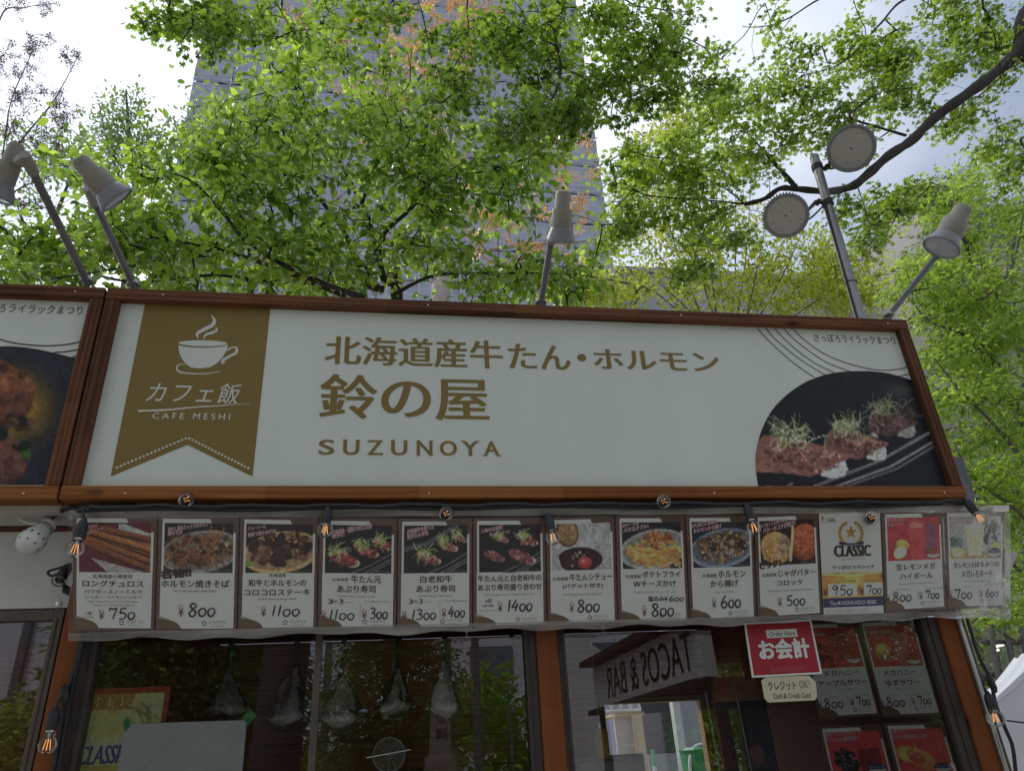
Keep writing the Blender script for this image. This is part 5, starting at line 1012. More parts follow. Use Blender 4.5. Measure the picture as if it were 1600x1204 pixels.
spot('beige spotlight upright over the middle of the sign', (845, 474), (862, 372), (880, 297), (876, 377), .10, -.36, -.25, 22, -.12)
spot('beige spotlight right of the floodlight pole, leaning left', (1388, 494), (1466, 396), (1506, 324), (1470, 388), .10, -.14, -.075, 24, .02)
# floodlight pole behind the stall
YP = 3.1
pb, ptop = P(1343, 492, YP), P(1272, 244, YP); px_, pz_ = float((pb[0]+ptop[0])/2), float(ptop[2])
pt = thing('light_pole', 'tall galvanised pole behind the sign carrying two round floodlights', 'pole', (float(pb[0]), YP, 0))
dx = (ptop[0]-pb[0])/(ptop[2]-pb[2]); pole_at = lambda z: np.array([pb[0]+dx*(z-pb[2]), YP, z])
o = MB().lathe([(.048, 0), (.048, pz_*0.86), (.045, pz_*.86+.005), (.045, pz_), (.02, pz_+.01)], pole_at(0), pole_at(pz_)-pole_at(0), 20).build('shaft', steel, pt, smooth=False); autosmooth(o, 40)
z1, z2, z3 = float(P(1280, 262, YP)[2]), float(P(1293, 318, YP)[2]), float(P(1326, 442, YP)[2])
for z_ in (z1, z2): MB().lathe([(.05, -.03), (.056, -.03), (.056, .03), (.05, .03)], pole_at(z_), (0, 0, 1), 16).build('clamp', rubber, pt)
MB().lathe([(.049, -.004), (.051, -.004), (.051, .004), (.049, .004)], pole_at(z3), (0, 0, 1), 16).build('clamp', rubber, pt)
b = MB(); b.tube(smooth_path([pole_at(z2)+np.array([-.055, -.02, 0]), pole_at(z2-.3)+np.array([-.052, -.02, 0]), pole_at(z3)+np.array([-.052, -.02, 0]), pole_at(z3-.9)+np.array([-.052, -.02, 0])], 5), .010, 8); b.build('cable', rubber, pt)
discm = pm('led_diffuser', (0.52, 0.485, 0.455), .35, .05, 12); ringm = pm('dark_ring_metal', (0.24, 0.25, 0.26), .4, .15, 20)
def flood(label, cpx, rpx, z_at, seed):
    c = P(*cpx, YP-.34); r_ = rpx/1170*np.linalg.norm(c-CAM); v = CAM-c; v = v/np.linalg.norm(v); v = v+np.array([.10, -.05, -.18]); v /= np.linalg.norm(v)
    t = thing('round_floodlight', label, 'floodlight', c, 'round floodlights on the pole')
    o = MB().lathe([(r_*.4, -.11), (r_*.55, -.10), (r_*.6, -.03), (r_*.97, -.02), (r_*.99, .012), (r_*.95, .02), (r_*.84, .016), (r_*.82, .006)], c, v, 40, cap=True).build('ring', ringm, t); autosmooth(o, 30)
    MB().lathe([(r_*.83, .008), (r_*.5, .010), (0, .011)], c, v, 40, cap=False).build('diffuser', discm, t)
    up = Vector(v).orthogonal().normalized(); sd = Vector(v).cross(up); C_ = Vector([float(q) for q in c]); V_ = Vector([float(q) for q in v]); b = MB(); n_ = 44
    for k in range(n_):
        th = 2*math.pi*k/n_; rad = up*math.cos(th)+sd*math.sin(th); tg = V_.cross(rad)
        M_ = Matrix(((rad.x, tg.x, V_.x, C_.x), (rad.y, tg.y, V_.y, C_.y), (rad.z, tg.z, V_.z, C_.z), (0, 0, 0, 1))); b.box(r_*.6, r_*1.01, -.0035, .0035, -.075, -.022, 0, M_)
    b.build('cooling_fins', rubber, t)
    b = MB()
    for rr_, n2, ph in ((.30, 4, .3), (.62, 8, .1), (.74, 4, .6)):
        for k in range(n2):
            th = 2*math.pi*k/n2+ph; b.lathe([(.0045, .0115), (0, .013)], C_+(up*math.cos(th)+sd*math.sin(th))*r_*rr_, V_, 8, cap=False)
    b.ribbon([C_+V_*.0125+up*.012+sd*.01, C_+V_*.0125, C_+V_*.0125-up*.012-sd*.01], [.004, .012, .004], tuple(-V_)); b.build('screws', rubber, t)
    q = pole_at(z_at); b = MB(); e1 = c+np.array([0, 0.10, 0])+(q-c)*.15
    sgn = -1 if c[0] < q[0] else 1
    b.tube([q+np.array([sgn*.05, 0, 0]), q+np.array([sgn*.13, -.01, .01]), c-v*.09+np.array([-sgn*r_*.9, 0, 0]), c-v*.10], .016, 8); b.tube(smooth_path([q+np.array([sgn*.05, -.03, -.03]), (q+c)/2+np.array([0, .02, -.10]), c-v*.08+np.array([-sgn*r_*.6, 0, -.02])], 5), .010, 6)
    b.lathe([(.024, -.03), (.024, .03)], q+np.array([sgn*.10, .0, .01]), (0, 1, 0), 10); b.build('bracket', rubber, t)
flood('round grey floodlight lower left of the pole', (1228, 337), 32, z2, 1); flood('round grey floodlight at the top right of the pole', (1330, 232), 32, z1, 2)

# ================================================================== BUILDINGS BEHIND
net = pm('grey_scaffold_net', (0.43, 0.45, 0.56), .7, .30, .5, .8, 2.0, stretch=(.6, 1, 5)); netd = pm('dark_scaffold_gap', (0.40, 0.40, 0.48), .7, .1); polew = pm('scaffold_pole', (0.6, 0.6, 0.64), .4, .05)
YT = 42.0
tx0, tx1 = float(P(278, 240, YT)[0]), float(P(962, 430, YT)[0]); th_ = 78.0
tw = thing('tower_block', 'tall tower wrapped in grey scaffold netting behind the trees', 'tower', ((tx0+tx1)/2, YT+8, 0))
MB().box(tx0+.15, tx1-.15, YT+.3, YT+16, 0, th_).build('core', netd, tw)
nc, nr_ = 11, 26; cw, ch = (tx1-tx0)/nc, th_/nr_
g_ = random.Random(2); meshes = []
for k in range(5):
    b = MB(); nu, nv = 12, 5; ph = [g_.uniform(0, 6) for _ in range(4)]
    vs_ = [((i/nu-.5)*(cw-.07), -.10*math.sin(math.pi*i/nu)*math.sin(math.pi*j/nv)+.05*math.sin(6*i/nu*2+ph[0]+j)+.04*math.sin(11*i/nu+ph[1]-2*j), (j/nv)*(ch-.10)) for j in range(nv+1) for i in range(nu+1)]
    b.add(vs_, [(j*(nu+1)+i, j*(nu+1)+i+1, (j+1)*(nu+1)+i+1, (j+1)*(nu+1)+i) for j in range(nv) for i in range(nu)])
    o = b.build('netting_panel', net, tw, local=True, smooth=True); meshes.append(o.data); bpy.data.objects.remove(o)
for j in range(4, nr_):
    for i in range(nc):
        o = bpy.data.objects.new('netting_panel', meshes[g_.randrange(5)]); COL.objects.link(o); o.parent = tw
        o.location = (tx0+(i+.5)*cw-tw.location.x, YT-tw.location.y, j*ch)
b = MB()
for j in range(4, nr_): b.tube([(tx0-.1, YT-.22, j*ch+.02), (tx1+.1, YT-.22, j*ch+.02)], .03, 5)
b.build('ledger_pole', netd, tw); b = MB()
for i in (1, 4, 6, 7, 9): b.tube([(tx0+i*cw, YT-.28, 8), (tx0+i*cw, YT-.28, th_)], .045, 5)
b.build('standard_pole', polew, tw)
pale = pm('pale_grey_facade', (0.42, 0.43, 0.47), .6, .06, .4); sideglass = pm('facade_glass', (0.16, 0.2, 0.24), .15, .2, .5)
lb = thing('office_building', 'low pale grey building with flat roof line behind the lamp pole', 'building', (18, 52, 0)); zt_ = float(P(1400, 446, 52)[2]); x0 = tx1+4
MB().box(x0, float(P(1640, 446, 52)[0]), 52, 70, 0, zt_).build('wall', pale, lb); MB().box(x0-.2, float(P(1640, 446, 52)[0])+.2, 51.7, 70, zt_, zt_+.5).build('cornice', netd, lb)
c = P(1392, 470, 51.9); b = MB()
q = [c+np.array([1.6*math.cos(a), -.1, 1.2*math.sin(a)]) for a in np.linspace(0, math.pi, 14)]; b.ribbon(q, .35); b.build('arch', netd, lb)
b = MB()
for i in range(12):
    for j in range(5): b.box(x0+2+i*3.2, x0+4+i*3.2, 51.9, 52.1, 3+j*3.4, 5+j*3.4)
b.build('window', sideglass, lb)
bb = thing('office_building', 'beige building glimpsed through the green trees at the right edge', 'building', (30, 44, 0)); xa = float(P(1520, 560, 40)[0])
MB().box(xa, xa+22, 40, 60, 0, float(P(1590, 322, 40)[2])).build('wall', pm('beige_facade', (0.46, 0.43, 0.40), .7, .08, .5), bb)
for j in range(8):
    b = MB(); b.box(xa+.5, xa+21, 39.9, 40.05, 5+j*3.6, 6.8+j*3.6); b.build('window', sideglass, bb)
    b = MB()
    for i in range(9): b.box(xa+.5+i*2.4, xa+.7+i*2.4, 39.84, 39.9, 5+j*3.6, 6.8+j*3.6)
    b.build('mullion', pm('beige_facade', (0, 0, 0)), bb)
# steel and glass pavilion at the lower right
gp = thing('glass_pavilion', 'glass pavilion with slanting brown posts behind the white tent', 'pavilion', (10, 14, 0)); YV = 13.0
pavm = pm('brown_grey_post', (0.15, 0.125, 0.12), .5, .1, 8)
for (x_, dxx) in ((1541, 15), (1564, 17), (1588, 17), (1616, 17)):
    b = MB(); b.tube([P(x_, 940, YV), P(x_+dxx*2.2, 1150, YV)], .055, 6); b.build('post', pavm, gp)
for y_ in (1001, 1051, 1092): b = MB(); b.tube([P(1505, y_+2, YV+.1), P(1680, y_, YV+.1)], .05, 6); b.build('beam', pavm, gp)
b = MB(); b.add([P(1505, 930, YV+.2), P(1700, 930, YV+.2), P(1700, 1190, YV+.2), P(1505, 1190, YV+.2)], [(0, 1, 2, 3)]); b.build('glazing', clear('pavilion_glass', (.78, .82, .8), 1.4, .5, haze=.16, hazecol=(.42, .46, .42), bscale=1.0, base=.02), gp)
tub = glow('tube_light', (1.0, .97, .88), 1.3)
for (a, c) in (((1551, 1010.5), (1568, 1006.5)), ((1552.5, 1016.5), (1560.5, 1014.5))): MB().tube([P(*a, YV+1.2), P(*c, YV+1.2)], .03, 6).build('tube_light', tub, gp)

# white tents
tent = pm('white_tent_canvas', (0.74, 0.74, 0.77), .6, .04, 2.5, .5, 3.0)
def gable_tent(label, apex, eave_l, eave_r, bottom, depth=3.0, parent_grp='white party tents'):
    ap, el, er = map(np.asarray, (apex, eave_l, eave_r)); t = thing('party_tent', label, 'tent', ((el[0]+er[0])/2, el[1], bottom), parent_grp)
    d = np.array([0, depth, 0]); b = MB(); n_ = 14
    for (e0, e1) in ((el, ap), (ap, er)):
        vs_ = []
        for i in range(n_+1):
            for j in range(n_+1):
                p = e0+(e1-e0)*i/n_+d*j/n_; vs_.append(p-np.array([0, 0, .06*math.sin(math.pi*i/n_)*1.0+.02*math.sin(5*j/n_*3.1)]))
        b.add(vs_, [(i*(n_+1)+j, i*(n_+1)+j+1, (i+1)*(n_+1)+j+1, (i+1)*(n_+1)+j) for i in range(n_) for j in range(n_)])
    b.build('roof', tent, t, smooth=True)
    b = MB(); vs_ = []
    for i in range(31):
        u = i/30; top = (el+(ap-el)*u*2) if u <= .5 else (ap+(er-ap)*(u-.5)*2)
        for j in range(9):
            v = j/8; vs_.append((top[0], top[1]+.02+.025*math.sin(i*1.3+j*.8)*v, top[2]-.01+(bottom-top[2])*v))
    b.add(vs_, [(i*9+j, i*9+j+1, (i+1)*9+j+1, (i+1)*9+j) for i in range(30) for j in range(8)]); b.build('end_wall', tent, t, smooth=True)
    b = MB()
    for e0 in (el, er, el+d, er+d): b.tube([(e0[0], e0[1]+.04, bottom), (e0[0], e0[1]+.04, e0[2])], .02, 6)
    b.build('leg', pm('tent_pole', (.6, .6, .6), .3, metal=.8), t); return t
YW = 5.2; a = P(1634, 1016, YW); l_ = P(1536, 1108, YW); gable_tent('white tent with sloping roof edge at the lower right', a, l_, a+np.array([a[0]-l_[0], 0, l_[2]-a[2]]), 0.05, .45)
b = MB(); b.tube([P(1573, 1125, YW-.15), P(1640, 1133, YW-.15)], .008, 5); tag(b.build('guy_rope', rubber), 'thin dark rope stretched across the white tent at the right edge', 'rope')

# seen through the rear hatch
def crate():
    Yc = 5.6; x0, x1 = float(P(964, 1140, Yc)[0]), float(P(1010, 1140, Yc)[0]); z0, z1 = float(P(985, 1180, Yc)[2]), float(P(985, 1117, Yc)[2]); xb = float(P(994, 1140, Yc)[0])
    t = thing('wooden_cabinet', 'pale plywood cabinet seen through the rear hatch', 'cabinet', ((x0+x1)/2, Yc, 0)); ply = wood('pale_plywood', (.50, .38, .22), (.62, .50, .32), .6, 1, 6, False)
    board('side_panel', ply, t, (xb+.02, Yc, 0), (xb+.02, Yc, z1), x1-xb, .05, up=(1, 0, 0)); MB().cbox(x0, x1, Yc, Yc+.5, z1, z1+.03, .004).build('top_panel', ply, t)
    n_ = 3
    for k in range(8): MB().cbox(x0, xb-.004, Yc+.05, Yc+.09, .05+k*(z1-.05)/8, .04+(k+1)*(z1-.05)/8, .004).build('panel', pm('pale_pinkish_board', (.52, .45, .40), .6, .05, 6), t)
    tr = thing('truss', 'white triangular truss beam above the plywood cabinet', 'truss', ((x0+x1)/2, Yc+.1, z1+.03)); b = MB(); za, zb_ = z1+.05, z1+.05+.24
    b.tube([(x0-.1, Yc+.1, za), (x1, Yc+.1, za)], .016, 6); b.tube([(x0-.1, Yc+.1, zb_), (x1, Yc+.1, zb_)], .016, 6); n_ = 4
    for k in range(n_): xx = x0-.1+(x1-x0+.1)*k/n_; xm = xx+(x1-x0+.1)/n_/2; b.tube([(xx, Yc+.1, za), (xm, Yc+.1, zb_), (xx+(x1-x0+.1)/n_, Yc+.1, za)], .011, 6)
    b.build('truss_bars', pm('white_bars', (.75, .75, .78), .4), tr)
    Yn = 6.2; xa, xb2 = float(P(1006, 1140, Yn)[0]), float(P(1060, 1140, Yn)[0]); za, zb_ = 0.05, float(P(1030, 1080, Yn)[2])
    f = thing('mesh_fence', 'dark netting screen between the plywood cabinet and a white post', 'fence', ((xa+xb2)/2, Yn, 0)); MB().cbox(xa, xb2, Yn, Yn+.02, za, zb_, .003).build('screen', pm('dark_net', (.045, .05, .06), .7, .4, 10), f)
    MB().cbox(xa, xb2, Yn-.03, Yn-.005, za, float(P(1030, 1177, Yn)[2]), .003).build('lower_panel', pm('grey_blue_panel', (.30, .33, .38), .5), f)
    q0, q1 = float(P(1057, 1140, 5.4)[0]), float(P(1068, 1140, 5.4)[0]); tag(MB().cbox(q0, q1, 5.4, 5.5, .05, 3.0, .006).build('white_post', pm('white_paint', (.72, .72, .74), .4)), 'white post seen through the rear hatch beside the netting screen', 'post')
    gb = thing('green_bin', 'green plastic bin with white hose arch seen through the rear hatch', 'bin', (float(P(1100, 1190, 4.6)[0]), 4.6, .05)); c = P(1100, 1172, 4.6); b = MB(); b.lathe([(.17, .02), (.2, c[2]-.05), (.21, c[2]-.02), (.19, c[2])], (c[0], 4.6, .03), (0, 0, 1), 24); b.build('body', pm('green_plastic', (.02, .22, .08), .4), gb)
    b = MB(); c2 = P(1100, 1200, 4.5); b.tube([c2+np.array([.12*math.cos(q)-.0, 0, .12*math.sin(q)*1.5]) for q in np.linspace(0.2, math.pi, 12)]+[(c2[0]-.12, 4.5, .1)], .014, 8); b.build('hose', pm('white_paint', (.7, .7, .7)), gb)
    gw = pm('green_white_band', (.08, .4, .18), .5)
    for px in (1014, 1064):
        t2 = thing('striped_pole', 'green and white striped pole '+('beside the plywood cabinet' if px == 1014 else 'beside the white post')+' outside the hatch', 'pole', (float(P(px, 1190, 5.3)[0]), 5.3, .05)); c = P(px, 1170, 5.3); b = MB(); w2 = MB()
        for k in range(12): (b if k % 2 else w2).lathe([(.018, .05+(c[2]-.05)*k/12), (.018, .05+(c[2]-.05)*(k+1)/12)], (c[0], 5.3, 0), (.02, 0, 1), 10)
        b.build('green_band', gw, t2); w2.build('white_band', pm('white_paint', (.7, .7, .7)), t2)
crate()

# ================================================================== WHAT THE WINDOWS MIRROR: THE OTHER SIDE OF THE PATH
def wr(px, py, Ym): return RF(px, py, Ym)
ta = thing('taco_stall', 'dark stall with white tacos and bar sign, mirrored in the right window', 'food stall', (0.6, -7, 0))
# its sign: far end seen at the left, near end at the right, level in reality
eL = wr(932, 1108, -6.2)
d = ray(1103, 1056); h = CAM+d*((YG-CAM[1])/d[1]); d = d*np.array([1, -1, 1]); tt = (eL[2]-h[2])/d[2]; eR = h+d*tt
hs = float(wr(928, 1044, -6.2)[2]-eL[2]); ex = (eR-eL); lnx = np.linalg.norm(ex); ex = ex/lnx
ez = np.array([0, 0, 1.0]); en = np.cross(ex, ez); en = en/np.linalg.norm(en)
if en @ (np.array([0, .3, 2])-eL) < 0: en = -en
q = [eL, eR, eR+ez*hs, eL+ez*hs]; b = MB(); b.prism(q, tuple(-en*.10)); b.build('sign_board', pm('white_board', (.62, .62, .60), .5, .05), ta)
# seen from the path it reads left to right, so u runs from the end that stands at the viewer's left
left, right = (eR, eL) if np.cross(eR-eL, ez) @ en < 0 else (eL, eR)
du = (right-left)/lnx; b = MB(); put_text(b, 'TACOS & BAR', lambda u, v, o: left+du*u+ez*v+en*o, lnx*.06, lnx*.84, hs*.16, hs*.86, .004, 0, offset=.012); b.build('lettering', inkblack, ta)
sd_ = -en; dk = pm('dark_stall_wood', (.05, .035, .028), .6)
b = MB(); b.prism([eL-ez*.06+en*.1, eR-ez*.06+en*.1, eR-ez*.06-en*1.8, eL-ez*.06-en*1.8], (0, 0, .05)); b.prism([eL+ez*(hs+.01)+en*.15, eR+ez*(hs+.01)+en*.15, eR+ez*(hs+.01)-en*1.9, eL+ez*(hs+.01)-en*1.9], (0, 0, .06)); b.build('roof', dk, ta)
b = MB(); b.prism([eL-en*1.7, eR-en*1.7, eR-en*1.7-ez*(eL[2]-.05), eL-en*1.7-ez*(eL[2]-.05)], tuple(-en*.05)); b.build('back_wall', dk, ta)
for e0 in (eL, eR):
    for o_ in (0, 1.65): b = MB(); c = e0-en*(o_+.08); b.box(c[0]-.04, c[0]+.04, c[1]-.04, c[1]+.04, .05, e0[2]-.05); b.build('post', dk, ta)
b = MB(); c0, c1 = eL-en*.1, eR-en*.1; b.prism([(c0[0], c0[1], .05), (c1[0], c1[1], .05), (c1[0], c1[1], 1.0), (c0[0], c0[1], 1.0)], tuple(-en*.5)); b.build('counter', dk, ta)
tt_ = wr(915, 1035, -8.5); gable_tent('pale tent mirrored at the left end of the right window', tt_+np.array([-.2, 0, .5]), tt_+np.array([-.75, 0, -.3]), tt_+np.array([1.0, 0, -.4]), .05, -2.5, 'tents mirrored in the windows')
# stone monument
mb_ = wr(690, 1180, -13); mt_ = wr(690, 1062, -13); stone = pm('weathered_stone', (.34, .30, .26), .85, .25, 5, .6, 14)
mo = thing('stone_monument', 'tall stone pillar with carved characters on a stepped base, mirrored in the left window', 'monument', (mb_[0], -13, 0)); wS = abs(wr(705, 1120, -13)[0]-wr(672, 1120, -13)[0])/2
b = MB(); b.prism([(mb_[0]-wS, -13, mb_[2]), (mb_[0]+wS*.95, -13, mb_[2]), (mb_[0]+wS*.8, -13, mt_[2]-.2), (mb_[0]+wS*.3, -13, mt_[2]), (mb_[0]-wS*.5, -13, mt_[2]-.08), (mb_[0]-wS*.75, -13, mt_[2]-.3)], (0, -.6, 0)); b.build('pillar', stone, mo)
b = MB()
for k in range(3): b.cbox(mb_[0]-wS*(1.4+.7*k), mb_[0]+wS*(1.4+.7*k), -14.0-.3*k, -12.8+.3*k, max(0, mb_[2]-.35*(k+1)), mb_[2]-.35*k-.004, .02)
b.build('base', stone, mo); lt = MB(); put_text(lt, '公', lambda u, v, o: np.array([mb_[0]-u, -13+o, v]), -wS*.55, wS*.55, mb_[2]+(mt_-mb_)[2]*.42, mb_[2]+(mt_-mb_)[2]*.56, .01, 0); put_text(lt, '碑', lambda u, v, o: np.array([mb_[0]-u, -13+o, v]), -wS*.55, wS*.55, mb_[2]+(mt_-mb_)[2]*.2, mb_[2]+(mt_-mb_)[2]*.36, .01, 0); lt.build('carving', dk, mo)
# white office block across the park
ob = thing('office_building', 'white office block across the park, mirrored in the left window', 'building', (-10, -45, 0)); p0, p1 = wr(728, 1100, -45), wr(812, 1100, -45); xa, xb = sorted((float(p0[0]), float(p1[0]))); zt2 = float(wr(770, 1008, -45)[2])
MB().box(xa-1, xb+9, -58, -45, 0, zt2+8).build('wall', pm('white_concrete', (.66, .67, .74), .6, .05, .4), ob)
for j in range(5):
    for i in range(5): MB().box(xa+.3+i*3.6, xa+2.9+i*3.6, -45, -44.9, 3+j*3.6, 4.9+j*3.6).build('window', sideglass, ob)
ob = thing('office_building', 'pale building with dark vertical fins mirrored in the neighbour window', 'building', (-30, -30, 0)); p0, p1 = wr(-160, 1000, -26), wr(80, 1000, -26); xa, xb = sorted((float(p0[0]), float(p1[0])))
MB().box(xa-3, xb+4, -36, -26, 0, 22).build('wall', pm('pale_lilac_facade', (.62, .62, .70), .6, .04, .4), ob)
for k in range(16): MB().box(xa-2+k*1.4+(k % 3)*.2, xa-1.75+k*1.4+(k % 3)*.2, -26, -25.8, 0, 22).build('fin', pm('dark_fin', (.1, .1, .12), .5), ob)
# ================================================================== TREES
bark_dark = pm('dark_bark', (0.050, 0.042, 0.036), .9, .35, 14, .8, 40, stretch=(1, 1, .35)); bark_grey = pm('grey_bark', (0.13, 0.115, 0.10), .9, .3, 12, .7, 40, stretch=(1, 1, .35)); bark_pale = pm('pale_twig_bark', (0.48, 0.42, 0.40), .85, .2, 14, .4)
def leaf_template(kind):
    if kind == 'oval':                                   # folded along the midrib, tip drooping
        xs = [(0, 0), (.18, .20), (.45, .29), (.72, .20), (1, 0)]
        mid = [(0, 0, 0), (.18, 0, -.01), (.45, 0, -.03), (.72, 0, -.07), (1, 0, -.15)]
        v = list(mid); up = [(x, w_, .07*w_/.29-.03*x*x) for x, w_ in xs[1:4]]; dn = [(x, -w_, .07*w_/.29-.03*x*x) for x, w_ in xs[1:4]]; v += up+dn
        f = [(0, 1, 5), (1, 2, 6, 5), (2, 3, 7, 6), (3, 4, 7), (0, 8, 1), (1, 8, 9, 2), (2, 9, 10, 3), (3, 10, 4)]
    elif kind == 'maple':                                # seven-pointed hand
        tip = [(-120, .42), (-78, .72), (-38, .95), (0, 1.05), (38, .95), (78, .72), (120, .42)]; v = [(0.05, 0, 0)]; f = []; k = 1
        prev = None
        for i, (a, r_) in enumerate(tip):
            t = R(a); w_ = R(16); b0, b1 = (.44*math.cos(t-w_*1.25), .44*math.sin(t-w_*1.25)), (.44*math.cos(t+w_*1.25), .44*math.sin(t+w_*1.25))
            v += [(b0[0], b0[1], .02), (r_*math.cos(t)*.85, r_*math.sin(t)*.85, -.10*r_), (b1[0], b1[1], .02)]; f.append((0, k, k+1, k+2)); k += 3
        v = [(x*.62+.2, y*.62, z) for x, y, z in v]
    elif kind == 'small':                                # small pointed leaf, two faces
        v = [(0, 0, 0), (.45, .26, .05), (1, 0, -.08), (.45, -.26, .05)]; f = [(0, 2, 1), (0, 3, 2)]
    elif kind == 'bud':                                  # a burst of narrow young leaves
        v = []; f = []
        for i in range(5):
            a = i*1.257; c_, s_ = math.cos(a), math.sin(a); k = len(v)
            v += [(.05*c_, .05*s_, 0), (.6*c_-.12*s_, .6*s_+.12*c_, .35), (1.0*c_, 1.0*s_, .25), (.6*c_+.12*s_, .6*s_-.12*c_, .35)]; f.append((k, k+1, k+2, k+3))
    return np.array(v, float), f
def scatter(blobs, g_, plate=None):
    o = []
    for (cx, cy, rx, ry, Y, dY, n) in blobs:
        m_ = n if not plate else max(1, int(round(n/plate[0])))
        for _ in range(int(m_)):
            q = math.sqrt(g_.uniform()); t = g_.uniform(0, 2*math.pi); px, py = cx+rx*q*math.cos(t), cy+ry*q*math.sin(t)
            c = P(px, py, Y+dY*g_.uniform(-1, 1))
            if not plate: o.append(c); continue
            th = g_.uniform(0, 6.283); tx_, ty_ = g_.normal(0, .22, 2)          # a flat spray, a little tilted
            for _k in range(int(plate[0])):
                a, b = g_.normal(0, plate[1], 1)[0], g_.normal(0, plate[1]*.45, 1)[0]; x, y = a*math.cos(th)-b*math.sin(th), a*math.sin(th)+b*math.cos(th)
                o.append(c+np.array([x, y, x*tx_+y*ty_-.12*a*a+g_.normal(0, .02)]))
    return np.array(o)
def grow(limbs, targets, g_, step=.14, sag=0.0, wig=.25):
    """limbs: [(points, r0, r1)]; each target is joined to the nearest branch so far"""
    pos = []; par = []; rad = []; isl = []
    for (pts, r0, r1) in limbs:
        q = smooth_path(pts, 6); p_ = -1
        if pos:
            A = np.array(pos); d = np.linalg.norm(A-q[0], axis=1); k_ = int(d.argmin()); p_ = k_ if d[k_] < 1.5 else -1
        for i, a in enumerate(q):
            pos.append(a); par.append(p_); rad.append(r0+(r1-r0)*i/(len(q)-1)); isl.append(True); p_ = len(pos)-1
    nl = len(pos)
    T_ = targets; L_ = np.array(pos); d0 = np.array([np.min(np.linalg.norm(L_-t, axis=1)) for t in T_]); order = np.argsort(d0)
    buf = np.zeros((nl+len(T_)*24, 3)); buf[:nl] = L_; n = nl; tips = []; dirs = []
    for ti in order:
        t = T_[ti]; d = np.linalg.norm(buf[:n]-t, axis=1); d = d+np.where(np.arange(n) < nl, 0.0, 0.02); k_ = int(d.argmin()); a = buf[k_].copy(); L0 = np.linalg.norm(t-a); m_ = int(min(20, max(1, round(L0/step)))); off = g_.normal(0, wig*.25, 3)*L0*.35; p_ = k_
        if m_ == 1: off *= 0
        last = a
        for i in range(1, m_+1):
            s_ = i/m_; q = a+(t-a)*s_+off*math.sin(math.pi*s_)+np.array([0, 0, -sag*L0*math.sin(math.pi*s_)])+(g_.normal(0, .02, 3)*min(L0, .5)*(i < m_)); buf[n] = q; par.append(p_); rad.append(0); isl.append(False); p_ = n; n += 1; dd = q-last; last = q
        tips.append(p_); dirs.append(dd/max(np.linalg.norm(dd), 1e-6))
    pos = buf[:n]; cnt = np.zeros(n); cnt[tips] = 1
    for i in range(n-1, -1, -1):
        if par[i] >= 0 and i >= nl: cnt[par[i]] += cnt[i]
    return pos, np.array(par), np.array(rad), np.array(isl), cnt, np.array(tips), np.array(dirs), nl
def wood_mesh(limbs, G_, r_tip, pw=.42, sides=4):
    pos, par, rad, isl, cnt, tips, dirs, nl = G_; mb = MB()
    for (pts, r0, r1) in limbs:
        q = smooth_path(pts, 6); k = len(q); g2 = random.Random(len(q))
        mb.tube(q, [(r0+(r1-r0)*i/(k-1))*(1+.10*math.sin(i*1.1)+.06*g2.uniform(-1, 1)) for i in range(k)], 10 if r0 > .02 else 6)
    i_ = np.array([i for i in range(nl, len(pos)) if par[i] >= 0]); a = pos[par[i_]]; b = pos[i_]
    ra = np.where(par[i_] < nl, r_tip*np.maximum(cnt[i_], 1)**pw*1.1, r_tip*np.maximum(cnt[par[i_]], 1)**pw); rb = r_tip*np.maximum(cnt[i_], 1)**pw
    lim = np.where(par[i_] < nl, np.maximum(rad[par[i_]]*.8, r_tip), 1.0); ra = np.minimum(ra, lim); rb = np.minimum(rb, np.maximum(lim, r_tip))
    d = b-a; l_ = np.linalg.norm(d, axis=1, keepdims=True); d = d/np.maximum(l_, 1e-6); ref = np.where(np.abs(d[:, 2:3]) > .9, np.array([[1., 0, 0]]), np.array([[0, 0, 1.]])); u = np.cross(d, ref); u /= np.maximum(np.linalg.norm(u, axis=1, keepdims=True), 1e-6); w_ = np.cross(d, u)
    M = len(i_); V = np.zeros((M, 2*sides, 3))
    for j in range(sides):
        t = 2*math.pi*j/sides; o_ = u*math.cos(t)+w_*math.sin(t); V[:, j] = a+o_*ra[:, None]; V[:, sides+j] = b+o_*rb[:, None]
    base = (np.arange(M)*2*sides)[:, None]
    F = np.concatenate([base+np.array([[j, (j+1) % sides, sides+(j+1) % sides, sides+j]]) for j in range(sides)], 0)
    return mb, V.reshape(-1, 3), F
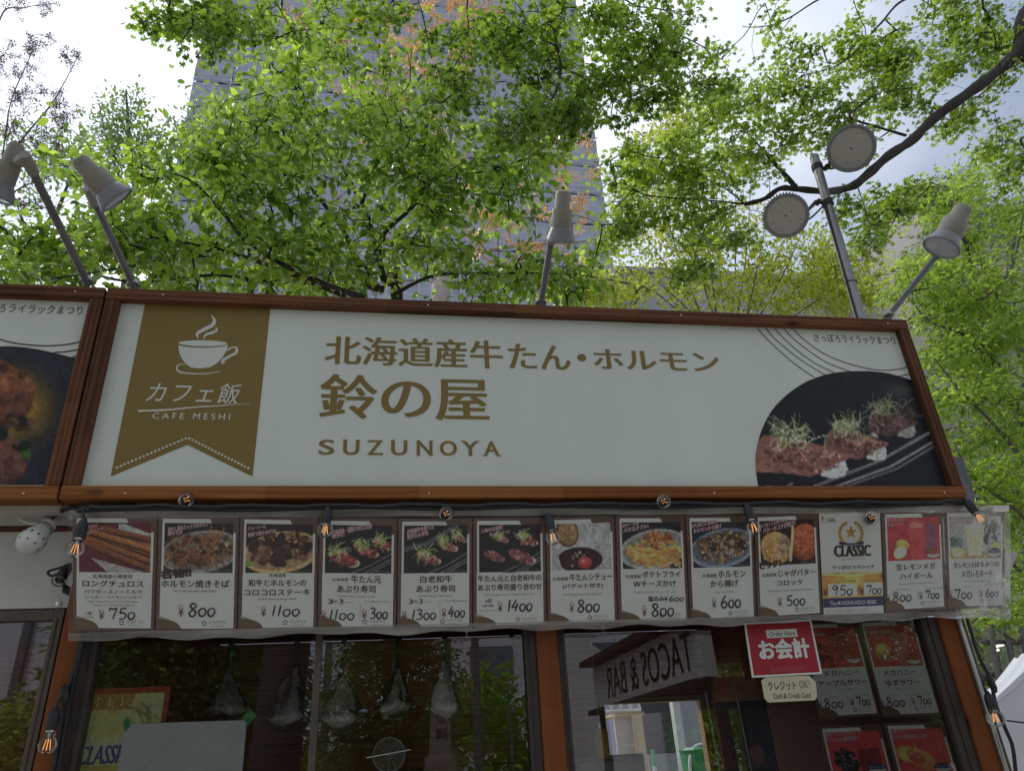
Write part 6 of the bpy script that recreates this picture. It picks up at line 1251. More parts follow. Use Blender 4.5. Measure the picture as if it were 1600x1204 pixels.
def mesh_np(name, V, F, mat, parent, tint=None, smooth=False, extra=None):
    """V (n,3); F list of (m,k) index arrays"""
    off = np.array(parent.location) if parent is not None else np.zeros(3)
    Fs = F if isinstance(F, list) else [F]
    if extra is not None and extra.n:
        n0 = len(V); V = np.concatenate([V, np.array(extra.v)]); ex_ = [tuple(n0+i for i in f) for f in extra.f]
    else: ex_ = []
    me = bpy.data.meshes.new(name); nv = len(V)
    idx = np.concatenate([f.reshape(-1) for f in Fs]+[np.array([i for f in ex_ for i in f], int)]).astype(np.int32); sz = np.concatenate([np.full(len(f), f.shape[1]) for f in Fs]+[np.array([len(f) for f in ex_], int)]).astype(np.int32)
    me.vertices.add(nv); me.vertices.foreach_set('co', (V-off).astype(np.float32).reshape(-1)); me.loops.add(len(idx)); me.loops.foreach_set('vertex_index', idx)
    me.polygons.add(len(sz)); me.polygons.foreach_set('loop_start', np.concatenate([[0], np.cumsum(sz)[:-1]]).astype(np.int32)); me.polygons.foreach_set('loop_total', sz)
    me.materials.append(mat); me.update(calc_edges=True)
    if tint is not None:
        ca = me.color_attributes.new('tint', 'FLOAT_COLOR', 'POINT'); c4 = np.ones((nv, 4), np.float32); c4[:len(tint), :3] = tint; ca.data.foreach_set('color', c4.reshape(-1))
    if smooth: me.polygons.foreach_set('use_smooth', [True]*len(sz))
    me.validate(); o = bpy.data.objects.new(name, me); COL.objects.link(o)
    if parent is not None: o.parent = parent
    return o
def leaves(tips_p, dirs, g_, per, spread, size, droop, flat, tints, flatz=.35, up=0.3):
    """position, axes, size and tint of every leaf"""
    n = len(tips_p); base = np.repeat(tips_p, per, 0); D = np.repeat(dirs, per, 0); m_ = len(base)
    s_ = g_.uniform(-1.0, .55, (m_, 1)); lat = g_.normal(0, 1, (m_, 3)); lat[:, 2] *= flatz; lat -= D*np.sum(lat*D, 1, keepdims=True)*.5
    p = base+D*s_*spread+lat*spread*.55
    ax = D*.7+lat*.8+g_.normal(0, .35, (m_, 3)); ax[:, 2] -= droop*g_.uniform(.3, 1.6, m_); ax /= np.linalg.norm(ax, axis=1, keepdims=True)
    nr = g_.normal(0, flat, (m_, 3))+np.array([0, 0, 1.0]); nr -= ax*np.sum(nr*ax, 1, keepdims=True); nr /= np.maximum(np.linalg.norm(nr, axis=1, keepdims=True), 1e-6)
    sz = size*np.clip(g_.normal(1, .25, m_), .5, 1.6); clump = np.repeat(g_.normal(0, 1, n), per)
    t = np.clip(.5+.20*clump+.20*g_.normal(0, 1, m_), 0, 1)[:, None]; c = np.array(tints[0])*(1-t)+np.array(tints[1])*t
    return p, ax, nr, sz, c
def leaf_mesh(name, kind, L_, mat, parent):
    p, ax, nr, sz, c = L_; tv, tf = leaf_template(kind); bn = np.cross(nr, ax); m_ = len(p); k = len(tv)
    V = p[:, None]+sz[:, None, None]*(tv[None, :, 0:1]*ax[:, None]+tv[None, :, 1:2]*bn[:, None]+tv[None, :, 2:3]*nr[:, None])
    F = []
    for n_ in sorted({len(f) for f in tf}): F.append(np.concatenate([np.arange(m_)[:, None]*k+np.array([f]) for f in tf if len(f) == n_]))
    return mesh_np(name, V.reshape(-1, 3), F, mat, parent, np.repeat(c, k, 0))
def in_view(p):
    d = p-CAM; z = d@_f; x = 800+FPX*(d@_r)/z; y = 602-FPX*(d@_u)/z
    return (z > .3) & (x > 0) & (x < 1600) & (y > 0) & (y < 490+.02*x), np.linalg.norm(d, axis=1)
def tree(name, label, cat, limbs, blobs, kind, lmat, bark, seed, per=7, spread=.16, size=.07, droop=.5, flat=.5, tints=((.6, .7, .5), (1.2, 1.2, 1)), r_tip=.0022, pw=.42, parts=0, base=None, flatz=.35, step=.14, sag=0.0, wig=.25, sides=4, plate=None):
    g_ = np.random.default_rng(seed); T_ = scatter(blobs, g_, plate); b0 = np.asarray(base if base is not None else limbs[0][0][0]); t = thing(name, label, cat, (b0[0], b0[1], 0.0))
    G_ = grow(limbs, T_, g_, step, sag, wig); mb, V, F = wood_mesh(limbs, G_, r_tip, pw, sides)
    mesh_np('trunk', V, F, bark, t, extra=mb, smooth=True)
    pos, tips, dirs = G_[0], G_[5], G_[6]; L_ = leaves(pos[tips], dirs, g_, per, spread, size, droop, flat, tints, flatz)
    if parts:
        ok, dist = in_view(L_[0]); score = np.where(ok, dist/np.maximum(L_[3], 1e-4), 1e9); near = np.argsort(score)[:parts]; near = near[score[near] < 1e8]
        tv, tf = leaf_template(kind); tm = []
        for k in range(6):
            b = MB(); b.add(tv, tf, 0, np.array(tints[0])*(1-k/5)+np.array(tints[1])*k/5); o = b.build('leaf', lmat, t, local=True, colors=True); tm.append(o.data); bpy.data.objects.remove(o)
        off = np.array(t.location)
        for q in near:
            p, a, n_, s_ = L_[0][q]-off, L_[1][q], L_[2][q], L_[3][q]; b_ = np.cross(n_, a); o = bpy.data.objects.new('leaf', tm[int(g_.integers(6))]); COL.objects.link(o); o.parent = t
            o.matrix_local = Matrix(((a[0]*s_, b_[0]*s_, n_[0]*s_, p[0]), (a[1]*s_, b_[1]*s_, n_[1]*s_, p[1]), (a[2]*s_, b_[2]*s_, n_[2]*s_, p[2]), (0, 0, 0, 1)))
        keep = np.ones(len(L_[0]), bool); keep[near] = False; L_ = tuple(q[keep] for q in L_)
    o = leaf_mesh('crown', kind, L_, lmat, t); o['kind'] = 'stuff'
    return t
def PL(pts, Y): return [P(q[0], q[1], (q[2] if len(q) > 2 else Y)) for q in pts]

fresh = leafmat('fresh_green_leaf', (.11, .17, .015), (.66, .92, .11), gloss=.02, tw=.76)
maplem = leafmat('maple_green_leaf', (.095, .145, .014), (.57, .78, .09), gloss=.014, tw=.70)
ginkgo = leafmat('yellow_green_leaf', (.14, .18, .02), (.85, .92, .10), gloss=.016, tw=.7)
elm = leafmat('elm_green_leaf', (.09, .15, .035), (.68, .92, .13), gloss=.014, tw=.68)
dull = leafmat('dull_green_leaf', (.07, .11, .035), (.40, .52, .16), gloss=.02, tw=.62)
budm = leafmat('purple_brown_bud', (.07, .045, .04), (.12, .08, .06), gloss=.03)
orangem = leafmat('orange_young_leaf', (.60, .30, .08), (.95, .56, .16), gloss=.02)

# --- the broad-leaved tree right behind the sign
YC = 4.0
root = P(620, 470, YC+.3)
cl = [([(root[0], root[1], 0.1), (root[0], root[1]+.05, 1.6), root, P(606, 440, YC+.2)], .075, .055),
      (PL([(600, 452), (566, 440), (550, 389), (527, 344), (506, 319), (470, 270), (440, 200)], 3.9), .034, .010),
      (PL([(600, 440), (592, 390), (604, 360), (639, 329), (669, 291), (678, 262), (686, 194), (700, 120)], 3.7), .030, .008),
      (PL([(676, 276), (720, 272), (762, 267), (826, 248), (890, 236)], 3.65), .014, .005),
      (PL([(590, 400), (576, 340), (557, 303), (527, 247), (501, 213), (467, 172), (445, 124), (422, 95), (400, 20)], 4.3), .028, .006),
      (PL([(566, 320), (585, 243), (594, 183), (579, 142), (538, 105), (500, 40)], 4.1), .020, .006), (PL([(592, 178), (630, 172), (670, 150)], 4.0), .010, .004),
      (PL([(560, 470), (497, 445), (411, 411), (336, 389), (262, 374), (190, 370), (110, 372)], 3.5), .030, .006),
      (PL([(570, 465), (500, 441), (430, 407), (381, 373), (351, 336), (306, 288), (262, 269), (200, 262)], 3.2), .026, .005),
      (PL([(390, 400), (384, 356), (378, 340), (330, 250)], 3.3), .012, .004), (PL([(330, 392), (262, 405), (206, 415), (120, 430), (40, 440)], 3.4), .014, .004),
      (PL([(612, 462), (680, 430), (774, 427), (897, 429), (960, 438)], 3.8), .020, .005), (PL([(420, 440), (330, 430), (200, 440), (60, 400), (-60, 380)], 3.9), .018, .005)]
cb = [(120, 390, 130, 70, 3.6, .7, 90), (60, 420, 120, 50, 3.8, .6, 60), (250, 330, 120, 80, 3.4, .6, 110), (330, 410, 150, 60, 3.6, .7, 120), (180, 290, 60, 50, 3.5, .4, 22), (330, 250, 90, 70, 3.5, .6, 70), (430, 300, 120, 90, 3.7, .8, 130), (560, 380, 150, 90, 3.9, .9, 165), (420, 180, 95, 80, 3.9, .7, 110),
      (520, 160, 120, 90, 4.0, .7, 120), (470, 80, 90, 50, 4.2, .5, 60), (600, 240, 120, 90, 4.0, .8, 130), (700, 250, 110, 60, 3.8, .6, 85), (780, 260, 90, 35, 3.6, .4, 50), (700, 350, 130, 70, 3.9, .7, 105), (800, 420, 130, 40, 3.8, .5, 85), (640, 150, 90, 60, 3.9, .5, 60), (860, 260, 60, 25, 3.6, .3, 18), (900, 420, 60, 40, 3.8, .4, 30), (-100, 380, 120, 90, 4, .8, 50), (600, 520, 400, 40, 4.2, .8, 60)]
tree('broadleaf_tree', 'bright green broad-leaved tree filling the middle behind the sign', 'tree', cl, cb, 'oval', fresh, bark_dark, 11, per=12, spread=.17, size=.080, droop=.7, flat=.5, plate=(9, .24), tints=((.22, .32, .30), (1.10, 1.05, 1.0)), r_tip=.0028, pw=.45, parts=300, base=(root[0], root[1], 0), sag=-.05)

# --- the maple on the right, its heavy limb sweeping in from the right edge
YM = 2.9
ml = [([(4.9, 2.0, 0.05), (4.85, 2.05, 2.0), (4.6, 2.2, 3.6), P(1720, -90, 2.5), P(1640, -20, 2.6)], .17, .105),
      (PL([(1640, -20, 2.6), (1600, 24, 2.65), (1594, 72, 2.7), (1576, 96, 2.75), (1533, 131, 2.8), (1489, 163, 2.85), (1457, 187), (1425, 219), (1389, 243), (1353, 275), (1329, 292), (1293, 299, 3.45), (1242, 295, 3.6), (1218, 295, 3.6), (1194, 311, 3.6), (1164, 319, 3.6)], YM), .074, .022),
      (PL([(1242, 292, 3.6), (1236, 284, 3.6), (1210, 255, 3.6), (1196, 239, 3.6)], YM), .034, .020), (PL([(1196, 239, 3.6), (1174, 215, 3.6), (1155, 195, 3.6), (1120, 160, 3.6)], YM), .013, .005),
      (PL([(1196, 237, 3.6), (1191, 244, 3.55), (1191, 252, 3.5)], YM), .022, .016),
      (PL([(1416, 212), (1373, 199), (1329, 184), (1341, 167), (1373, 147), (1425, 137)], YM), .016, .007), (PL([(1390, 205), (1365, 222)], YM), .008, .005),
      (PL([(1560, -20, 2.6), (1480, -10), (1413, 0), (1377, 36), (1349, 66), (1313, 100), (1250, 120)], YM), .018, .005), (PL([(1164, 319, 3.6), (1127, 291, 3.6), (1055, 259, 3.6)], YM), .012, .005),
      (PL([(1164, 319, 3.6), (1095, 312, 3.6), (1011, 305, 3.6), (975, 287, 3.6), (950, 290, 3.6)], YM), .012, .005), (PL([(1590, 80, 2.7), (1640, 150, 2.9), (1660, 220, 3)], YM), .03, .01),
      (PL([(1150, 322, 3.6), (1110, 345, 3.6), (1085, 400, 3.6)], YM), .008, .004), (PL([(1340, 292, 3.4), (1350, 320, 3.4), (1362, 350, 3.4), (1400, 345, 3.4)], YM), .007, .004),
      (PL([(1420, -40, 2.5), (1300, -10, 2.6), (1230, 30, 2.7), (1190, 42, 2.7), (1160, 42, 2.7)], YM), .012, .004)]
mbl = [(1040, 270, 95, 50, 3.50, .5, 85), (1100, 230, 90, 55, 3.50, .5, 90), (1170, 200, 80, 70, 3.50, .4, 80), (1010, 320, 70, 40, 3.60, .4, 49), (1090, 330, 70, 40, 3.60, .4, 59), (1130, 380, 70, 20, 3.60, .3, 20), (1080, 425, 40, 28, 3.60, .2, 23), (1230, 150, 60, 45, 3.30, .4, 49), (1290, 150, 70, 55, 3.20, .4, 63), (1240, 95, 26, 22, 3.20, .2, 14), (1330, 60, 40, 40, 3.10, .3, 25), (1370, 130, 70, 55, 3.10, .4, 67),
       (1430, 90, 60, 70, 3.40, .4, 60), (1480, 50, 80, 60, 3.40, .5, 78), (1550, 60, 60, 70, 3.30, .5, 70), (1450, 170, 50, 40, 3.40, .3, 27), (1520, 190, 60, 25, 3.40, .3, 35), (1300, 210, 60, 40, 3.30, .3, 40), (1395, 330, 62, 28, 3.80, .25, 53), (1340, 340, 40, 22, 3.40, .2, 23), (1350, 390, 22, 14, 3.40, .15, 13), (1560, 230, 55, 30, 3.60, .4, 39), (1570, 270, 40, 22, 3.60, .3, 22), (1640, 120, 90, 170, 3.40, .6, 78), (1420, -70, 240, 60, 3.30, .6, 113), (1500, 135, 40, 40, 3.40, .3, 17)]
tree('maple_tree', 'maple tree whose thick dark limb sweeps in from the top right corner', 'tree', ml, mbl, 'maple', maplem, bark_dark, 12, per=14, spread=.13, size=.076, droop=.35, flat=.4, plate=(8, .17), tints=((.26, .36, .34), (1.25, 1.2, 1)), r_tip=.0022, parts=300, base=(4.9, 2.0, 0), flatz=.25)

# --- boughs of a second maple that stands behind the viewer's left and reaches over the path
g0 = (-3.4, -3.0, 0)
tl_ = [([(-3.4, -3.0, .05), (-3.3, -2.9, 2.0), (-2.6, -2.2, 4.4), (-1.4, -1.0, 6.0), (-.3, .2, 6.6), P(848, -120, 2.2)], .15, .05), (PL([(848, -120), (848, 0), (863, 41), (876, 101), (869, 142), (854, 168), (840, 200)], 2.1), .017, .005), (PL([(876, 104), (905, 118), (940, 135), (1000, 130)], 2.1), .010, .004),
       (PL([(860, -90), (930, -40), (985, 5), (1010, 12), (1080, 20)], 2.0), .012, .004), (PL([(848, -110), (700, -100), (650, -40), (662, 30), (674, 90)], 2.2), .012, .004), (PL([(700, -100), (500, -110), (400, -60), (330, 0), (268, 30)], 2.2), .014, .004), (PL([(848, -110), (740, -20), (730, 60), (690, 140)], 2.2), .010, .004), (PL([(400, -60), (440, 20), (460, 55), (420, 57)], 2.3), .008, .004)]
tb_ = [(830, 60, 75, 70, 2.1, .4, 90), (930, 60, 90, 75, 2.1, .4, 115), (1040, 60, 80, 60, 2.0, .4, 86), (1090, 110, 40, 30, 2.0, .2, 21), (960, 140, 90, 40, 2.1, .3, 61), (870, 150, 60, 50, 2.1, .3, 49), (830, 210, 80, 35, 2.2, .3, 39), (900, 200, 60, 30, 2.1, .3, 28), (990, 190, 50, 28, 2.1, .2, 16), (690, 60, 45, 60, 2.2, .4, 28), (715, 150, 50, 40, 2.3, .4, 28), (640, 30, 45, 35, 2.2, .3, 20), (560, 12, 70, 22, 2.3, .3, 21), (270, 28, 60, 28, 2.2, .3, 51), (350, 30, 60, 38, 2.2, .3, 41), (300, 60, 40, 18, 2.2, .2, 15), (430, 34, 50, 26, 2.3, .3, 16),
       (600, -70, 450, 50, 2.0, .6, 90), (950, -80, 250, 50, 1.8, .6, 49), (1225, 12, 22, 14, 2.4, .2, 7)]
tree('maple_tree', 'maple boughs hanging into the picture from above, top centre', 'tree', tl_, tb_, 'maple', maplem, bark_dark, 13, per=14, spread=.11, size=.066, droop=.35, flat=.4, plate=(8, .15), tints=((.22, .32, .30), (1.15, 1.15, 1)), r_tip=.0020, parts=300, base=g0, flatz=.25)

# --- slim yellow-green tree with many upright stems, further back
YG_ = 12.0; gr = random.Random(8); gl_ = [([P(1140, 600, YG_)*np.array([1, 1, 0])+np.array([0, 0, .05]), P(1145, 560, YG_), P(1140, 500, YG_)], .12, .07)]
for px, py, x0 in ((985, 330, 1105), (1010, 240, 1112), (1035, 180, 1120), (1062, 148, 1126), (1090, 210, 1132), (1120, 250, 1138), (1150, 300, 1144), (1175, 260, 1150), (1205, 320, 1156), (1240, 340, 1165), (1265, 330, 1172), (1290, 380, 1180), (1320, 400, 1190), (1345, 420, 1200), (965, 400, 1100), (1000, 410, 1110)):
    gl_.append((PL([(x0+gr.uniform(-8, 8), 515), (x0+(px-x0)*.45+gr.uniform(-8, 8), 515+(py-515)*.4), (px+gr.uniform(-4, 4), py)], YG_+gr.uniform(-.8, .8)), .024, .006))
gb_ = [(1060, 190, 24, 48, 12, .4, 60), (1040, 260, 60, 60, 12, .8, 70), (1010, 370, 60, 90, 12, .9, 90), (1080, 360, 60, 110, 12, .9, 90), (1150, 400, 80, 80, 12, .9, 100), (1230, 420, 70, 70, 12, .9, 80), (1300, 440, 60, 50, 12, .9, 95), (1290, 410, 30, 50, 12, .5, 50), (1350, 450, 36, 36, 12, .6, 40), (900, 455, 60, 26, 12, .8, 60), (960, 460, 50, 26, 12, .6, 40), (1200, 470, 180, 30, 12, .9, 110)]
tree('slender_tree', 'yellow-green tree with many upright stems behind the floodlight pole', 'tree', gl_, gb_, 'small', ginkgo, bark_grey, 14, per=17, spread=.28, size=.125, droop=.0, flat=.8, tints=((.6, .7, .6), (1.2, 1.15, 1)), r_tip=.004, flatz=.9, step=.4, wig=.1, base=P(1140, 600, YG_)*np.array([1, 1, 0]))

# --- the green tree down the right edge
YR = 7.5
rl = [([(9.6, YR, .05), (9.5, YR, 2.0), P(1760, 960, YR), P(1680, 800, YR), P(1600, 660, YR), P(1545, 540, YR), P(1520, 430, YR), P(1500, 330, YR)], .15, .02)]
for q in (((1660, 940), (1600, 900), (1560, 850), (1530, 830)), ((1630, 840), (1580, 790), (1520, 745), (1490, 690)), ((1650, 780), (1590, 770), (1540, 775), (1500, 790)), ((1600, 720), (1550, 660), (1500, 610), (1460, 560)), ((1575, 640), (1620, 560), (1640, 480)), ((1548, 545), (1500, 520), (1450, 500), (1425, 470)), ((1530, 470), (1580, 420), (1600, 330)), ((1510, 380), (1470, 330), (1440, 300)), ((1640, 900), (1600, 1000), (1530, 960)), ((1640, 960), (1580, 940), (1545, 925))): rl.append((PL(q, YR+random.Random(q[0][0]).uniform(-.7, .7)), .035, .010))
rb = [(1480, 310, 55, 40, 7.4, .6, 90), (1550, 330, 50, 50, 7.4, .6, 70), (1440, 330, 26, 30, 7.4, .3, 26), (1440, 440, 40, 40, 7.4, .6, 70), (1510, 420, 70, 50, 7.4, .7, 130), (1480, 500, 60, 50, 7.3, .6, 120), (1560, 500, 60, 60, 7.4, .7, 130), (1520, 590, 80, 60, 7.3, .7, 170), (1560, 690, 60, 60, 7.3, .7, 130), (1500, 660, 30, 60, 7.3, .4, 50), (1550, 780, 60, 50, 7.3, .6, 100), (1590, 870, 40, 60, 7.3, .6, 80), (1580, 950, 34, 30, 7.3, .4, 46), (1530, 965, 28, 12, 7.2, .2, 18), (1680, 600, 90, 350, 7.5, .9, 200)]
tree('elm_tree', 'fresh green fine-leaved tree down the right edge beside the sign', 'tree', rl, rb, 'small', elm, bark_grey, 15, per=18, spread=.25, size=.095, droop=.3, flat=.5, plate=(9, .42), tints=((.5, .6, .6), (1.25, 1.15, 1)), r_tip=.0032, flatz=.35, step=.25, base=(9.6, YR, 0))
# a paler tree behind it
YR2 = 13.0; q = P(1680, 1000, YR2)
tree('elm_tree', 'greyish green airy tree at the far right, behind the fresh green one', 'tree', [([(q[0], YR2, .05), P(1670, 800, YR2), P(1600, 560, YR2), P(1530, 400, YR2), P(1490, 320, YR2)], .2, .03), (PL([(1600, 560), (1580, 430), (1590, 330)], YR2), .06, .02), (PL([(1640, 700), (1560, 600), (1470, 520)], YR2), .06, .02)],
     [(1500, 330, 60, 50, YR2, .9, 90), (1580, 380, 50, 70, YR2, .9, 80), (1470, 420, 50, 60, YR2, .9, 70), (1540, 520, 80, 80, YR2, .9, 120), (1560, 680, 60, 90, YR2, .9, 100), (1570, 850, 50, 90, YR2, .9, 80)], 'small', dull, bark_grey, 16, per=22, spread=.40, size=.13, droop=.3, flat=.7, tints=((.7, .8, .8), (1.5, 1.5, 1.6)), r_tip=.005, step=.4, base=(q[0], YR2, 0))

# --- the bare tree with opening buds, upper left
YL = 6.0; lr = random.Random(5); q = P(-60, 470, YL)
ll = [([(q[0], YL, .05), P(-70, 520, YL), P(-40, 380, YL), P(0, 270, YL)], .08, .03), (PL([(-20, 320), (30, 225), (75, 170), (100, 130), (125, 82)], YL), .016, .003), (PL([(30, 225), (60, 208), (110, 180)], YL), .007, .003), (PL([(0, 280), (10, 200), (20, 150), (50, 80), (44, 65)], YL), .012, .003), (PL([(-30, 340), (-20, 200), (0, 30), (40, 12), (90, 5)], YL), .018, .003),
      (PL([(-10, 320), (40, 290), (90, 270), (120, 240)], YL), .010, .003), (PL([(-10, 340), (40, 330), (90, 320), (130, 300)], YL), .009, .003), (PL([(0, 290), (30, 262), (70, 250), (105, 200)], YL), .009, .003)]
lb_ = [(30, 110, 45, 60, YL, .5, 40), (60, 70, 30, 20, YL, .3, 12), (110, 90, 18, 16, YL, .2, 10), (50, 180, 60, 50, YL, .6, 46), (100, 170, 26, 30, YL, .3, 14), (40, 10, 50, 20, YL, .4, 16), (60, 250, 60, 40, YL, .5, 34), (20, 330, 50, 30, YL, .5, 14), (-60, 150, 60, 150, YL, .6, 50)]
tree('budding_tree', 'almost bare tree with purple brown buds at the upper left', 'tree', ll, lb_, 'bud', budm, bark_grey, 17, per=5, spread=.06, size=.05, droop=-.3, flat=1.5, tints=((.6, .6, .6), (1.5, 1.2, 1.0)), r_tip=.0022, step=.2, wig=.5, base=(q[0], YL, 0))
q = P(60, 470, 7.5)
tree('leafing_tree', 'thin tree with dull small leaves at the left edge behind the spotlights', 'tree', [([(q[0], 7.5, .05), P(50, 430, 7.5), P(90, 330, 7.5), P(120, 250, 7.5)], .06, .012), (PL([(60, 400), (20, 300), (10, 220)], 7.5), .02, .006)], [(60, 230, 70, 40, 7.5, .5, 50), (110, 250, 40, 50, 7.5, .4, 40), (40, 290, 70, 40, 7.5, .5, 30)], 'small', dull, bark_grey, 18, per=9, spread=.22, size=.085, droop=.4, flat=.7, tints=((.6, .7, .6), (1.2, 1.3, 1.0)), r_tip=.003, step=.25, base=(q[0], 7.5, 0))
# --- upright dark green tree top beyond
q = P(205, 460, 16)
tree('poplar_tree', 'distant upright tree top left of the netted tower', 'tree', [([(q[0], 16, .05), P(206, 400, 16), P(203, 250, 16), P(197, 140, 16)], .2, .02), (PL([(206, 330), (170, 230), (155, 165)], 16), .05, .01), (PL([(206, 300), (235, 240), (252, 205)], 16), .05, .01), (PL([(300, 330), (285, 240), (270, 180)], 16), .04, .01)],
     [(196, 170, 26, 34, 16, .8, 44), (200, 225, 48, 34, 16, .8, 70), (165, 215, 26, 50, 16, .8, 44), (235, 230, 26, 30, 16, .8, 40), (205, 270, 60, 24, 16, .8, 50), (290, 240, 26, 60, 16, .8, 30), (330, 200, 36, 50, 16, .8, 60)], 'small', dull, bark_grey, 19, per=9, spread=.42, size=.15, droop=-.2, flat=.8, tints=((.6, .7, .6), (1.1, 1.2, .9)), r_tip=.007, step=.5, flatz=1.0, base=(q[0], 16, 0))
# --- pale-twigged tree with orange young leaves, in front of the netting
YO = 9.5; q = P(690, 520, YO)
ol = [([(q[0], YO, .05), P(690, 500, YO), P(684, 441, YO), P(670, 380, YO)], .20, .12), (PL([(684, 441), (740, 400), (800, 385), (900, 378), (950, 370)], YO), .05, .012), (PL([(670, 380), (640, 280), (610, 200), (585, 120), (580, 20)], YO), .07, .015), (PL([(670, 380), (700, 270), (720, 160), (735, 60), (750, -40)], YO), .06, .015), (PL([(690, 420), (560, 340), (480, 240), (440, 130), (420, 40)], YO), .05, .012),
      (PL([(850, 382), (865, 330), (880, 280), (890, 230)], YO), .022, .006), (PL([(830, 384), (815, 310), (835, 240), (850, 190)], YO), .020, .006), (PL([(880, 380), (905, 320), (930, 262)], YO), .016, .005), (PL([(640, 280), (600, 250), (560, 220)], YO), .02, .006), (PL([(720, 160), (780, 100), (830, 40)], YO), .02, .006)]
ob_ = [(860, 300, 75, 90, YO, .5, 20), (900, 250, 50, 60, YO, .4, 12), (790, 330, 70, 70, YO, .5, 14), (700, 60, 100, 60, YO, .6, 36), (600, 100, 90, 80, YO, .6, 30), (480, 60, 60, 60, YO, .6, 18), (740, 20, 60, 30, YO, .5, 20), (640, 230, 90, 80, YO, .6, 22), (830, 400, 90, 30, YO, .5, 16), (700, 330, 80, 60, YO, .5, 14)]
tree('budding_tree', 'pale-twigged tree with orange young leaves in front of the netted tower', 'tree', ol, ob_, 'bud', orangem, bark_pale, 20, per=5, spread=.12, size=.125, droop=-.2, flat=1.0, tints=((.7, .7, .7), (1.3, 1.3, 1.2)), r_tip=.0055, step=.3, wig=.5, base=(q[0], YO, 0))

# --- trees across the path that the windows mirror (and that shade the stall)
def mtree(label, px, py0, pxs, Y, seed, mat, n=1.0, size=.12, kind='small', hgt=None):
    b0 = RF(px, 1204, Y); g_ = np.random.default_rng(seed); t = thing('park_tree', label, 'tree', (b0[0], Y, 0)); h = hgt or 7.5; tr = [np.array([b0[0], Y, .05]), np.array([b0[0]+.1, Y, h*.3]), np.array([b0[0]-.1, Y, h*.6]), np.array([b0[0], Y, h*.9])]
    limbs = [(tr, .2, .04)]; T_ = []
    for k in range(int(420*n)):
        th = g_.uniform(0, 6.283); z = g_.uniform(.16, 1.0); rr_ = pxs*(1-.55*abs(z-.5)*2)*math.sqrt(g_.uniform(.05, 1)); T_.append([b0[0]+rr_*math.cos(th), Y+rr_*math.sin(th), .1+h*z])
    G_ = grow(limbs, np.array(T_), g_, .4, 0, .2); mb, V, F = wood_mesh(limbs, G_, .006, .42, 3); mesh_np('trunk', V, F, bark_dark, t, extra=mb)
    o = leaf_mesh('crown', kind, leaves(G_[0][G_[5]], G_[6], g_, 62, .5, size, .3, .6, ((.5, .6, .5), (1.25, 1.2, 1))), mat, t); o['kind'] = 'stuff'
mtree('dense green park tree mirrored at the left of the left window', 240, 0, 1.5, -9.5, 31, dull, hgt=4.6); mtree('park tree mirrored beside the hanging bags in the left window', 335, 0, 1.3, -11, 32, dull, hgt=5.2)
mtree('yellow-green park tree mirrored left of the stone monument', 610, 0, 1.6, -15.5, 33, dull, hgt=5.6)
mtree('added broad tree blocking the sky reflection over the drink cards in the right window', 1330, 0, 2.6, -13, 36, dull, 1.3, hgt=8.0); mtree('added tall tree blocking the sky reflection at the right end of the right window', 1470, 0, 2.2, -16, 37, dull, 1.1, hgt=8.5)  # both added to keep bright sky out of the right pane's reflection
mtree('small park shrub tree mirrored in the neighbour window', 45, 0, .8, -11, 35, elm, .5, hgt=2.9)
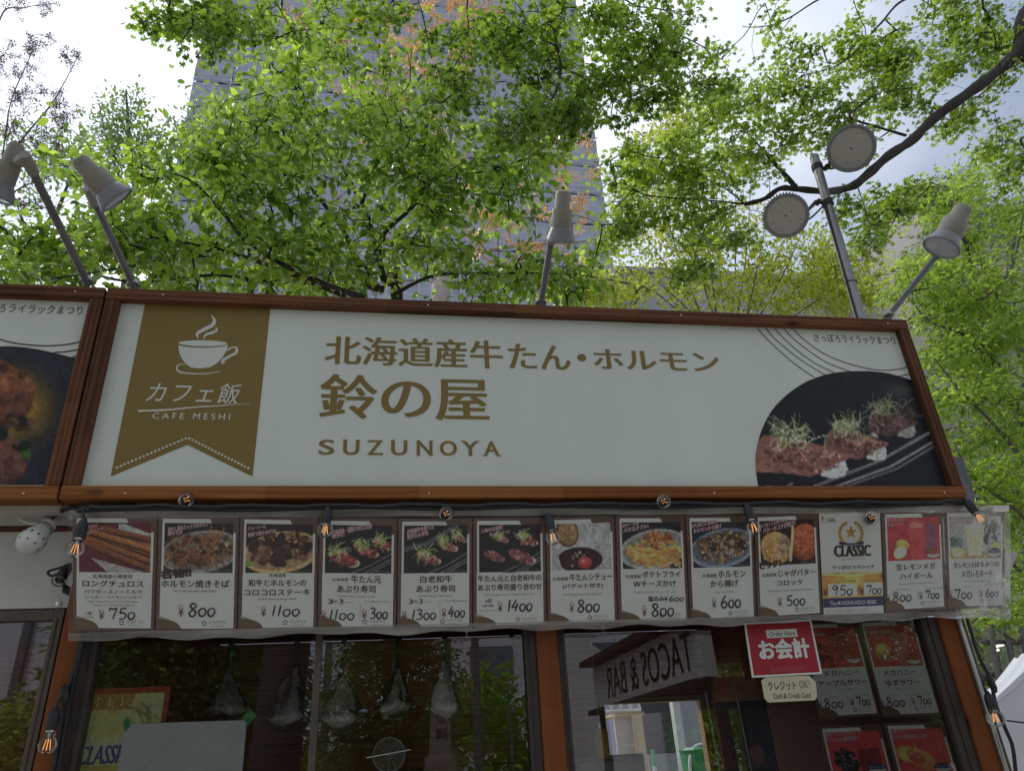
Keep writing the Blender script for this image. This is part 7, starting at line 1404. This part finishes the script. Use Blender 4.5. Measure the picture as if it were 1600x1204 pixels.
bt = RF(432, 1100, -7.5); tt2 = thing('park_tree', 'thick dark tree trunk across the path, mirrored in the left window', 'tree', (bt[0], -7.5, 0)); b = MB(); b.tube([(bt[0], -7.5, 0), (bt[0]+.05, -7.5, 2.5), (bt[0]+.2, -7.4, 6), (bt[0]+.1, -7.2, 9)], [.34, .28, .25, .15], 14); b.tube([(bt[0]+.15, -7.45, 5), (bt[0]+1.4, -6.6, 7), (bt[0]+2.6, -5.8, 8.2)], [.16, .10, .05], 8); b.tube([(bt[0]+.1, -7.45, 5.5), (bt[0]-1.2, -6.9, 7.4), (bt[0]-2.4, -6, 8.6)], [.15, .1, .05], 8); b.build('trunk', bark_dark, tt2, smooth=True)
g_ = np.random.default_rng(77); tp = np.stack([bt[0]+g_.normal(0, 2.6, 260), -7.4+g_.normal(0, 1.1, 260), 7.6+np.abs(g_.normal(0, 1.1, 260))], 1); dr_ = g_.normal(0, 1, (260, 3)); dr_ /= np.linalg.norm(dr_, axis=1, keepdims=True)
o = leaf_mesh('crown', 'small', leaves(tp, dr_, g_, 22, .4, .13, .3, .6, ((.5, .6, .5), (1.2, 1.2, 1))), elm, tt2); o['kind'] = 'stuff'

g_ = np.random.default_rng(78); n_ = 3000; tx = g_.uniform(-55, 70, n_); hh = 3.2+1.6*np.sin(tx*.55)+1.0*np.sin(tx*1.7+1)
tp = np.stack([tx, -32+g_.normal(0, 1.5, n_), .2+hh*np.sqrt(g_.uniform(0, 1, n_))], 1); dr_ = g_.normal(0, 1, (n_, 3)); dr_ /= np.linalg.norm(dr_, axis=1, keepdims=True)
o = leaf_mesh('added_treeline', 'small', leaves(tp, dr_, g_, 26, .9, .42, .3, .6, ((.5, .6, .5), (1.2, 1.2, 1))), elm, None); o['kind'] = 'stuff'; o['label'] = 'added far row of trees that darkens gaps in the window reflections'; o['category'] = 'trees'  # added backdrop, keeps the gaps in the mirrored view dark green

q = P(1580, 1204, 17.0); tree('park_shrub', 'yellow-green shrubs behind the posts of the glass pavilion', 'shrub', [([(q[0], 17, .05), P(1575, 1120, 17), P(1570, 1020, 17), P(1560, 940, 17)], .12, .03)], [(1550, 1000, 60, 60, 17, 1, 110), (1600, 1030, 70, 70, 17, 1, 130), (1540, 1090, 50, 40, 17, 1, 60), (1640, 1000, 70, 80, 17, 1, 80)], 'small', ginkgo, bark_grey, 41, per=24, spread=.5, size=.2, droop=.2, flat=.8, tints=((.5, .6, .5), (1.1, 1.1, 1)), r_tip=.008, step=.5, base=(q[0], 17, 0))
